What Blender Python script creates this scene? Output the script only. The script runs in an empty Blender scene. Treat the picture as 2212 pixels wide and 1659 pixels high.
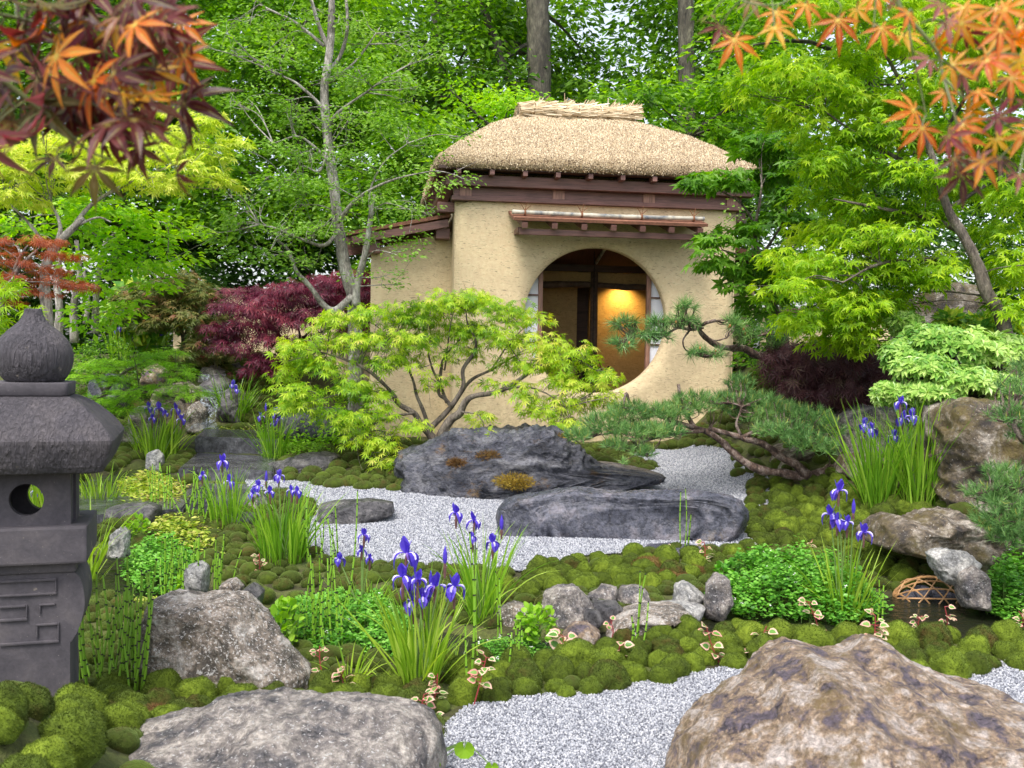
import bpy, bmesh, math, random
import numpy as np
from mathutils import Vector, Matrix
random.seed(7); RNG = np.random.default_rng(11)
SC = bpy.context.scene
COL = SC.collection
R = math.radians
# ------------------------------------------------------------------ camera
EYE, PITCH, ROLL = 1.35, R(2.1), R(1.0)
FPX = 2150.0                       # focal length in pixels of a 2211 px wide picture
def cam_basis():
    f = np.array([0, math.cos(PITCH), -math.sin(PITCH)]); r = np.array([1., 0, 0]); u = np.cross(r, f)
    c, s = math.cos(ROLL), math.sin(ROLL)
    return f, c*r+s*u, -s*r+c*u
CF, CR, CU = cam_basis()
cd = bpy.data.cameras.new('camera'); cam = bpy.data.objects.new('camera', cd); COL.objects.link(cam)
SC.camera = cam
cd.sensor_width = 36; cd.lens = 36*FPX/2211; cd.clip_start = .05; cd.clip_end = 500
cd.dof.use_dof = True; cd.dof.focus_distance = 7.5; cd.dof.aperture_fstop = 9.0
cam.matrix_world = Matrix(((CR[0], CU[0], -CF[0], 0), (CR[1], CU[1], -CF[1], 0), (CR[2], CU[2], -CF[2], EYE), (0, 0, 0, 1)))
# ------------------------------------------------------------------ world, sun, exposure
SUN_EL, SUN_AZ = R(58), R(200)
w = bpy.data.worlds.new('World'); SC.world = w; w.use_nodes = True
nt = w.node_tree; nt.nodes.clear()
wo = nt.nodes.new('ShaderNodeOutputWorld'); bg = nt.nodes.new('ShaderNodeBackground'); sk = nt.nodes.new('ShaderNodeTexSky')
sk.sky_type = 'NISHITA'; sk.sun_disc = False; sk.sun_elevation = SUN_EL; sk.sun_rotation = SUN_AZ
sk.dust_density = 3.0; sk.air_density = 1.0
hs = nt.nodes.new('ShaderNodeHueSaturation'); hs.inputs['Saturation'].default_value = .45; hs.inputs['Value'].default_value = 1.35
nt.links.new(sk.outputs[0], hs.inputs['Color']); nt.links.new(hs.outputs[0], bg.inputs[0])
bg.inputs[1].default_value = .15; nt.links.new(bg.outputs[0], wo.inputs[0])
sl = bpy.data.lights.new('sun', 'SUN'); sun = bpy.data.objects.new('sun', sl); COL.objects.link(sun)
sl.energy = 2.0; sl.angle = R(16); sl.color = (1, .95, .88)
sd = Vector((math.sin(SUN_AZ)*math.cos(SUN_EL), math.cos(SUN_AZ)*math.cos(SUN_EL), math.sin(SUN_EL)))
sun.rotation_euler = sd.to_track_quat('Z', 'Y').to_euler()
SC.view_settings.view_transform = 'Standard'; SC.view_settings.look = 'None'
SC.view_settings.exposure = .72; SC.view_settings.gamma = 1
# ------------------------------------------------------------------ helpers
def ray(px, py): return CF + CR*(px-1105.5)/FPX - CU*(py-829.5)/FPX
CAMP = np.array([0, 0, EYE])
def P(px, py, d):
    r = ray(px, py); return CAMP + r*d/r[1]
def sstep(a, b, x):
    t = np.clip((x-a)/(b-a), 0, 1); return t*t*(3-2*t)
def gauss(x, y, cx, cy, sx, sy): return np.exp(-((x-cx)/sx)**2-((y-cy)/sy)**2)
def gb(x, y):
    """bank height before the stream is cut"""
    z = .07*np.clip(y-4, 0, 6)
    z = z + .50*gauss(x, y, -1.38, 2.25, .42, .75)
    z = z + .75*sstep(9.6, 12.2, y)*sstep(-1.4, -2.6, x)
    z = z + .62*sstep(6.6, 9.0, y)*sstep(1.5, 2.6, x)
    z = z + .30*sstep(4.9, 6.6, y)*sstep(1.9, 2.9, x)
    z = z + .14*gauss(x, y, -.95, 8.5, .9, .7)
    return z
_DS = np.arange(1.5, 40, .03)
def G(px, py, zoff=0):
    r = ray(px, py); r = r/r[1]; p = CAMP+r*_DS[:, None]; i = np.where(p[:, 2] < gb(p[:, 0], p[:, 1])+zoff)[0]
    if len(i) == 0: return CAMP+r*40
    b = _DS[i[0]]; p = CAMP+r*np.linspace(b-.03, b, 25)[:, None]; j = np.where(p[:, 2] < gb(p[:, 0], p[:, 1])+zoff)[0]
    return p[j[0]] if len(j) else p[-1]
_rg = np.random.default_rng(5)
_perm = _rg.permutation(256); _perm = np.concatenate([_perm]*3)
_grad = _rg.normal(size=(256, 3)); _grad /= np.linalg.norm(_grad, axis=1)[:, None]
def perlin(p):
    p = np.asarray(p, float); i = np.floor(p).astype(int); f = p-i; u = f*f*f*(f*(f*6-15)+10); i &= 255
    out = 0
    for dx in (0, 1):
        for dy in (0, 1):
            for dz in (0, 1):
                h = _perm[_perm[_perm[(i[:, 0]+dx) & 255]+((i[:, 1]+dy) & 255)]+((i[:, 2]+dz) & 255)]
                g = _grad[h]; v = (f-np.array([dx, dy, dz])); dd = (g*v).sum(1)
                wx = u[:, 0] if dx else 1-u[:, 0]; wy = u[:, 1] if dy else 1-u[:, 1]; wz = u[:, 2] if dz else 1-u[:, 2]
                out = out+dd*wx*wy*wz
    return out
def fbm(p, octv=4, ridge=False):
    s = 0; a = 1
    for o in range(octv):
        n = perlin(p*(2**o)+o*17.3)
        s = s+a*((.35-np.abs(n))*1.2 if ridge else n); a *= .5
    return s
def unit(v): return v/np.maximum(np.linalg.norm(v, axis=-1, keepdims=True), 1e-9)
def wloc(o):
    l = np.zeros(3)
    while o is not None: l = l+np.array(o.location); o = o.parent
    return l
class MB:
    """collects vertices and faces, links them as ONE mesh object"""
    def __init__(s): s.V = []; s.F = []; s.M = []; s.n = 0
    def add(s, V, F, m=0):
        V = np.asarray(V, float); s.V.append(V)
        if isinstance(F, np.ndarray): F = [F]
        else:
            by = {}
            for f in F: by.setdefault(len(f), []).append(f)
            F = [np.array(v) for v in by.values()]
        for f in F: s.F.append(f+s.n); s.M.append(m)
        s.n += len(V)
        return s
    def build(s, name, mats, parent=None, loc=None, smooth=False):
        V = np.concatenate(s.V)
        if loc is None: loc = np.zeros(3)
        loc = np.asarray(loc, float)
        base = loc if parent is None else wloc(parent)
        V = V-base
        me = bpy.data.meshes.new(name); me.vertices.add(len(V)); me.vertices.foreach_set('co', V.astype(np.float32).ravel())
        lt = np.concatenate([np.full(len(f), f.shape[1]) for f in s.F]); li = np.concatenate([f.ravel() for f in s.F])
        mi = np.concatenate([np.full(len(f), m) for f, m in zip(s.F, s.M)])
        me.loops.add(len(li)); me.loops.foreach_set('vertex_index', li.astype(np.int32))
        me.polygons.add(len(lt)); st = np.concatenate([[0], np.cumsum(lt)[:-1]])
        me.polygons.foreach_set('loop_start', st.astype(np.int32)); me.polygons.foreach_set('loop_total', lt.astype(np.int32))
        me.polygons.foreach_set('material_index', mi.astype(np.int32))
        me.polygons.foreach_set('use_smooth', np.full(len(lt), smooth))
        me.update(calc_edges=True)
        if not isinstance(mats, (list, tuple)): mats = [mats]
        for m in mats: me.materials.append(m)
        o = bpy.data.objects.new(name, me); COL.objects.link(o)
        if parent is not None: o.parent = parent
        else: o.location = Vector(loc)
        return o
def tag(o, label=None, cat=None, group=None, kind=None):
    if label: o['label'] = label
    if cat: o['category'] = cat
    if group: o['group'] = group
    if kind: o['kind'] = kind
    return o
def thing(name, label, cat, loc, group=None):
    o = bpy.data.objects.new(name, None); COL.objects.link(o); o.location = Vector([float(v) for v in loc]); o.empty_display_size = .1
    return tag(o, label, cat, group)
def dup(o, parent=None):
    c = o.copy(); COL.objects.link(c); c.parent = parent
    for ch in list(o.children): dup(ch, c)
    return c
def box(mb, c, s, axes=None, m=0, bev=0.0):
    c = np.asarray(c, float); h = np.asarray(s, float)/2
    if axes is None: axes = np.eye(3)
    if bev <= 0:
        q = np.array([[-1, -1, -1], [1, -1, -1], [1, 1, -1], [-1, 1, -1], [-1, -1, 1], [1, -1, 1], [1, 1, 1], [-1, 1, 1]])
        V = c+(q*h)@axes
        F = np.array([[0, 3, 2, 1], [4, 5, 6, 7], [0, 1, 5, 4], [1, 2, 6, 5], [2, 3, 7, 6], [3, 0, 4, 7]])
        mb.add(V, F, m); return
    bm = bmesh.new(); bmesh.ops.create_cube(bm, size=1)
    for v in bm.verts: v.co = Vector((v.co[0]*2*h[0], v.co[1]*2*h[1], v.co[2]*2*h[2]))
    bmesh.ops.bevel(bm, geom=bm.edges[:], offset=bev, segments=2, affect='EDGES', profile=.6)
    bm.verts.ensure_lookup_table()
    V = np.array([v.co[:] for v in bm.verts]); F = [[v.index for v in f.verts] for f in bm.faces]; bm.free()
    mb.add(c+V@axes, F, m)
def tube(mb, pts, rad, seg=6, m=0, cap=True, rough=0):
    pts = np.asarray(pts, float); n = len(pts); rad = np.broadcast_to(np.asarray(rad, float), (n,))
    T = unit(np.gradient(pts, axis=0)); up = np.array([0, 0, 1.]) if abs(T[0][2]) < .9 else np.array([1., 0, 0])
    X = unit(np.cross(T[0], up)); xs = []
    for t in T:
        X = X-t*np.dot(X, t); X = X/max(np.linalg.norm(X), 1e-9); xs.append(X)
    X = np.array(xs); Y = np.cross(T, X); a = np.arange(seg)*2*np.pi/seg
    rr = rad[:, None]*np.ones(seg)
    if rough:
        q = (pts[:, None, :]+(np.cos(a)[None, :, None]*X[:, None, :]+np.sin(a)[None, :, None]*Y[:, None, :])*rad[:, None, None])
        rr = rr*(1+rough*fbm(q.reshape(-1, 3)*9, 3).reshape(n, seg))
    V = pts[:, None, :]+(np.cos(a)[None, :, None]*X[:, None, :]+np.sin(a)[None, :, None]*Y[:, None, :])*rr[:, :, None]
    i = np.arange(n-1)[:, None]*seg; j = np.arange(seg)[None, :]; k = (j+1) % seg
    F = np.stack([i+j, i+k, i+seg+k, i+seg+j], -1).reshape(-1, 4)
    fs = [F]
    if cap:
        c = np.array([list(range(seg))[::-1], list(range((n-1)*seg, n*seg))]); fs.append(c)
    V = V.reshape(-1, 3); mb.V.append(V)
    for f in fs: mb.F.append(f+mb.n); mb.M.append(m)
    mb.n += len(V)
def curve(pts, n=8):
    """Catmull-Rom through points (any number of columns)"""
    p = np.asarray(pts, float)
    if len(p) < 3:
        t = np.linspace(0, 1, n)[:, None]; return p[0]*(1-t)+p[-1]*t
    q = np.vstack([2*p[0]-p[1], p, 2*p[-1]-p[-2]]); out = []
    for i in range(1, len(q)-2):
        t = np.linspace(0, 1, n, endpoint=False)[:, None]
        out.append(.5*((2*q[i])+(-q[i-1]+q[i+1])*t+(2*q[i-1]-5*q[i]+4*q[i+1]-q[i+2])*t*t+(-q[i-1]+3*q[i]-3*q[i+1]+q[i+2])*t**3))
    out.append(p[-1:]); return np.vstack(out)
def scatter(mb, tpl, pos, fwd, up, scl, m=0):
    TV, TF = tpl; pos = np.asarray(pos, float); N = len(pos)
    if N == 0: return
    f = unit(np.asarray(fwd, float)); x = unit(np.cross(f, up)); z = np.cross(x, f)
    B = np.stack([x, f, z], 1)*np.asarray(scl, float).reshape(-1, 1, 1)
    V = np.einsum('kj,njc->nkc', TV, B)+pos[:, None, :]
    k = len(TV)
    for F in TF:
        FF = (F[None]+(np.arange(N)*k)[:, None, None]).reshape(-1, F.shape[1])
        mb.F.append(FF+mb.n); mb.M.append(m)
    mb.V.append(V.reshape(-1, 3)); mb.n += N*k
def rnd(n, s=1.): return RNG.normal(size=(n, 3))*s
def ball(n):
    v = unit(RNG.normal(size=(n, 3))); return v*(RNG.random((n, 1))**.4)
_ico = {}
def ico(l):
    if l not in _ico:
        bm = bmesh.new(); bmesh.ops.create_icosphere(bm, subdivisions=l, radius=1); bm.verts.ensure_lookup_table()
        _ico[l] = (np.array([v.co[:] for v in bm.verts]), np.array([[v.index for v in f.verts] for f in bm.faces])); bm.free()
    return _ico[l]
def inpoly(x, y, poly):
    poly = np.asarray(poly); r = np.zeros(np.shape(x), bool); j = len(poly)-1
    for i in range(len(poly)):
        xi, yi = poly[i][:2]; xj, yj = poly[j][:2]
        c = ((yi > y) != (yj > y)) & (x < (xj-xi)*(y-yi)/((yj-yi)+1e-12)+xi); r ^= c; j = i
    return r
def pdist(x, y, poly):
    d = np.full(np.shape(x), 1e9); poly = np.asarray(poly); n = len(poly)
    for i in range(n):
        a = poly[i][:2]; b = poly[(i+1) % n][:2]; ab = b-a
        t = np.clip(((x-a[0])*ab[0]+(y-a[1])*ab[1])/(ab@ab+1e-12), 0, 1)
        d = np.minimum(d, np.hypot(x-a[0]-t*ab[0], y-a[1]-t*ab[1]))
    return np.where(inpoly(x, y, poly), d, -d)
# ------------------------------------------------------------------ materials
def newmat(name):
    m = bpy.data.materials.new(name); m.use_nodes = True; nt = m.node_tree; b = nt.nodes['Principled BSDF']
    return m, nt, b
def nd(nt, typ, **kw):
    n = nt.nodes.new(typ)
    for k, v in kw.items():
        if hasattr(n, k) and not k[0].isupper(): setattr(n, k, v)
        else: n.inputs[k.replace('_', ' ')].default_value = v
    return n
def ramp(nt, fac, cols, pos=None, interp='LINEAR'):
    r = nt.nodes.new('ShaderNodeValToRGB'); e = r.color_ramp.elements; r.color_ramp.interpolation = interp
    n = len(cols); pos = pos or [i/(n-1) for i in range(n)]
    while len(e) < n: e.new(.5)
    for i in range(n):
        e[i].position = pos[i]; c = cols[i]; e[i].color = (*c, 1) if not isinstance(c, (int, float)) else (c, c, c, 1)
    nt.links.new(fac, r.inputs[0]); return r.outputs[0]
def mixc(nt, f, a, b, mode='MIX'):
    n = nt.nodes.new('ShaderNodeMix'); n.data_type = 'RGBA'; n.blend_type = mode
    for s, v in ((0, f), (6, a), (7, b)):
        if hasattr(v, 'is_output'): nt.links.new(v, n.inputs[s])
        else: n.inputs[s].default_value = (*v, 1) if isinstance(v, tuple) else v
    return n.outputs[2]
def bump(nt, b, h, s, dist=.01):
    n = nt.nodes.new('ShaderNodeBump'); n.inputs['Strength'].default_value = s; n.inputs['Distance'].default_value = dist
    nt.links.new(h, n.inputs['Height']); nt.links.new(n.outputs[0], b.inputs['Normal']); return n
def objco(nt, scale=None):
    t = nt.nodes.new('ShaderNodeTexCoord').outputs['Object']
    if scale:
        m = nt.nodes.new('ShaderNodeMapping'); m.inputs['Scale'].default_value = scale; nt.links.new(t, m.inputs[0]); t = m.outputs[0]
    return t
def noise(nt, co, scale, detail=5, dist=0, rough=.6):
    n = nd(nt, 'ShaderNodeTexNoise', Scale=scale, Detail=detail, Distortion=dist, Roughness=rough); nt.links.new(co, n.inputs['Vector']); return n.outputs[0]
def plain(name, col, rough=.6, metal=0, var=.15, bs=.3, scale=20, stretch=None):
    m, nt, b = newmat(name); co = objco(nt, stretch); n = noise(nt, co, scale, 6)
    c2 = tuple(min(1, c*(1+var*1.6)) for c in col); c1 = tuple(c*(1-var*1.6) for c in col)
    nt.links.new(ramp(nt, n, [c1, col, c2], [.25, .5, .75]), b.inputs['Base Color'])
    b.inputs['Roughness'].default_value = rough; b.inputs['Metallic'].default_value = metal
    bump(nt, b, n, bs, .004); return m
def leafmat(name, cols, trans=.45, rough=.45, pos=None, nscale=1.3, tcol=None):
    m, nt, b = newmat(name)
    g = nt.nodes.new('ShaderNodeNewGeometry'); n = noise(nt, g.outputs['Position'], nscale, 2)
    mm = nd(nt, 'ShaderNodeMath', operation='MULTIPLY_ADD'); nt.links.new(n, mm.inputs[0]); mm.inputs[1].default_value = 1.1
    ma = nd(nt, 'ShaderNodeMath', operation='MULTIPLY_ADD'); nt.links.new(g.outputs['Random Per Island'], ma.inputs[0]); ma.inputs[1].default_value = .62; ma.inputs[2].default_value = -.36
    nt.links.new(ma.outputs[0], mm.inputs[2])
    c = ramp(nt, mm.outputs[0], cols, pos)
    nt.links.new(c, b.inputs['Base Color']); b.inputs['Roughness'].default_value = rough
    b.inputs['Specular IOR Level'].default_value = .35
    t = nt.nodes.new('ShaderNodeBsdfTranslucent')
    hsv = nd(nt, 'ShaderNodeHueSaturation', Saturation=1.15, Value=1.5); nt.links.new(c, hsv.inputs['Color']); nt.links.new(hsv.outputs[0], t.inputs[0])
    mx = nt.nodes.new('ShaderNodeMixShader'); mx.inputs[0].default_value = trans
    nt.links.new(b.outputs[0], mx.inputs[1]); nt.links.new(t.outputs[0], mx.inputs[2])
    nt.links.new(mx.outputs[0], nt.nodes['Material Output'].inputs[0]); return m
def rockmat(name, c1, c2, c3, rough=.6, scale=5, stretch=(1, 1, 1), moss=None, mossamt=.5, speck=(.6, .6, .6), speckamt=.64, bs=.9):
    m, nt, b = newmat(name); co = objco(nt, stretch)
    n1 = noise(nt, co, scale, 9, .35, .68); n2 = noise(nt, co, scale*7, 7, .2, .75)
    c = ramp(nt, n1, [c1, c1, c2, c3], [0, .41, .50, .60])
    c = mixc(nt, .85, c, ramp(nt, n2, [.12, .5, 1.], [.32, .5, .68]), 'OVERLAY')
    wv = nd(nt, 'ShaderNodeTexNoise', Scale=scale*1.3, Detail=4); nt.links.new(co, wv.inputs['Vector']); dv = nt.nodes.new('ShaderNodeVectorMath'); dv.operation = 'MULTIPLY_ADD'
    nt.links.new(wv.outputs['Color'], dv.inputs[0]); dv.inputs[1].default_value = (.16, .16, .16); nt.links.new(co, dv.inputs[2])
    vo = nd(nt, 'ShaderNodeTexVoronoi', Scale=scale*.8); vo.feature = 'DISTANCE_TO_EDGE'; nt.links.new(dv.outputs[0], vo.inputs['Vector'])
    crk = ramp(nt, vo.outputs[0], [0., 1.], [0, .035]); crm = nd(nt, 'ShaderNodeMath', operation='MAXIMUM'); nt.links.new(crk, crm.inputs[0]); nt.links.new(ramp(nt, n1, [0., 1.], [.34, .46]), crm.inputs[1]); crk = crm.outputs[0]
    c = mixc(nt, crk, tuple(x*.35 for x in c1), c)
    n3 = noise(nt, co, scale*11, 4, .8, .6)
    sp = ramp(nt, n3, [0., 1.], [speckamt, speckamt+.05]); c = mixc(nt, sp, c, speck)
    if moss:
        n4 = noise(nt, co, scale*.6, 10, .25, .78); mk = ramp(nt, n4, [0., .9], [mossamt-.02, mossamt+.10])
        mc = ramp(nt, n2, [moss[0], moss[1]], [.35, .7]); c = mixc(nt, mk, c, mc)
    nt.links.new(c, b.inputs['Base Color']); nt.links.new(ramp(nt, n2, [rough-.15, rough+.15], [.3, .7]), b.inputs['Roughness'])
    ad = nd(nt, 'ShaderNodeMath', operation='MULTIPLY_ADD'); nt.links.new(n2, ad.inputs[0]); ad.inputs[1].default_value = .35; nt.links.new(n1, ad.inputs[2])
    a2 = nd(nt, 'ShaderNodeMath', operation='MULTIPLY_ADD'); nt.links.new(crk, a2.inputs[0]); a2.inputs[1].default_value = .18; nt.links.new(ad.outputs[0], a2.inputs[2])
    bump(nt, b, a2.outputs[0], bs, .045); return m
M = {}
# ------------------------------------------------------------------ ground
G_NEAR = [(940, 1640), (955, 1575), (1010, 1527), (1100, 1508), (1330, 1492), (1400, 1466), (1600, 1440), (1750, 1452), (2020, 1452), (2110, 1440), (2211, 1425), (2560, 1420), (2560, 1900), (880, 1900), (880, 1700)]
G_MID = [(530, 1040), (560, 1030), (640, 1040), (720, 1050), (860, 1060), (1000, 1060), (1170, 1055), (1340, 1030), (1430, 1010), (1360, 985), (1420, 972), (1500, 962), (1570, 972), (1660, 1035), (1650, 1165), (1560, 1185), (1400, 1192), (1250, 1202), (1170, 1222), (1130, 1235), (1000, 1230), (900, 1222), (790, 1218), (700, 1200), (660, 1180), (650, 1130), (690, 1095), (640, 1070), (540, 1055)]
ST_R = [(2420, 1270), (2211, 1270), (2120, 1250), (2080, 1236), (1960, 1240), (1910, 1272), (1750, 1285), (1620, 1290), (1520, 1285), (1440, 1300), (1340, 1335), (1200, 1360), (1060, 1360), (900, 1330), (700, 1260), (560, 1300), (420, 1230), (330, 1190), (260, 1180), (120, 1180), (120, 1260), (330, 1300), (560, 1360), (700, 1400), (900, 1430), (1100, 1435), (1250, 1410), (1330, 1385), (1480, 1358), (1650, 1362), (1850, 1372), (2000, 1378), (2211, 1378), (2420, 1378)]
ST_L = [(150, 1030), (300, 1000), (330, 960), (400, 900), (470, 905), (400, 950), (360, 1010), (390, 1035), (420, 1050), (380, 1090), (300, 1120), (150, 1125)]
def wpoly(p, z=0): return np.array([G(a, b)[:2] for a, b in p])
PAVE = [[(420, 975), (600, 980), (590, 945), (440, 940)], [(385, 1035), (590, 1040), (600, 985), (425, 980)], [(150, 1140), (395, 1112), (430, 1046), (150, 1062)], [(400, 1112), (560, 1098), (545, 1045), (434, 1044)]]
WPV = [wpoly(p) for p in PAVE]
WR, WL, WG1, WG2 = wpoly(ST_R), wpoly(ST_L), wpoly(G_NEAR), wpoly(G_MID)
def gz(x, y):
    z = gb(x, y)
    z = z-.13*sstep(-.02, .10, pdist(x, y, WR))-.09*sstep(-.02, .12, pdist(x, y, WL))
    return z
def axis(a, b, c, d, fine, coarse):
    return np.concatenate([np.arange(a, b, coarse), np.arange(b, c, fine), np.arange(c, d+coarse, coarse)])
gx = axis(-22, -3.6, 4.2, 22, .036, .7); gy = axis(0, 2.0, 10.6, 46, .036, .7)
X, Y = np.meshgrid(gx, gy); sh = X.shape; xf, yf = X.ravel(), Y.ravel(); Z = gz(xf, yf)
pg = np.stack([xf, yf, Z*0], 1)
ing = np.maximum(pdist(xf, yf, WG1), pdist(xf, yf, WG2))
Z = Z+np.where(ing > -.03, 0, 1)*(.02*fbm(pg*4, 3)+.012*fbm(pg*17, 2))-.006
i = np.arange(sh[0]-1)[:, None]*sh[1]; j = np.arange(sh[1]-1)[None, :]
F = np.stack([i+j, i+j+1, i+sh[1]+j+1, i+sh[1]+j], -1).reshape(-1, 4)
m, nt, b = newmat('mossy_soil'); co = objco(nt)
n1 = noise(nt, co, 3.5, 6, .5); n2 = noise(nt, co, 60, 4)
c = ramp(nt, n1, [(.035, .028, .016), (.05, .05, .014), (.085, .10, .02), (.05, .075, .012)], [.3, .45, .55, .7])
c = mixc(nt, .5, c, ramp(nt, n2, [.25, .5, .8], [.3, .5, .7]), 'OVERLAY'); nt.links.new(c, b.inputs['Base Color']); b.inputs['Roughness'].default_value = .9
bump(nt, b, n2, .8, .02); M['soil'] = m
tag(MB().add(np.stack([xf, yf, Z], 1), F).build('ground', M['soil'], smooth=True), kind='structure')
# gravel: grey sheet and real pebbles on it
m, nt, b = newmat('pebble_grey'); oi = nt.nodes.new('ShaderNodeObjectInfo')
nt.links.new(ramp(nt, oi.outputs['Random'], [(.10, .105, .13), (.24, .25, .285), (.34, .35, .385), (.52, .52, .54)], [0, .3, .6, 1]), b.inputs['Base Color']); b.inputs['Roughness'].default_value = .75
M['pebble'] = m
M['gravel_bed'] = plain('gravel_bed', (.20, .21, .24), .9, var=.3, scale=90, bs=1)
def gravel(poly, spacing, label, r, ext):
    x0, y0 = poly.min(0); x1, y1 = poly.max(0); x0 = max(x0, ext[0]); x1 = min(x1, ext[1]); y0 = max(y0, ext[2])
    a = np.arange(x0, x1, .03); bb = np.arange(y0, y1, .03); A, B = np.meshgrid(a, bb); n = A.shape
    ok = (pdist(A.ravel(), B.ravel(), poly) > -.005).reshape(n)
    fi, fj = np.where(ok[:-1, :-1] & ok[1:, 1:] & ok[:-1, 1:] & ok[1:, :-1]); q = fi*n[1]+fj
    V = np.stack([A.ravel(), B.ravel(), gb(A.ravel(), B.ravel())+.004], 1)
    bed = MB().add(V, np.stack([q, q+1, q+n[1]+1, q+n[1]], -1)).build('gravel_bed', M['gravel_bed'])
    tag(bed, kind='structure')
    a = np.arange(x0, x1, spacing); bb = np.arange(y0, y1, spacing); A, B = np.meshgrid(a, bb); A = A.ravel(); B = B.ravel()
    A = A+RNG.uniform(-.5, .5, len(A))*spacing; B = B+RNG.uniform(-.5, .5, len(B))*spacing
    d = pdist(A, B, poly); k = (d > -.01+.012*RNG.random(len(A)))
    pz = np.stack([A*2, B*2, A*0], 1)[k]
    A, B = A[k], B[k]; Zg = gb(A, B)+.006+.5*r*RNG.random(len(A))
    me = bpy.data.meshes.new('gravel'); me.vertices.add(len(A)); me.vertices.foreach_set('co', np.stack([A, B, Zg], 1).astype(np.float32).ravel()); me.materials.append(M['pebble'])
    o = bpy.data.objects.new('gravel', me); COL.objects.link(o); tag(o, label, 'gravel', kind='stuff')
    ng = bpy.data.node_groups.new('pebbles', 'GeometryNodeTree')
    ng.interface.new_socket('Geometry', in_out='INPUT', socket_type='NodeSocketGeometry'); ng.interface.new_socket('Geometry', in_out='OUTPUT', socket_type='NodeSocketGeometry')
    gi = ng.nodes.new('NodeGroupInput'); go = ng.nodes.new('NodeGroupOutput')
    ip = ng.nodes.new('GeometryNodeInstanceOnPoints'); ic = ng.nodes.new('GeometryNodeMeshIcoSphere'); ic.inputs['Radius'].default_value = r; ic.inputs['Subdivisions'].default_value = 1
    sm = ng.nodes.new('GeometryNodeSetMaterial'); sm.inputs['Material'].default_value = M['pebble']
    rr = ng.nodes.new('FunctionNodeRandomValue'); rr.data_type = 'FLOAT_VECTOR'; rr.inputs[0].default_value = (0, 0, 0); rr.inputs[1].default_value = (6.28, 6.28, 6.28)
    rs = ng.nodes.new('FunctionNodeRandomValue'); rs.data_type = 'FLOAT_VECTOR'; rs.inputs[0].default_value = (.55, .55, .45); rs.inputs[1].default_value = (1.35, 1.2, .95)
    L = ng.links.new; L(gi.outputs[0], ip.inputs['Points']); L(ic.outputs[0], sm.inputs[0]); L(sm.outputs[0], ip.inputs['Instance'])
    L(rr.outputs[0], ip.inputs['Rotation']); L(rs.outputs[0], ip.inputs['Scale']); L(ip.outputs[0], go.inputs[0])
    mod = o.modifiers.new('pebbles', 'NODES'); mod.node_group = ng
gravel(WG1, .0078, 'pale grey granite gravel at the front between the two big front boulders', .0052, (-.5, 2.2, 2.1))
gravel(WG2, .0095, 'pale grey granite gravel sweeping round the two blue slabs before the tea house', .0060, (-4, 4, 2))
# water
m, nt, b = newmat('stream_water'); co = objco(nt, (1, 1.6, 1))
b.inputs['Base Color'].default_value = (.035, .04, .022, 1); b.inputs['Roughness'].default_value = .03; b.inputs['Specular IOR Level'].default_value = .9
b.inputs['Transmission Weight'].default_value = .55; b.inputs['IOR'].default_value = 1.33
bump(nt, b, noise(nt, co, 9, 4, 1.4), .5, .03); M['water'] = m
def water(poly, z, name, ys):
    V = []; Fs = []
    bm = bmesh.new(); vs = [bm.verts.new((p[0], p[1], z(p[1]))) for p in poly]
    bm.faces.new(vs); bmesh.ops.triangulate(bm, faces=bm.faces[:]); bm.verts.index_update()
    V = np.array([v.co[:] for v in bm.verts]); Fs = [[v.index for v in f.verts] for f in bm.faces]; bm.free()
    tag(MB().add(V, Fs).build(name, M['water']), kind='structure')
def grow(poly, d):
    c = poly; n = len(poly); out = []
    a2 = sum(poly[i][0]*poly[(i+1) % n][1]-poly[(i+1) % n][0]*poly[i][1] for i in range(n)); s = 1 if a2 > 0 else -1
    for i in range(n):
        e = poly[(i+1) % n]-poly[i-1]; nn = np.array([e[1], -e[0]])*s/max(np.hypot(*e), 1e-6); out.append(poly[i]+nn*d)
    return np.array(out)
water(grow(WR, .05), lambda y: .07*max(y-4, 0)-.045, 'stream_water', None)
water(grow(WL, .05), lambda y: .07*min(max(y-4, 0), 6)-.035, 'pool_water', None)
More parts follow.
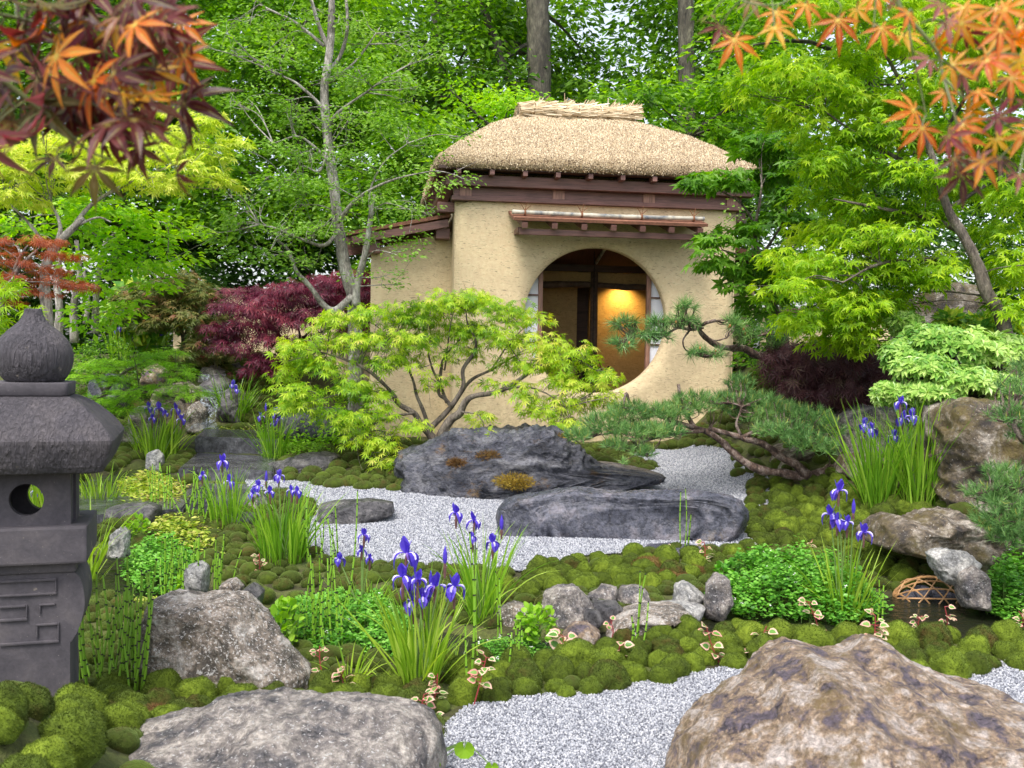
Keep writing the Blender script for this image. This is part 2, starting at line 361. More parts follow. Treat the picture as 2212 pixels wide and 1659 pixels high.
# ------------------------------------------------------------------ tea house
TH = R(8); BU = np.array([math.cos(TH), math.sin(TH), 0]); BN = np.array([-math.sin(TH), math.cos(TH), 0]); BZ = np.array([0, 0, 1.])
BO = np.array([-.6103, 9.9, 0]); BA = np.array([BU, BN, BZ])
def B(u, n, z): return BO+BU*u+BN*n+BZ*z
def bbox(mb, u0, u1, n0, n1, z0, z1, m=0, bev=0.0): box(mb, B((u0+u1)/2, (n0+n1)/2, (z0+z1)/2), (u1-u0, n1-n0, z1-z0), BA, m, bev)
def plaster(name, col):
    m, nt, b = newmat(name); co = objco(nt)
    n1 = noise(nt, co, 1.6, 4); n2 = noise(nt, co, 26, 6, .3)
    c = ramp(nt, n1, [tuple(x*.80 for x in col), col, tuple(min(1, x*1.12) for x in col)], [.3, .5, .7])
    n9 = noise(nt, objco(nt, (5, 5, .7)), 1.5, 6, .6); c = mixc(nt, ramp(nt, n9, [0., .35], [.58, .8]), c, tuple(x*.68 for x in col))
    sz = nt.nodes.new('ShaderNodeSeparateXYZ'); nt.links.new(co, sz.inputs[0]); sa = nd(nt, 'ShaderNodeMath', operation='MULTIPLY_ADD'); nt.links.new(n2, sa.inputs[0]); sa.inputs[1].default_value = .5; nt.links.new(sz.outputs[2], sa.inputs[2])
    c = mixc(nt, ramp(nt, sa.outputs[0], [.45, 0.], [.25, .62]), c, (.22, .17, .10))
    # straw marks
    mp = nd(nt, 'ShaderNodeMapping'); mp.inputs['Scale'].default_value = (10, 10, 50); mp.inputs['Rotation'].default_value = (0, .5, 0); nt.links.new(co, mp.inputs[0])
    v = nd(nt, 'ShaderNodeTexNoise', Scale=1.0, Detail=2, Distortion=2.5); nt.links.new(mp.outputs[0], v.inputs[0])
    s = ramp(nt, v.outputs[0], [0., 1.], [.62, .66]); c = mixc(nt, s, c, tuple(x*.55 for x in col))
    c = mixc(nt, .25, c, ramp(nt, n2, [.3, .5, .75], [.3, .5, .7]), 'OVERLAY')
    nt.links.new(c, b.inputs['Base Color']); b.inputs['Roughness'].default_value = .95
    ad = nd(nt, 'ShaderNodeMath', operation='MULTIPLY_ADD'); nt.links.new(v.outputs[0], ad.inputs[0]); ad.inputs[1].default_value = .8; nt.links.new(n2, ad.inputs[2])
    bump(nt, b, ad.outputs[0], .38, .012); return m
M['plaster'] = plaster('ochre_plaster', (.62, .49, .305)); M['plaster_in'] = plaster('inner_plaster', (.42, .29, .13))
def wood(name, col, rough=.55, sc=(2, 2, 30)):
    m, nt, b = newmat(name); co = objco(nt, sc); n = noise(nt, co, 1.6, 7, 1.2); n2 = noise(nt, objco(nt), 2.2, 3)
    c = ramp(nt, n, [tuple(x*.55 for x in col), col, tuple(min(1, x*1.5) for x in col)], [.3, .5, .72])
    c = mixc(nt, .35, c, ramp(nt, n2, [.3, .5, .8], [.3, .5, .7]), 'OVERLAY'); nt.links.new(c, b.inputs['Base Color']); b.inputs['Roughness'].default_value = rough
    bump(nt, b, n, .35, .004); return m
M['wood'] = wood('red_brown_timber', (.155, .075, .062)); M['wood_v'] = wood('upright_timber', (.27, .14, .10), sc=(30, 30, 2)); M['wood_d'] = wood('dark_timber', (.06, .032, .024)); M['bark_roof'] = wood('bark_shingle', (.20, .085, .05), .8, (14, 14, 40))
M['log'] = wood('natural_log', (.10, .065, .045), .8, (8, 8, 8))
th = thing('tea_house', 'small ochre plaster tea house with a thatched roof and a round window', 'tea house', B(1.5, 0, .4))
# front wall with round opening, plastered edge curling inward
CU0, CZ0, RW = 1.472, 1.638, .748
W_, H0, H1 = 2.952, .25, 2.79
def wall_front():
    mb = MB(); nA = 96; a = np.arange(nA)*2*np.pi/nA
    def outer(a, wob=True):
        out = []
        for t in a:
            dx, dz = math.cos(t), math.sin(t); s = 1e9
            for lim, dd, c0 in ((W_-.03, dx, CU0), (.03, dx, CU0), (H1, dz, CZ0), (H0, dz, CZ0)):
                if abs(dd) > 1e-9:
                    k = (lim-c0)/dd
                    if k > 0: s = min(s, k)
            out.append((CU0+dx*s, CZ0+dz*s))
        return np.array(out)
    O_ = outer(a); I_ = np.stack([CU0+RW*np.cos(a), CZ0+RW*np.sin(a)], 1)
    rings = []; K = 14
    for k in range(K+1):
        t = k/K; r = O_*(1-t)+I_*t; q = np.array([B(u, 0, z) for u, z in r])
        d = np.hypot(r[:, 0]-CU0, r[:, 1]-CZ0)
        bulge = .012*fbm(q*1.4, 2)
        flare = -.05*sstep(.75, .3, r[:, 1])            # foot of the wall swells outward
        edge = .03*sstep(RW+.05, RW, d)**2
        side = .05*(1-np.sqrt(np.clip(1-(1-np.clip(np.minimum(r[:, 0]-.03, W_-.03-r[:, 0])/.07, 0, 1))**2, 0, 1)))
        off = bulge*(t > 0)+flare+edge+side
        rings.append(q+BN*off[:, None])
    # reveal
    for dn, dr in ((.035, -.006), (.08, -.010), (.13, -.010)):
        r = np.stack([CU0+(RW+dr)*np.cos(a), CZ0+(RW+dr)*np.sin(a)], 1); rings.append(np.array([B(u, dn, z) for u, z in r]))
    V = np.concatenate(rings); n = len(rings); i = np.arange(n-1)[:, None]*nA; j = np.arange(nA)[None]; k = (j+1) % nA
    mb.add(V, np.stack([i+k, i+j, i+nA+j, i+nA+k], -1).reshape(-1, 4))
    return mb.build('front_wall', M['plaster'], th, smooth=True)
fw = wall_front(); mb = MB()
bbox(mb, .02, .20, .055, .16, .25, 2.79); mb.build('corner_post', M['plaster'], th)
mb = MB(); bbox(mb, 2.75, 2.935, .055, .16, .25, 2.79); mb.build('corner_post', M['plaster'], th)
def rounded(mb, u0, u1, n0, n1, z0, z1, bev=.04): bbox(mb, u0, u1, n0, n1, z0, z1, 0, bev)
mb = MB(); bbox(mb, .02, .14, .165, 2.2, .3, 2.80); mb.build('left_side_wall', M['plaster'], th)
mb = MB(); bbox(mb, 2.81, 2.93, .165, 2.2, .3, 2.80); mb.build('right_side_wall', M['plaster'], th)
# recessed wing on the right
mb = MB(); bbox(mb, 2.935, 3.36, .55, .70, .3, 2.3, bev=.03); bbox(mb, 3.24, 3.36, .703, 2.2, .3, 2.3); mb.build('right_wing_wall', M['plaster'], th)
mb = MB(); box(mb, B(3.2, 1.25, 2.40), (.75, 1.9, .05), np.array([unit(BU-BZ*.2), BN, unit(BZ+BU*.2)])); mb.build('right_wing_roof', M['bark_roof'], th)
# left annex: wall with sloping top, set back .45
AN = .45
def annex():
    mb = MB(); ul = -.80; ur = .0
    def q(u, n, z): return B(u, n, z)
    zt = lambda u: 2.53+.18*u/0.8*1.15
    nU = 12; us = np.linspace(ul, ur+.02, nU); V = []; F = []
    zs = np.linspace(.3, 1, 10)
    for k, u in enumerate(us):
        for z in np.linspace(0, 1, 10):
            zz = .3+z*(zt(u)-.3); side = .05*(1-math.sqrt(max(0, 1-(1-min((u-ul)/.07, 1))**2)))
            fl = -.10*float(sstep(.75, .3, zz)); V.append(q(u+(-.05*float(sstep(.75, .3, zz)) if k == 0 else 0), AN+side+fl, zz))
    for k in range(nU-1):
        for l in range(9): a = k*10+l; F.append([a, a+10, a+11, a+1])
    mb.add(V, F)
    V = []; F = []
    for n in (AN+.05, 2.0):
        for z in np.linspace(0, 1, 10): V.append(q(ul, n, .3+z*(zt(ul)-.3)))
    for l in range(9): F.append([l, l+1, l+11, l+10])
    mb.add(V, F); mb.build('annex_wall', M['plaster'], th, smooth=True)
annex()
sl_ = .215; RU = unit(BU+BZ*sl_); RZ = unit(BZ-BU*sl_); AR = np.array([RU, BN, RZ])
def rp(s, n, h): return B(-.02, n, 2.60)+RU*s+RZ*h
mb = MB(); box(mb, rp(-.50, 1.1, .075), (1.06, 1.75, .035), AR); ar = mb.build('annex_roof', M['bark_roof'], th)
mb = MB(); box(mb, rp(-.50, AN-.20, .00), (.98, .05, .075), AR); mb.build('verge_board', M['wood'], th)
for s in (-.80, -.06):
    mb = MB(); zz = 2.60+s*sl_-.07; bbox(mb, s-.09, s+.05 if s > -.3 else s+.09, AN-.17, AN+.5, zz-.075, zz+.035, bev=.006); mb.build('purlin_end', M['wood'], th)
mb = MB()
for k in range(9): box(mb, rp(-.93, AN-.1+k*.17, .02), (.26, .045, .06), AR)
mb.build('annex_rafters', M['wood'], th)
mb = MB(); tube(mb, [rp(-.14, AN-.24, .13), rp(-.14, 2.0, .13)], .022, 10); mb.build('bamboo_pole', M['log'], th)
# head timbers
mb = MB(); bbox(mb, -.02, 2.98, -.055, .10, 2.792, 2.835, bev=.004); mb.build('sill_board', M['wood'], th)
mb = MB(); bbox(mb, .0, 2.96, -.02, .08, 2.838, 2.925); mb.build('frieze_panel', M['wood'], th)
for u in (.12, 1.05, 1.98, 2.86):
    mb = MB(); bbox(mb, u-.06, u+.06, -.035, -.021, 2.838, 2.925); mb.build('frieze_block', M['wood_v'], th)
mb = MB(); bbox(mb, -.08, 3.06, -.11, .02, 2.928, 3.035, bev=.006); mb.build('head_beam', M['wood'], th)
mb = MB(); bbox(mb, -.15, .12, .105, .23, 2.69, 2.79, bev=.006); mb.build('beam_end', M['wood'], th)
mb = MB(); bbox(mb, 2.80, 3.06, .105, .23, 2.69, 2.79, bev=.006); mb.build('beam_end', M['wood'], th)
for k in range(10):
    u = .03+k*.325; mb = MB(); bbox(mb, u-.023, u+.023, -.24, .3, 3.02, 3.068, bev=.003); mb.build('rafter_tail', M['wood'], th)
mb = MB(); bbox(mb, -.16, 3.13, -.22, -.02, 3.071, 3.10); bbox(mb, -.15, -.12, -.02, 3.0, 3.05, 3.10); bbox(mb, 3.10, 3.13, -.02, 3.0, 3.05, 3.10); mb.build('eaves_board', M['wood_d'], th)
mb = MB(); bbox(mb, -.10, .02, .03, 2.9, 2.93, 3.03); mb.build('side_beam', M['wood'], th)
for k in range(8):
    mb = MB(); n = .3+k*.36; bbox(mb, -.15, .0, n, n+.04, 3.0, 3.045); mb.build('side_rafter', M['wood'], th)
# thatch
m, nt, b = newmat('thatch_straw'); co = objco(nt)
n1 = noise(nt, co, 55, 6, .5, .75); n2 = noise(nt, co, 1.2, 3); v = nd(nt, 'ShaderNodeTexVoronoi', Scale=75); nt.links.new(co, v.inputs[0])
c = ramp(nt, n1, [(.16, .10, .05), (.42, .30, .17), (.60, .46, .29), (.70, .57, .40)], [.3, .42, .55, .75])
c = mixc(nt, ramp(nt, v.outputs['Distance'], [0., 1.], [.45, .8]), c, (.14, .09, .05)); c = mixc(nt, .4, c, ramp(nt, n2, [.35, .5, .7], [.3, .5, .7]), 'OVERLAY')
nt.links.new(c, b.inputs['Base Color']); b.inputs['Roughness'].default_value = .9; bump(nt, b, n1, 1., .04); M['thatch'] = m
m, nt, b = newmat('straw_stalk'); g = nt.nodes.new('ShaderNodeNewGeometry')
nt.links.new(ramp(nt, g.outputs['Random Per Island'], [(.20, .12, .05), (.50, .37, .21), (.66, .52, .33), (.80, .69, .50)], [0, .25, .6, 1]), b.inputs['Base Color']); b.inputs['Roughness'].default_value = .7; M['straw'] = m
RC = (1.49, 1.42)                                   # roof centre in plan
def roofring(hu, hn, rad, n=160):
    hu = max(hu, .001); hn = max(hn, .001); rad = min(rad, hu*.98, hn*.98); out = []
    per = []
    for (cx, cy, a0) in ((hu-rad, hn-rad, 0), (-(hu-rad), hn-rad, 90), (-(hu-rad), -(hn-rad), 180), (hu-rad, -(hn-rad), 270)):
        for k in range(n//4):
            a = R(a0+90*k/(n//4-1)); per.append((cx+rad*math.cos(a), cy+rad*math.sin(a)))
    # resample along the perimeter
    per = np.array(per+[per[0]]); s = np.concatenate([[0], np.cumsum(np.hypot(*np.diff(per, axis=0).T))]); t = np.linspace(0, s[-1], n, endpoint=False)
    return np.stack([np.interp(t, s, per[:, 0]), np.interp(t, s, per[:, 1])], 1)
prof = [(0.0, 3.080, -.16), (0.0, 3.080, .0), (0.0, 3.088, .022), (0, 3.13, .036), (0.0, 3.185, .026), (.02, 3.22, .0)]
RH = 3.985
rings = []
for t, z, o in prof: rings.append((1.655+o, 1.66+o, .20, z))
for k in range(1, 26):
    t = k/25; hu = 1.655*(1-t)+.62*t; hn = 1.66*(1-t)+.05*t
    bulge = .058*math.sin(math.pi*min(1, t*1.0))**.8
    rings.append((hu+bulge*.6, hn+bulge*.6, .28*(1-t)+.04, 3.22+(RH-3.22)*t+bulge*.75))
V = []; nR = 160
for hu, hn, rad, z in rings:
    r = roofring(hu, hn, rad, nR)
    for a_, b_ in r: V.append(B(RC[0]+a_, RC[1]+b_, z))
V = np.array(V); jit = fbm(V*3, 3)*.03+fbm(V*11, 2)*.016
i = np.arange(len(rings)-1)[:, None]*nR; j = np.arange(nR)[None]; k = (j+1) % nR
F = np.stack([i+j, i+k, i+nR+k, i+nR+j], -1).reshape(-1, 4)
cc = B(RC[0], RC[1], 3.2); outd = unit(V-cc); V = V+outd*jit[:, None]*np.where(np.arange(len(V)) < nR*2, 0, 1)[:, None]
mb = MB(); mb.add(V, F); mb.add(V[-nR:], [list(range(nR))])
roof = mb.build('thatched_roof', M['thatch'], th, smooth=True)
# stubby straw ends all over the thatch
cen = V[F].mean(1); ar_ = np.linalg.norm(np.cross(V[F[:, 1]]-V[F[:, 0]], V[F[:, 3]]-V[F[:, 0]]), axis=1); nrm = unit(np.cross(V[F[:, 1]]-V[F[:, 0]], V[F[:, 3]]-V[F[:, 0]]))
selA = np.where(cen[:, 1] < B(0, 2.0, 0)[1], ar_, 0)*(np.arange(len(F)) >= nR)
fi = RNG.choice(len(F), 60000, p=selA/selA.sum()); a_ = RNG.random((len(fi), 1)); b_ = RNG.random((len(fi), 1)); q = V[F[fi]]
pos = (q[:, 0]*(1-a_)+q[:, 1]*a_)*(1-b_)+(q[:, 3]*(1-a_)+q[:, 2]*a_)*b_
nn = nrm[fi]; nn = nn*np.sign((nn*(pos-cc)).sum(1))[:, None]
down = unit(np.array([0, 0, -1.])+nn*.75+rnd(len(fi), .22)); down = np.where((nn[:, 2] < .1)[:, None], unit(nn+rnd(len(fi), .35)+np.array([0, 0, -.3])), down)
ST = (np.array([[-.5, 0, 0], [.5, 0, 0], [.38, 1, 0], [-.38, 1, 0]])*np.array([.16, 1, 1]), [np.array([[0, 1, 2, 3]])])
mb = MB(); scatter(mb, ST, pos-down*.015, down, nn+rnd(len(fi), .3), RNG.uniform(.016, .034, len(fi))); mb.build('straw_ends', M['straw'], roof)
# ridge bundles tied with cord
rb = MB(); rlen = .66
for k in range(3):
    off = [(-.10, -.03), (.10, -.03), (0, .06)][k]; pts = [B(RC[0]+u, RC[1]+off[0], RH+.015+off[1]*.6) for u in np.linspace(-rlen, rlen, 20)]; tube(rb, pts, .075 if k < 2 else .085, 12, rough=.5)
rdg = rb.build('ridge_roll', M['thatch'], th, smooth=True); cord = MB(); strw = MB(); N = 5200
u = RNG.uniform(-rlen-.02, rlen-.1, N); an = RNG.uniform(0, 2*np.pi, N); rr = .165*(1+.10*RNG.random(N))
ctr = np.array([B(RC[0]+x, RC[1], RH+.025) for x in u]); rad = BN[None]*np.cos(an)[:, None]*.22+BZ[None]*np.sin(an)[:, None]*.10
knot = np.abs(((u+rlen)/.28) % 1-.5); rad = rad*(1+.13*knot)[:, None]
scatter(strw, (ST[0]*np.array([.45, 1, 1]), ST[1]), ctr+rad, BU[None]+rnd(N, .10)+BZ*.02, unit(rad), RNG.uniform(.08, .22, N))
N = 900; u = RNG.choice([-.45, -.15, .1, .38, .60], N)+rnd(N, .03)[:, 0]
scatter(strw, (ST[0]*np.array([.4, 1, 1]), ST[1]), np.array([B(RC[0]+x, RC[1]+RNG.uniform(-.12, .12), RH+.09) for x in u]), BU[None]*RNG.uniform(.2, 1.2, (N, 1))+BZ[None]*RNG.uniform(.1, .45, (N, 1))+rnd(N, .1), -BN[None]+rnd(N, .3), RNG.uniform(.07, .17, N))
strw.build('ridge_straw', M['straw'], rdg)
for x in (-.5, -.25, 0, .25, .5):
    cord = MB()
    for dx in (-.015, .0, .015):
        a = np.linspace(0, 2*np.pi, 25); tube(cord, [B(RC[0]+x+dx+.01*math.sin(3*t), RC[1]+.235*math.cos(t), RH+.03+.115*math.sin(t)) for t in a], .007, 5, cap=False)
    cord.build('cord', M['straw'], rdg)
# pent roof over the window
m, nt, b = newmat('weathered_bamboo'); co = objco(nt)
nt.links.new(ramp(nt, noise(nt, co, 7, 5, 1), [(.10, .12, .15), (.38, .36, .30), (.55, .51, .42)], [.33, .5, .68]), b.inputs['Base Color']); b.inputs['Roughness'].default_value = .4; M['bamboo'] = m
M['rope'] = plain('palm_rope', (.20, .085, .04), .9, var=.3, scale=60)
AF = -.36
cp = MB(); PX = np.array([BU, unit(BN+BZ*.28), unit(BZ-BN*.28)])
box(cp, B(1.515, AF/2-.01, 2.642), (1.93, .44, .028), PX); aw = cp.build('pent_roof', M['bark_roof'], th)
mb = MB(); bbox(mb, .62, 2.43, AF+.04, AF+.085, 2.445, 2.502, bev=.004); mb.build('eave_beam', M['wood'], aw)
for u in (.63, 2.42):
    mb = MB(); bbox(mb, u-.02, u+.02, AF+.088, .02, 2.47, 2.52); mb.build('bracket_arm', M['wood'], aw)
mb = MB(); bbox(mb, .58, 2.46, AF-.02, AF+.03, 2.572, 2.592); mb.build('batten', M['wood'], aw)
for k in range(7):
    u = .66+k*.291; mb = MB(); box(mb, B(u, AF/2-.02, 2.582), (.052, .42, .052), PX); mb.build('rafter', M['wood'], aw)
mb = MB(); bpz = 2.655
us = np.linspace(.545, 2.47, 40); tube(mb, [B(u, AF+.05, bpz+.004*math.sin(u*3)) for u in us], [.021+.003*(k % 8 == 0) for k in range(40)], 12); mb.build('bamboo_pole', M['bamboo'], aw)
for u in (.67, 1.23, 1.83, 2.36):
    mb = MB(); c0 = B(u, AF+.05, bpz)
    for k in range(3): a = np.linspace(0, 2*np.pi, 13); tube(mb, [c0+BU*(.006*(k-1))+BN*.025*math.cos(t)+BZ*.025*math.sin(t) for t in a], .004, 5, cap=False)
    for dx, dz in ((-.045, .07), (.02, .085), (.06, .05)): tube(mb, [c0+BZ*.02, c0+BU*dx*.6+BZ*(.03+dz*.5), c0+BU*dx+BZ*(.02+dz)], [.005, .004, .003], 5)
    mb.build('rope_knot', M['rope'], aw)
# shoji screens behind the opening
m, nt, b = newmat('shoji_paper'); b.inputs['Base Color'].default_value = (.88, .89, .95, 1); b.inputs['Roughness'].default_value = .8; M['paper'] = m
def shoji(u0, u1, stile_u):
    s = thing  # parts of the tea house
    mb = MB(); bbox(mb, u0, u1, .215, .219, .85, 2.30); pn = mb.build('shoji_panel', M['paper'], th)
    mb = MB(); bbox(mb, stile_u-.022, stile_u+.022, .185, .235, .72, 2.42, bev=.003); mb.build('stile', M['wood_v'], pn)
    for z in (2.13, 1.892, 1.65, 1.405, 1.16, .93):
        mb = MB(); bbox(mb, u0+.002, u1-.002, .196, .214, z-.008, z+.008); mb.build('muntin', M['wood'], pn)
    for uu in (u0+.03 if stile_u > (u0+u1)/2 else u1-.09,):
        mb = MB(); bbox(mb, uu-.007, uu+.007, .198, .212, .86, 2.29); mb.build('muntin', M['wood'], pn)
shoji(.58, .900, .922); shoji(2.085, 2.38, 2.064)
# room
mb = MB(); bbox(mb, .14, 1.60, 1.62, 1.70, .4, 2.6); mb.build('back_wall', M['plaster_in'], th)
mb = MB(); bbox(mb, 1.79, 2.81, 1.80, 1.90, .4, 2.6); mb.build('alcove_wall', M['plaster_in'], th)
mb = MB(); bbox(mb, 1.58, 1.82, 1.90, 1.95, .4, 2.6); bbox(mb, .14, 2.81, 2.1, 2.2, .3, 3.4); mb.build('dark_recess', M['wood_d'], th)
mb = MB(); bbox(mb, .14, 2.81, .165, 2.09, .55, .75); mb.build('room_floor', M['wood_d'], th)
mb = MB(); tube(mb, [B(1.715, 1.25, .7), B(1.72, 1.25, 1.5), B(1.715, 1.25, 2.30)], [.05, .046, .043], 12, rough=.3); mb.build('centre_post', M['log'], th, smooth=True)
mb = MB(); tube(mb, [B(u, 1.30, 2.075+.008*math.sin(u*5)) for u in np.linspace(.15, 2.80, 24)], .036, 10, rough=.5); mb.build('cross_log', M['log'], th, smooth=True)
mb = MB(); bbox(mb, .14, 2.81, 1.20, 1.26, 2.225, 2.30); mb.build('upper_beam', M['wood_d'], th)
mb = MB(); bbox(mb, .14, 2.81, 1.32, 1.37, 2.10, 2.224); mb.build('upper_infill', M['plaster_in'], th)
M['reed'] = wood('reed_ceiling', (.10, .035, .022), .8, (60, 3, 3))
mb = MB(); CX = np.array([BU, unit(BN-BZ*.42), unit(BZ+BN*.42)]); box(mb, B(1.475, .74, 2.56), (2.66, 1.26, .02), CX); mb.build('reed_ceiling', M['reed'], th)
for u, u2 in ((.75, .98), (1.72, 1.80), (2.42, 2.50)):
    mb = MB(); tube(mb, [B(u, 1.19, 2.32), B(u2, .20, 2.74)], .018, 8); mb.build('ceiling_bamboo', M['bamboo'], th)
# picture light hidden by the cross log: shade, bulb and its beam
m, nt, b = newmat('lit_bulb'); b.inputs['Emission Color'].default_value = (1, .62, .2, 1); b.inputs['Emission Strength'].default_value = 6; M['bulb'] = m
lt = thing('wall_lamp', 'small warm lamp under the log inside the round window', 'lamp', B(2.16, 1.62, 2.1))
mb = MB(); tube(mb, [B(2.16, 1.62, 2.19), B(2.16, 1.62, 2.14)], [.02, .04], 12); mb.build('lamp_shade', M['wood_d'], lt)
mb = MB(); V_, F_ = ico(2); mb.add(V_*.018+B(2.16, 1.62, 2.135), F_); mb.build('bulb', M['bulb'], lt)
pl = bpy.data.lights.new('lamp_light', 'SPOT'); plo = bpy.data.objects.new('lamp_light', pl); COL.objects.link(plo); plo.parent = lt
pl.energy = 26; pl.color = (1, .60, .16); pl.spot_size = R(125); pl.spot_blend = .9; pl.shadow_soft_size = .03; plo.location = (0, 0, .02)
plo.rotation_euler = (R(28), 0, R(8))
lt = thing('wall_lamp', 'small warm lamp behind the left stile inside the round window', 'lamp', B(.45, 1.3, 2.0))
mb = MB(); tube(mb, [B(.45, 1.3, 2.06), B(.45, 1.3, 2.01)], [.02, .04], 12); mb.build('lamp_shade', M['wood_d'], lt)
pl = bpy.data.lights.new('lamp_light', 'SPOT'); plo = bpy.data.objects.new('lamp_light', pl); COL.objects.link(plo); plo.parent = lt
pl.energy = 9; pl.color = (1, .60, .16); pl.spot_size = R(120); pl.spot_blend = 1; pl.shadow_soft_size = .03; plo.location = (0, 0, -.0); plo.rotation_euler = (R(45), 0, R(8))
# kettle on a chain
M['iron'] = plain('black_iron', (.02, .02, .02), .5, .6, scale=30)
hc = thing('hanging_kettle', 'black iron kettle hanging on a thin chain inside the round window', 'kettle', B(1.98, 1.1, 1.15))
mb = MB()
for k in range(44):
    c0 = B(1.66, 1.0, 2.44-k*.030); ax = BU if k % 2 else BN; a = np.linspace(0, 2*np.pi, 9)
    tube(mb, [c0+ax*.007*math.cos(t)+BZ*.019*math.sin(t) for t in a], .0028, 4, cap=False)
mb.build('chain', M['iron'], hc)
mb = MB(); c0 = B(1.66, 1.0, 1.08); pr = [(.0, -.10), (.07, -.10), (.115, -.06), (.125, 0), (.10, .06), (.05, .085), (.045, .10), (.02, .115), (0, .12)]
a = np.arange(20)*2*np.pi/20; V_ = np.array([c0+np.array([r*math.cos(t), r*math.sin(t), z]) for r, z in pr for t in a]); n = 20
F_ = [[i*n+j, i*n+(j+1) % n, (i+1)*n+(j+1) % n, (i+1)*n+j] for i in range(len(pr)-1) for j in range(n)]; mb.add(V_, F_)
tube(mb, [c0+BU*.10+BZ*.0, c0+BU*.17+BZ*.05, c0+BU*.19+BZ*.08], [.02, .014, .01], 8); mb.build('kettle_body', M['iron'], hc, smooth=True)
mb = MB(); tube(mb, [c0+BU*.09*math.cos(t)+BZ*(.07+.10*math.sin(t)) for t in np.linspace(0, np.pi, 14)], .005, 6); mb.build('handle', M['iron'], hc)
# garden walls
def gwall(name, label, pl_, pr_, d0, d1, z0, tz):
    a = P(*pl_, d0); b_ = P(*pr_, d1); mb = MB(); L_ = b_-a; L_[2] = 0; ln = np.linalg.norm(L_); ax = L_/ln; ny = np.cross(BZ, ax)
    t = thing(name, label, 'garden wall', (a[0], a[1], z0))
    box(mb, (a+b_)/2*np.array([1, 1, 0])+np.array([0, 0, (tz+z0)/2]), (ln, .14, tz-z0), np.array([ax, ny, BZ]), 0, .02); mb.build('wall', M['plaster'], t)
    mb = MB(); box(mb, (a+b_)/2*np.array([1, 1, 0])+np.array([0, 0, tz+.035]), (ln+.1, .30, .05), np.array([ax, ny, BZ]), 0, .01); mb.build('coping', M['wood'], t)
gwall('garden_wall', 'low beige garden wall behind the purple maple on the left', (380, 700), (830, 700), 13.5, 12.6, .5, 2.0)
gwall('garden_wall', 'low beige garden wall behind the burgundy maple on the right', (1640, 760), (2000, 760), 10.6, 10.2, .4, 1.75)
# ------------------------------------------------------------------ stone lantern
def stone(name, groove):
    m, nt, b = newmat(name); co = objco(nt, (1, 1, .16) if groove else (1, 1, 1)); c0 = objco(nt)
    n1 = noise(nt, co, 85 if groove else 70, 4, .5, .6); n2 = noise(nt, c0, 7, 6, .4); n3 = noise(nt, c0, 180, 3)
    c = ramp(nt, n2, [(.042, .038, .046), (.066, .059, .068), (.095, .083, .088)], [.32, .5, .7])
    c = mixc(nt, .5 if groove else .25, c, ramp(nt, n1, [.2, .5, .85], [.3, .5, .7]), 'OVERLAY')
    c = mixc(nt, ramp(nt, n3, [0., 1.], [.70, .74]), c, (.30, .27, .25)); n5 = noise(nt, c0, 16, 3)
    c = mixc(nt, ramp(nt, n5, [0., 1.], [.69, .73]), c, (.20, .17, .145))
    nt.links.new(c, b.inputs['Base Color']); b.inputs['Roughness'].default_value = .8
    bump(nt, b, n1, 1. if groove else .35, .022 if groove else .004); return m
M['stone_g'] = stone('hammered_stone', True); M['stone'] = stone('lantern_stone', False)
LD = 3.4; LY0 = R(17.5); LX = np.array([math.cos(LY0), math.sin(LY0), 0]); LN = np.array([-math.sin(LY0), math.cos(LY0), 0]); LA = np.array([LX, LN, BZ])
def LZ(py): return P(78, py, LD)[2]
LC = P(78, 1100, LD); LC[2] = 0
def lp(x, y, z): return LC+LX*x+LN*y+BZ*z+np.array([-.018*(z-.9), 0, 0])
sl = thing('stone_lantern', 'dark carved stone garden lantern with an onion finial at the left edge', 'lantern', lp(0, 0, .1))
def loft(name, prof, sq, mat, n=64, cap=True, sub=4, amp=.0, sm_=True):
    """rings of (half width, z); sq = superellipse exponent"""
    pr = curve(np.array(prof), sub); V = []
    a = np.arange(n)*2*np.pi/n
    if sq > 4: a = a-np.sin(4*a+np.pi*0)*(-.19)
    for h, z, *e in pr:
        ex = e[0] if e else sq; c, s = np.cos(a), np.sin(a); r = (np.abs(c)**ex+np.abs(s)**ex)**(-1/ex)
        for x, y in zip(c*r*h, s*r*h): V.append(lp(x, y, z))
    V = np.array(V); 
    if amp: V = V+unit(V-lp(0, 0, V[:, 2].mean()))*(fbm(V*9, 3)*amp)[:, None]
    mb = MB(); k = len(pr); i = np.arange(k-1)[:, None]*n; j = np.arange(n)[None]; q = (j+1) % n
    mb.add(V, [*np.stack([i+j, i+q, i+n+q, i+n+j], -1).reshape(-1, 4).tolist(), list(range(n))[::-1], list(range((k-1)*n, k*n))])
    return mb.build(name, mat, sl, smooth=sm_)
k_ = 1/690.
loft('finial', [(64*k_, LZ(823)), (75*k_, LZ(809)), (84*k_, LZ(787)), (86*k_, LZ(765)), (82*k_, LZ(748)), (74*k_, LZ(733)), (57*k_, LZ(716)), (40*k_, LZ(703)), (29*k_, LZ(692)), (22*k_, LZ(679)), (19*k_, LZ(667))], 2, M['stone_g'], amp=.004)
loft('cap_collar', [(.116, LZ(852)), (.118, LZ(850)), (.121, LZ(826)), (.119, LZ(824))], 14, M['stone'], sub=1)
loft('cap', [(.200, LZ(1008)), (.230, LZ(1005)), (.252, LZ(978)), (.268, LZ(945)), (.264, LZ(933)), (.238, LZ(910)), (.205, LZ(889)), (.165, LZ(868)), (.135, LZ(857)), (.118, LZ(853))], 30, M['stone_g'], n=160, amp=.003, sub=2, sm_=False)
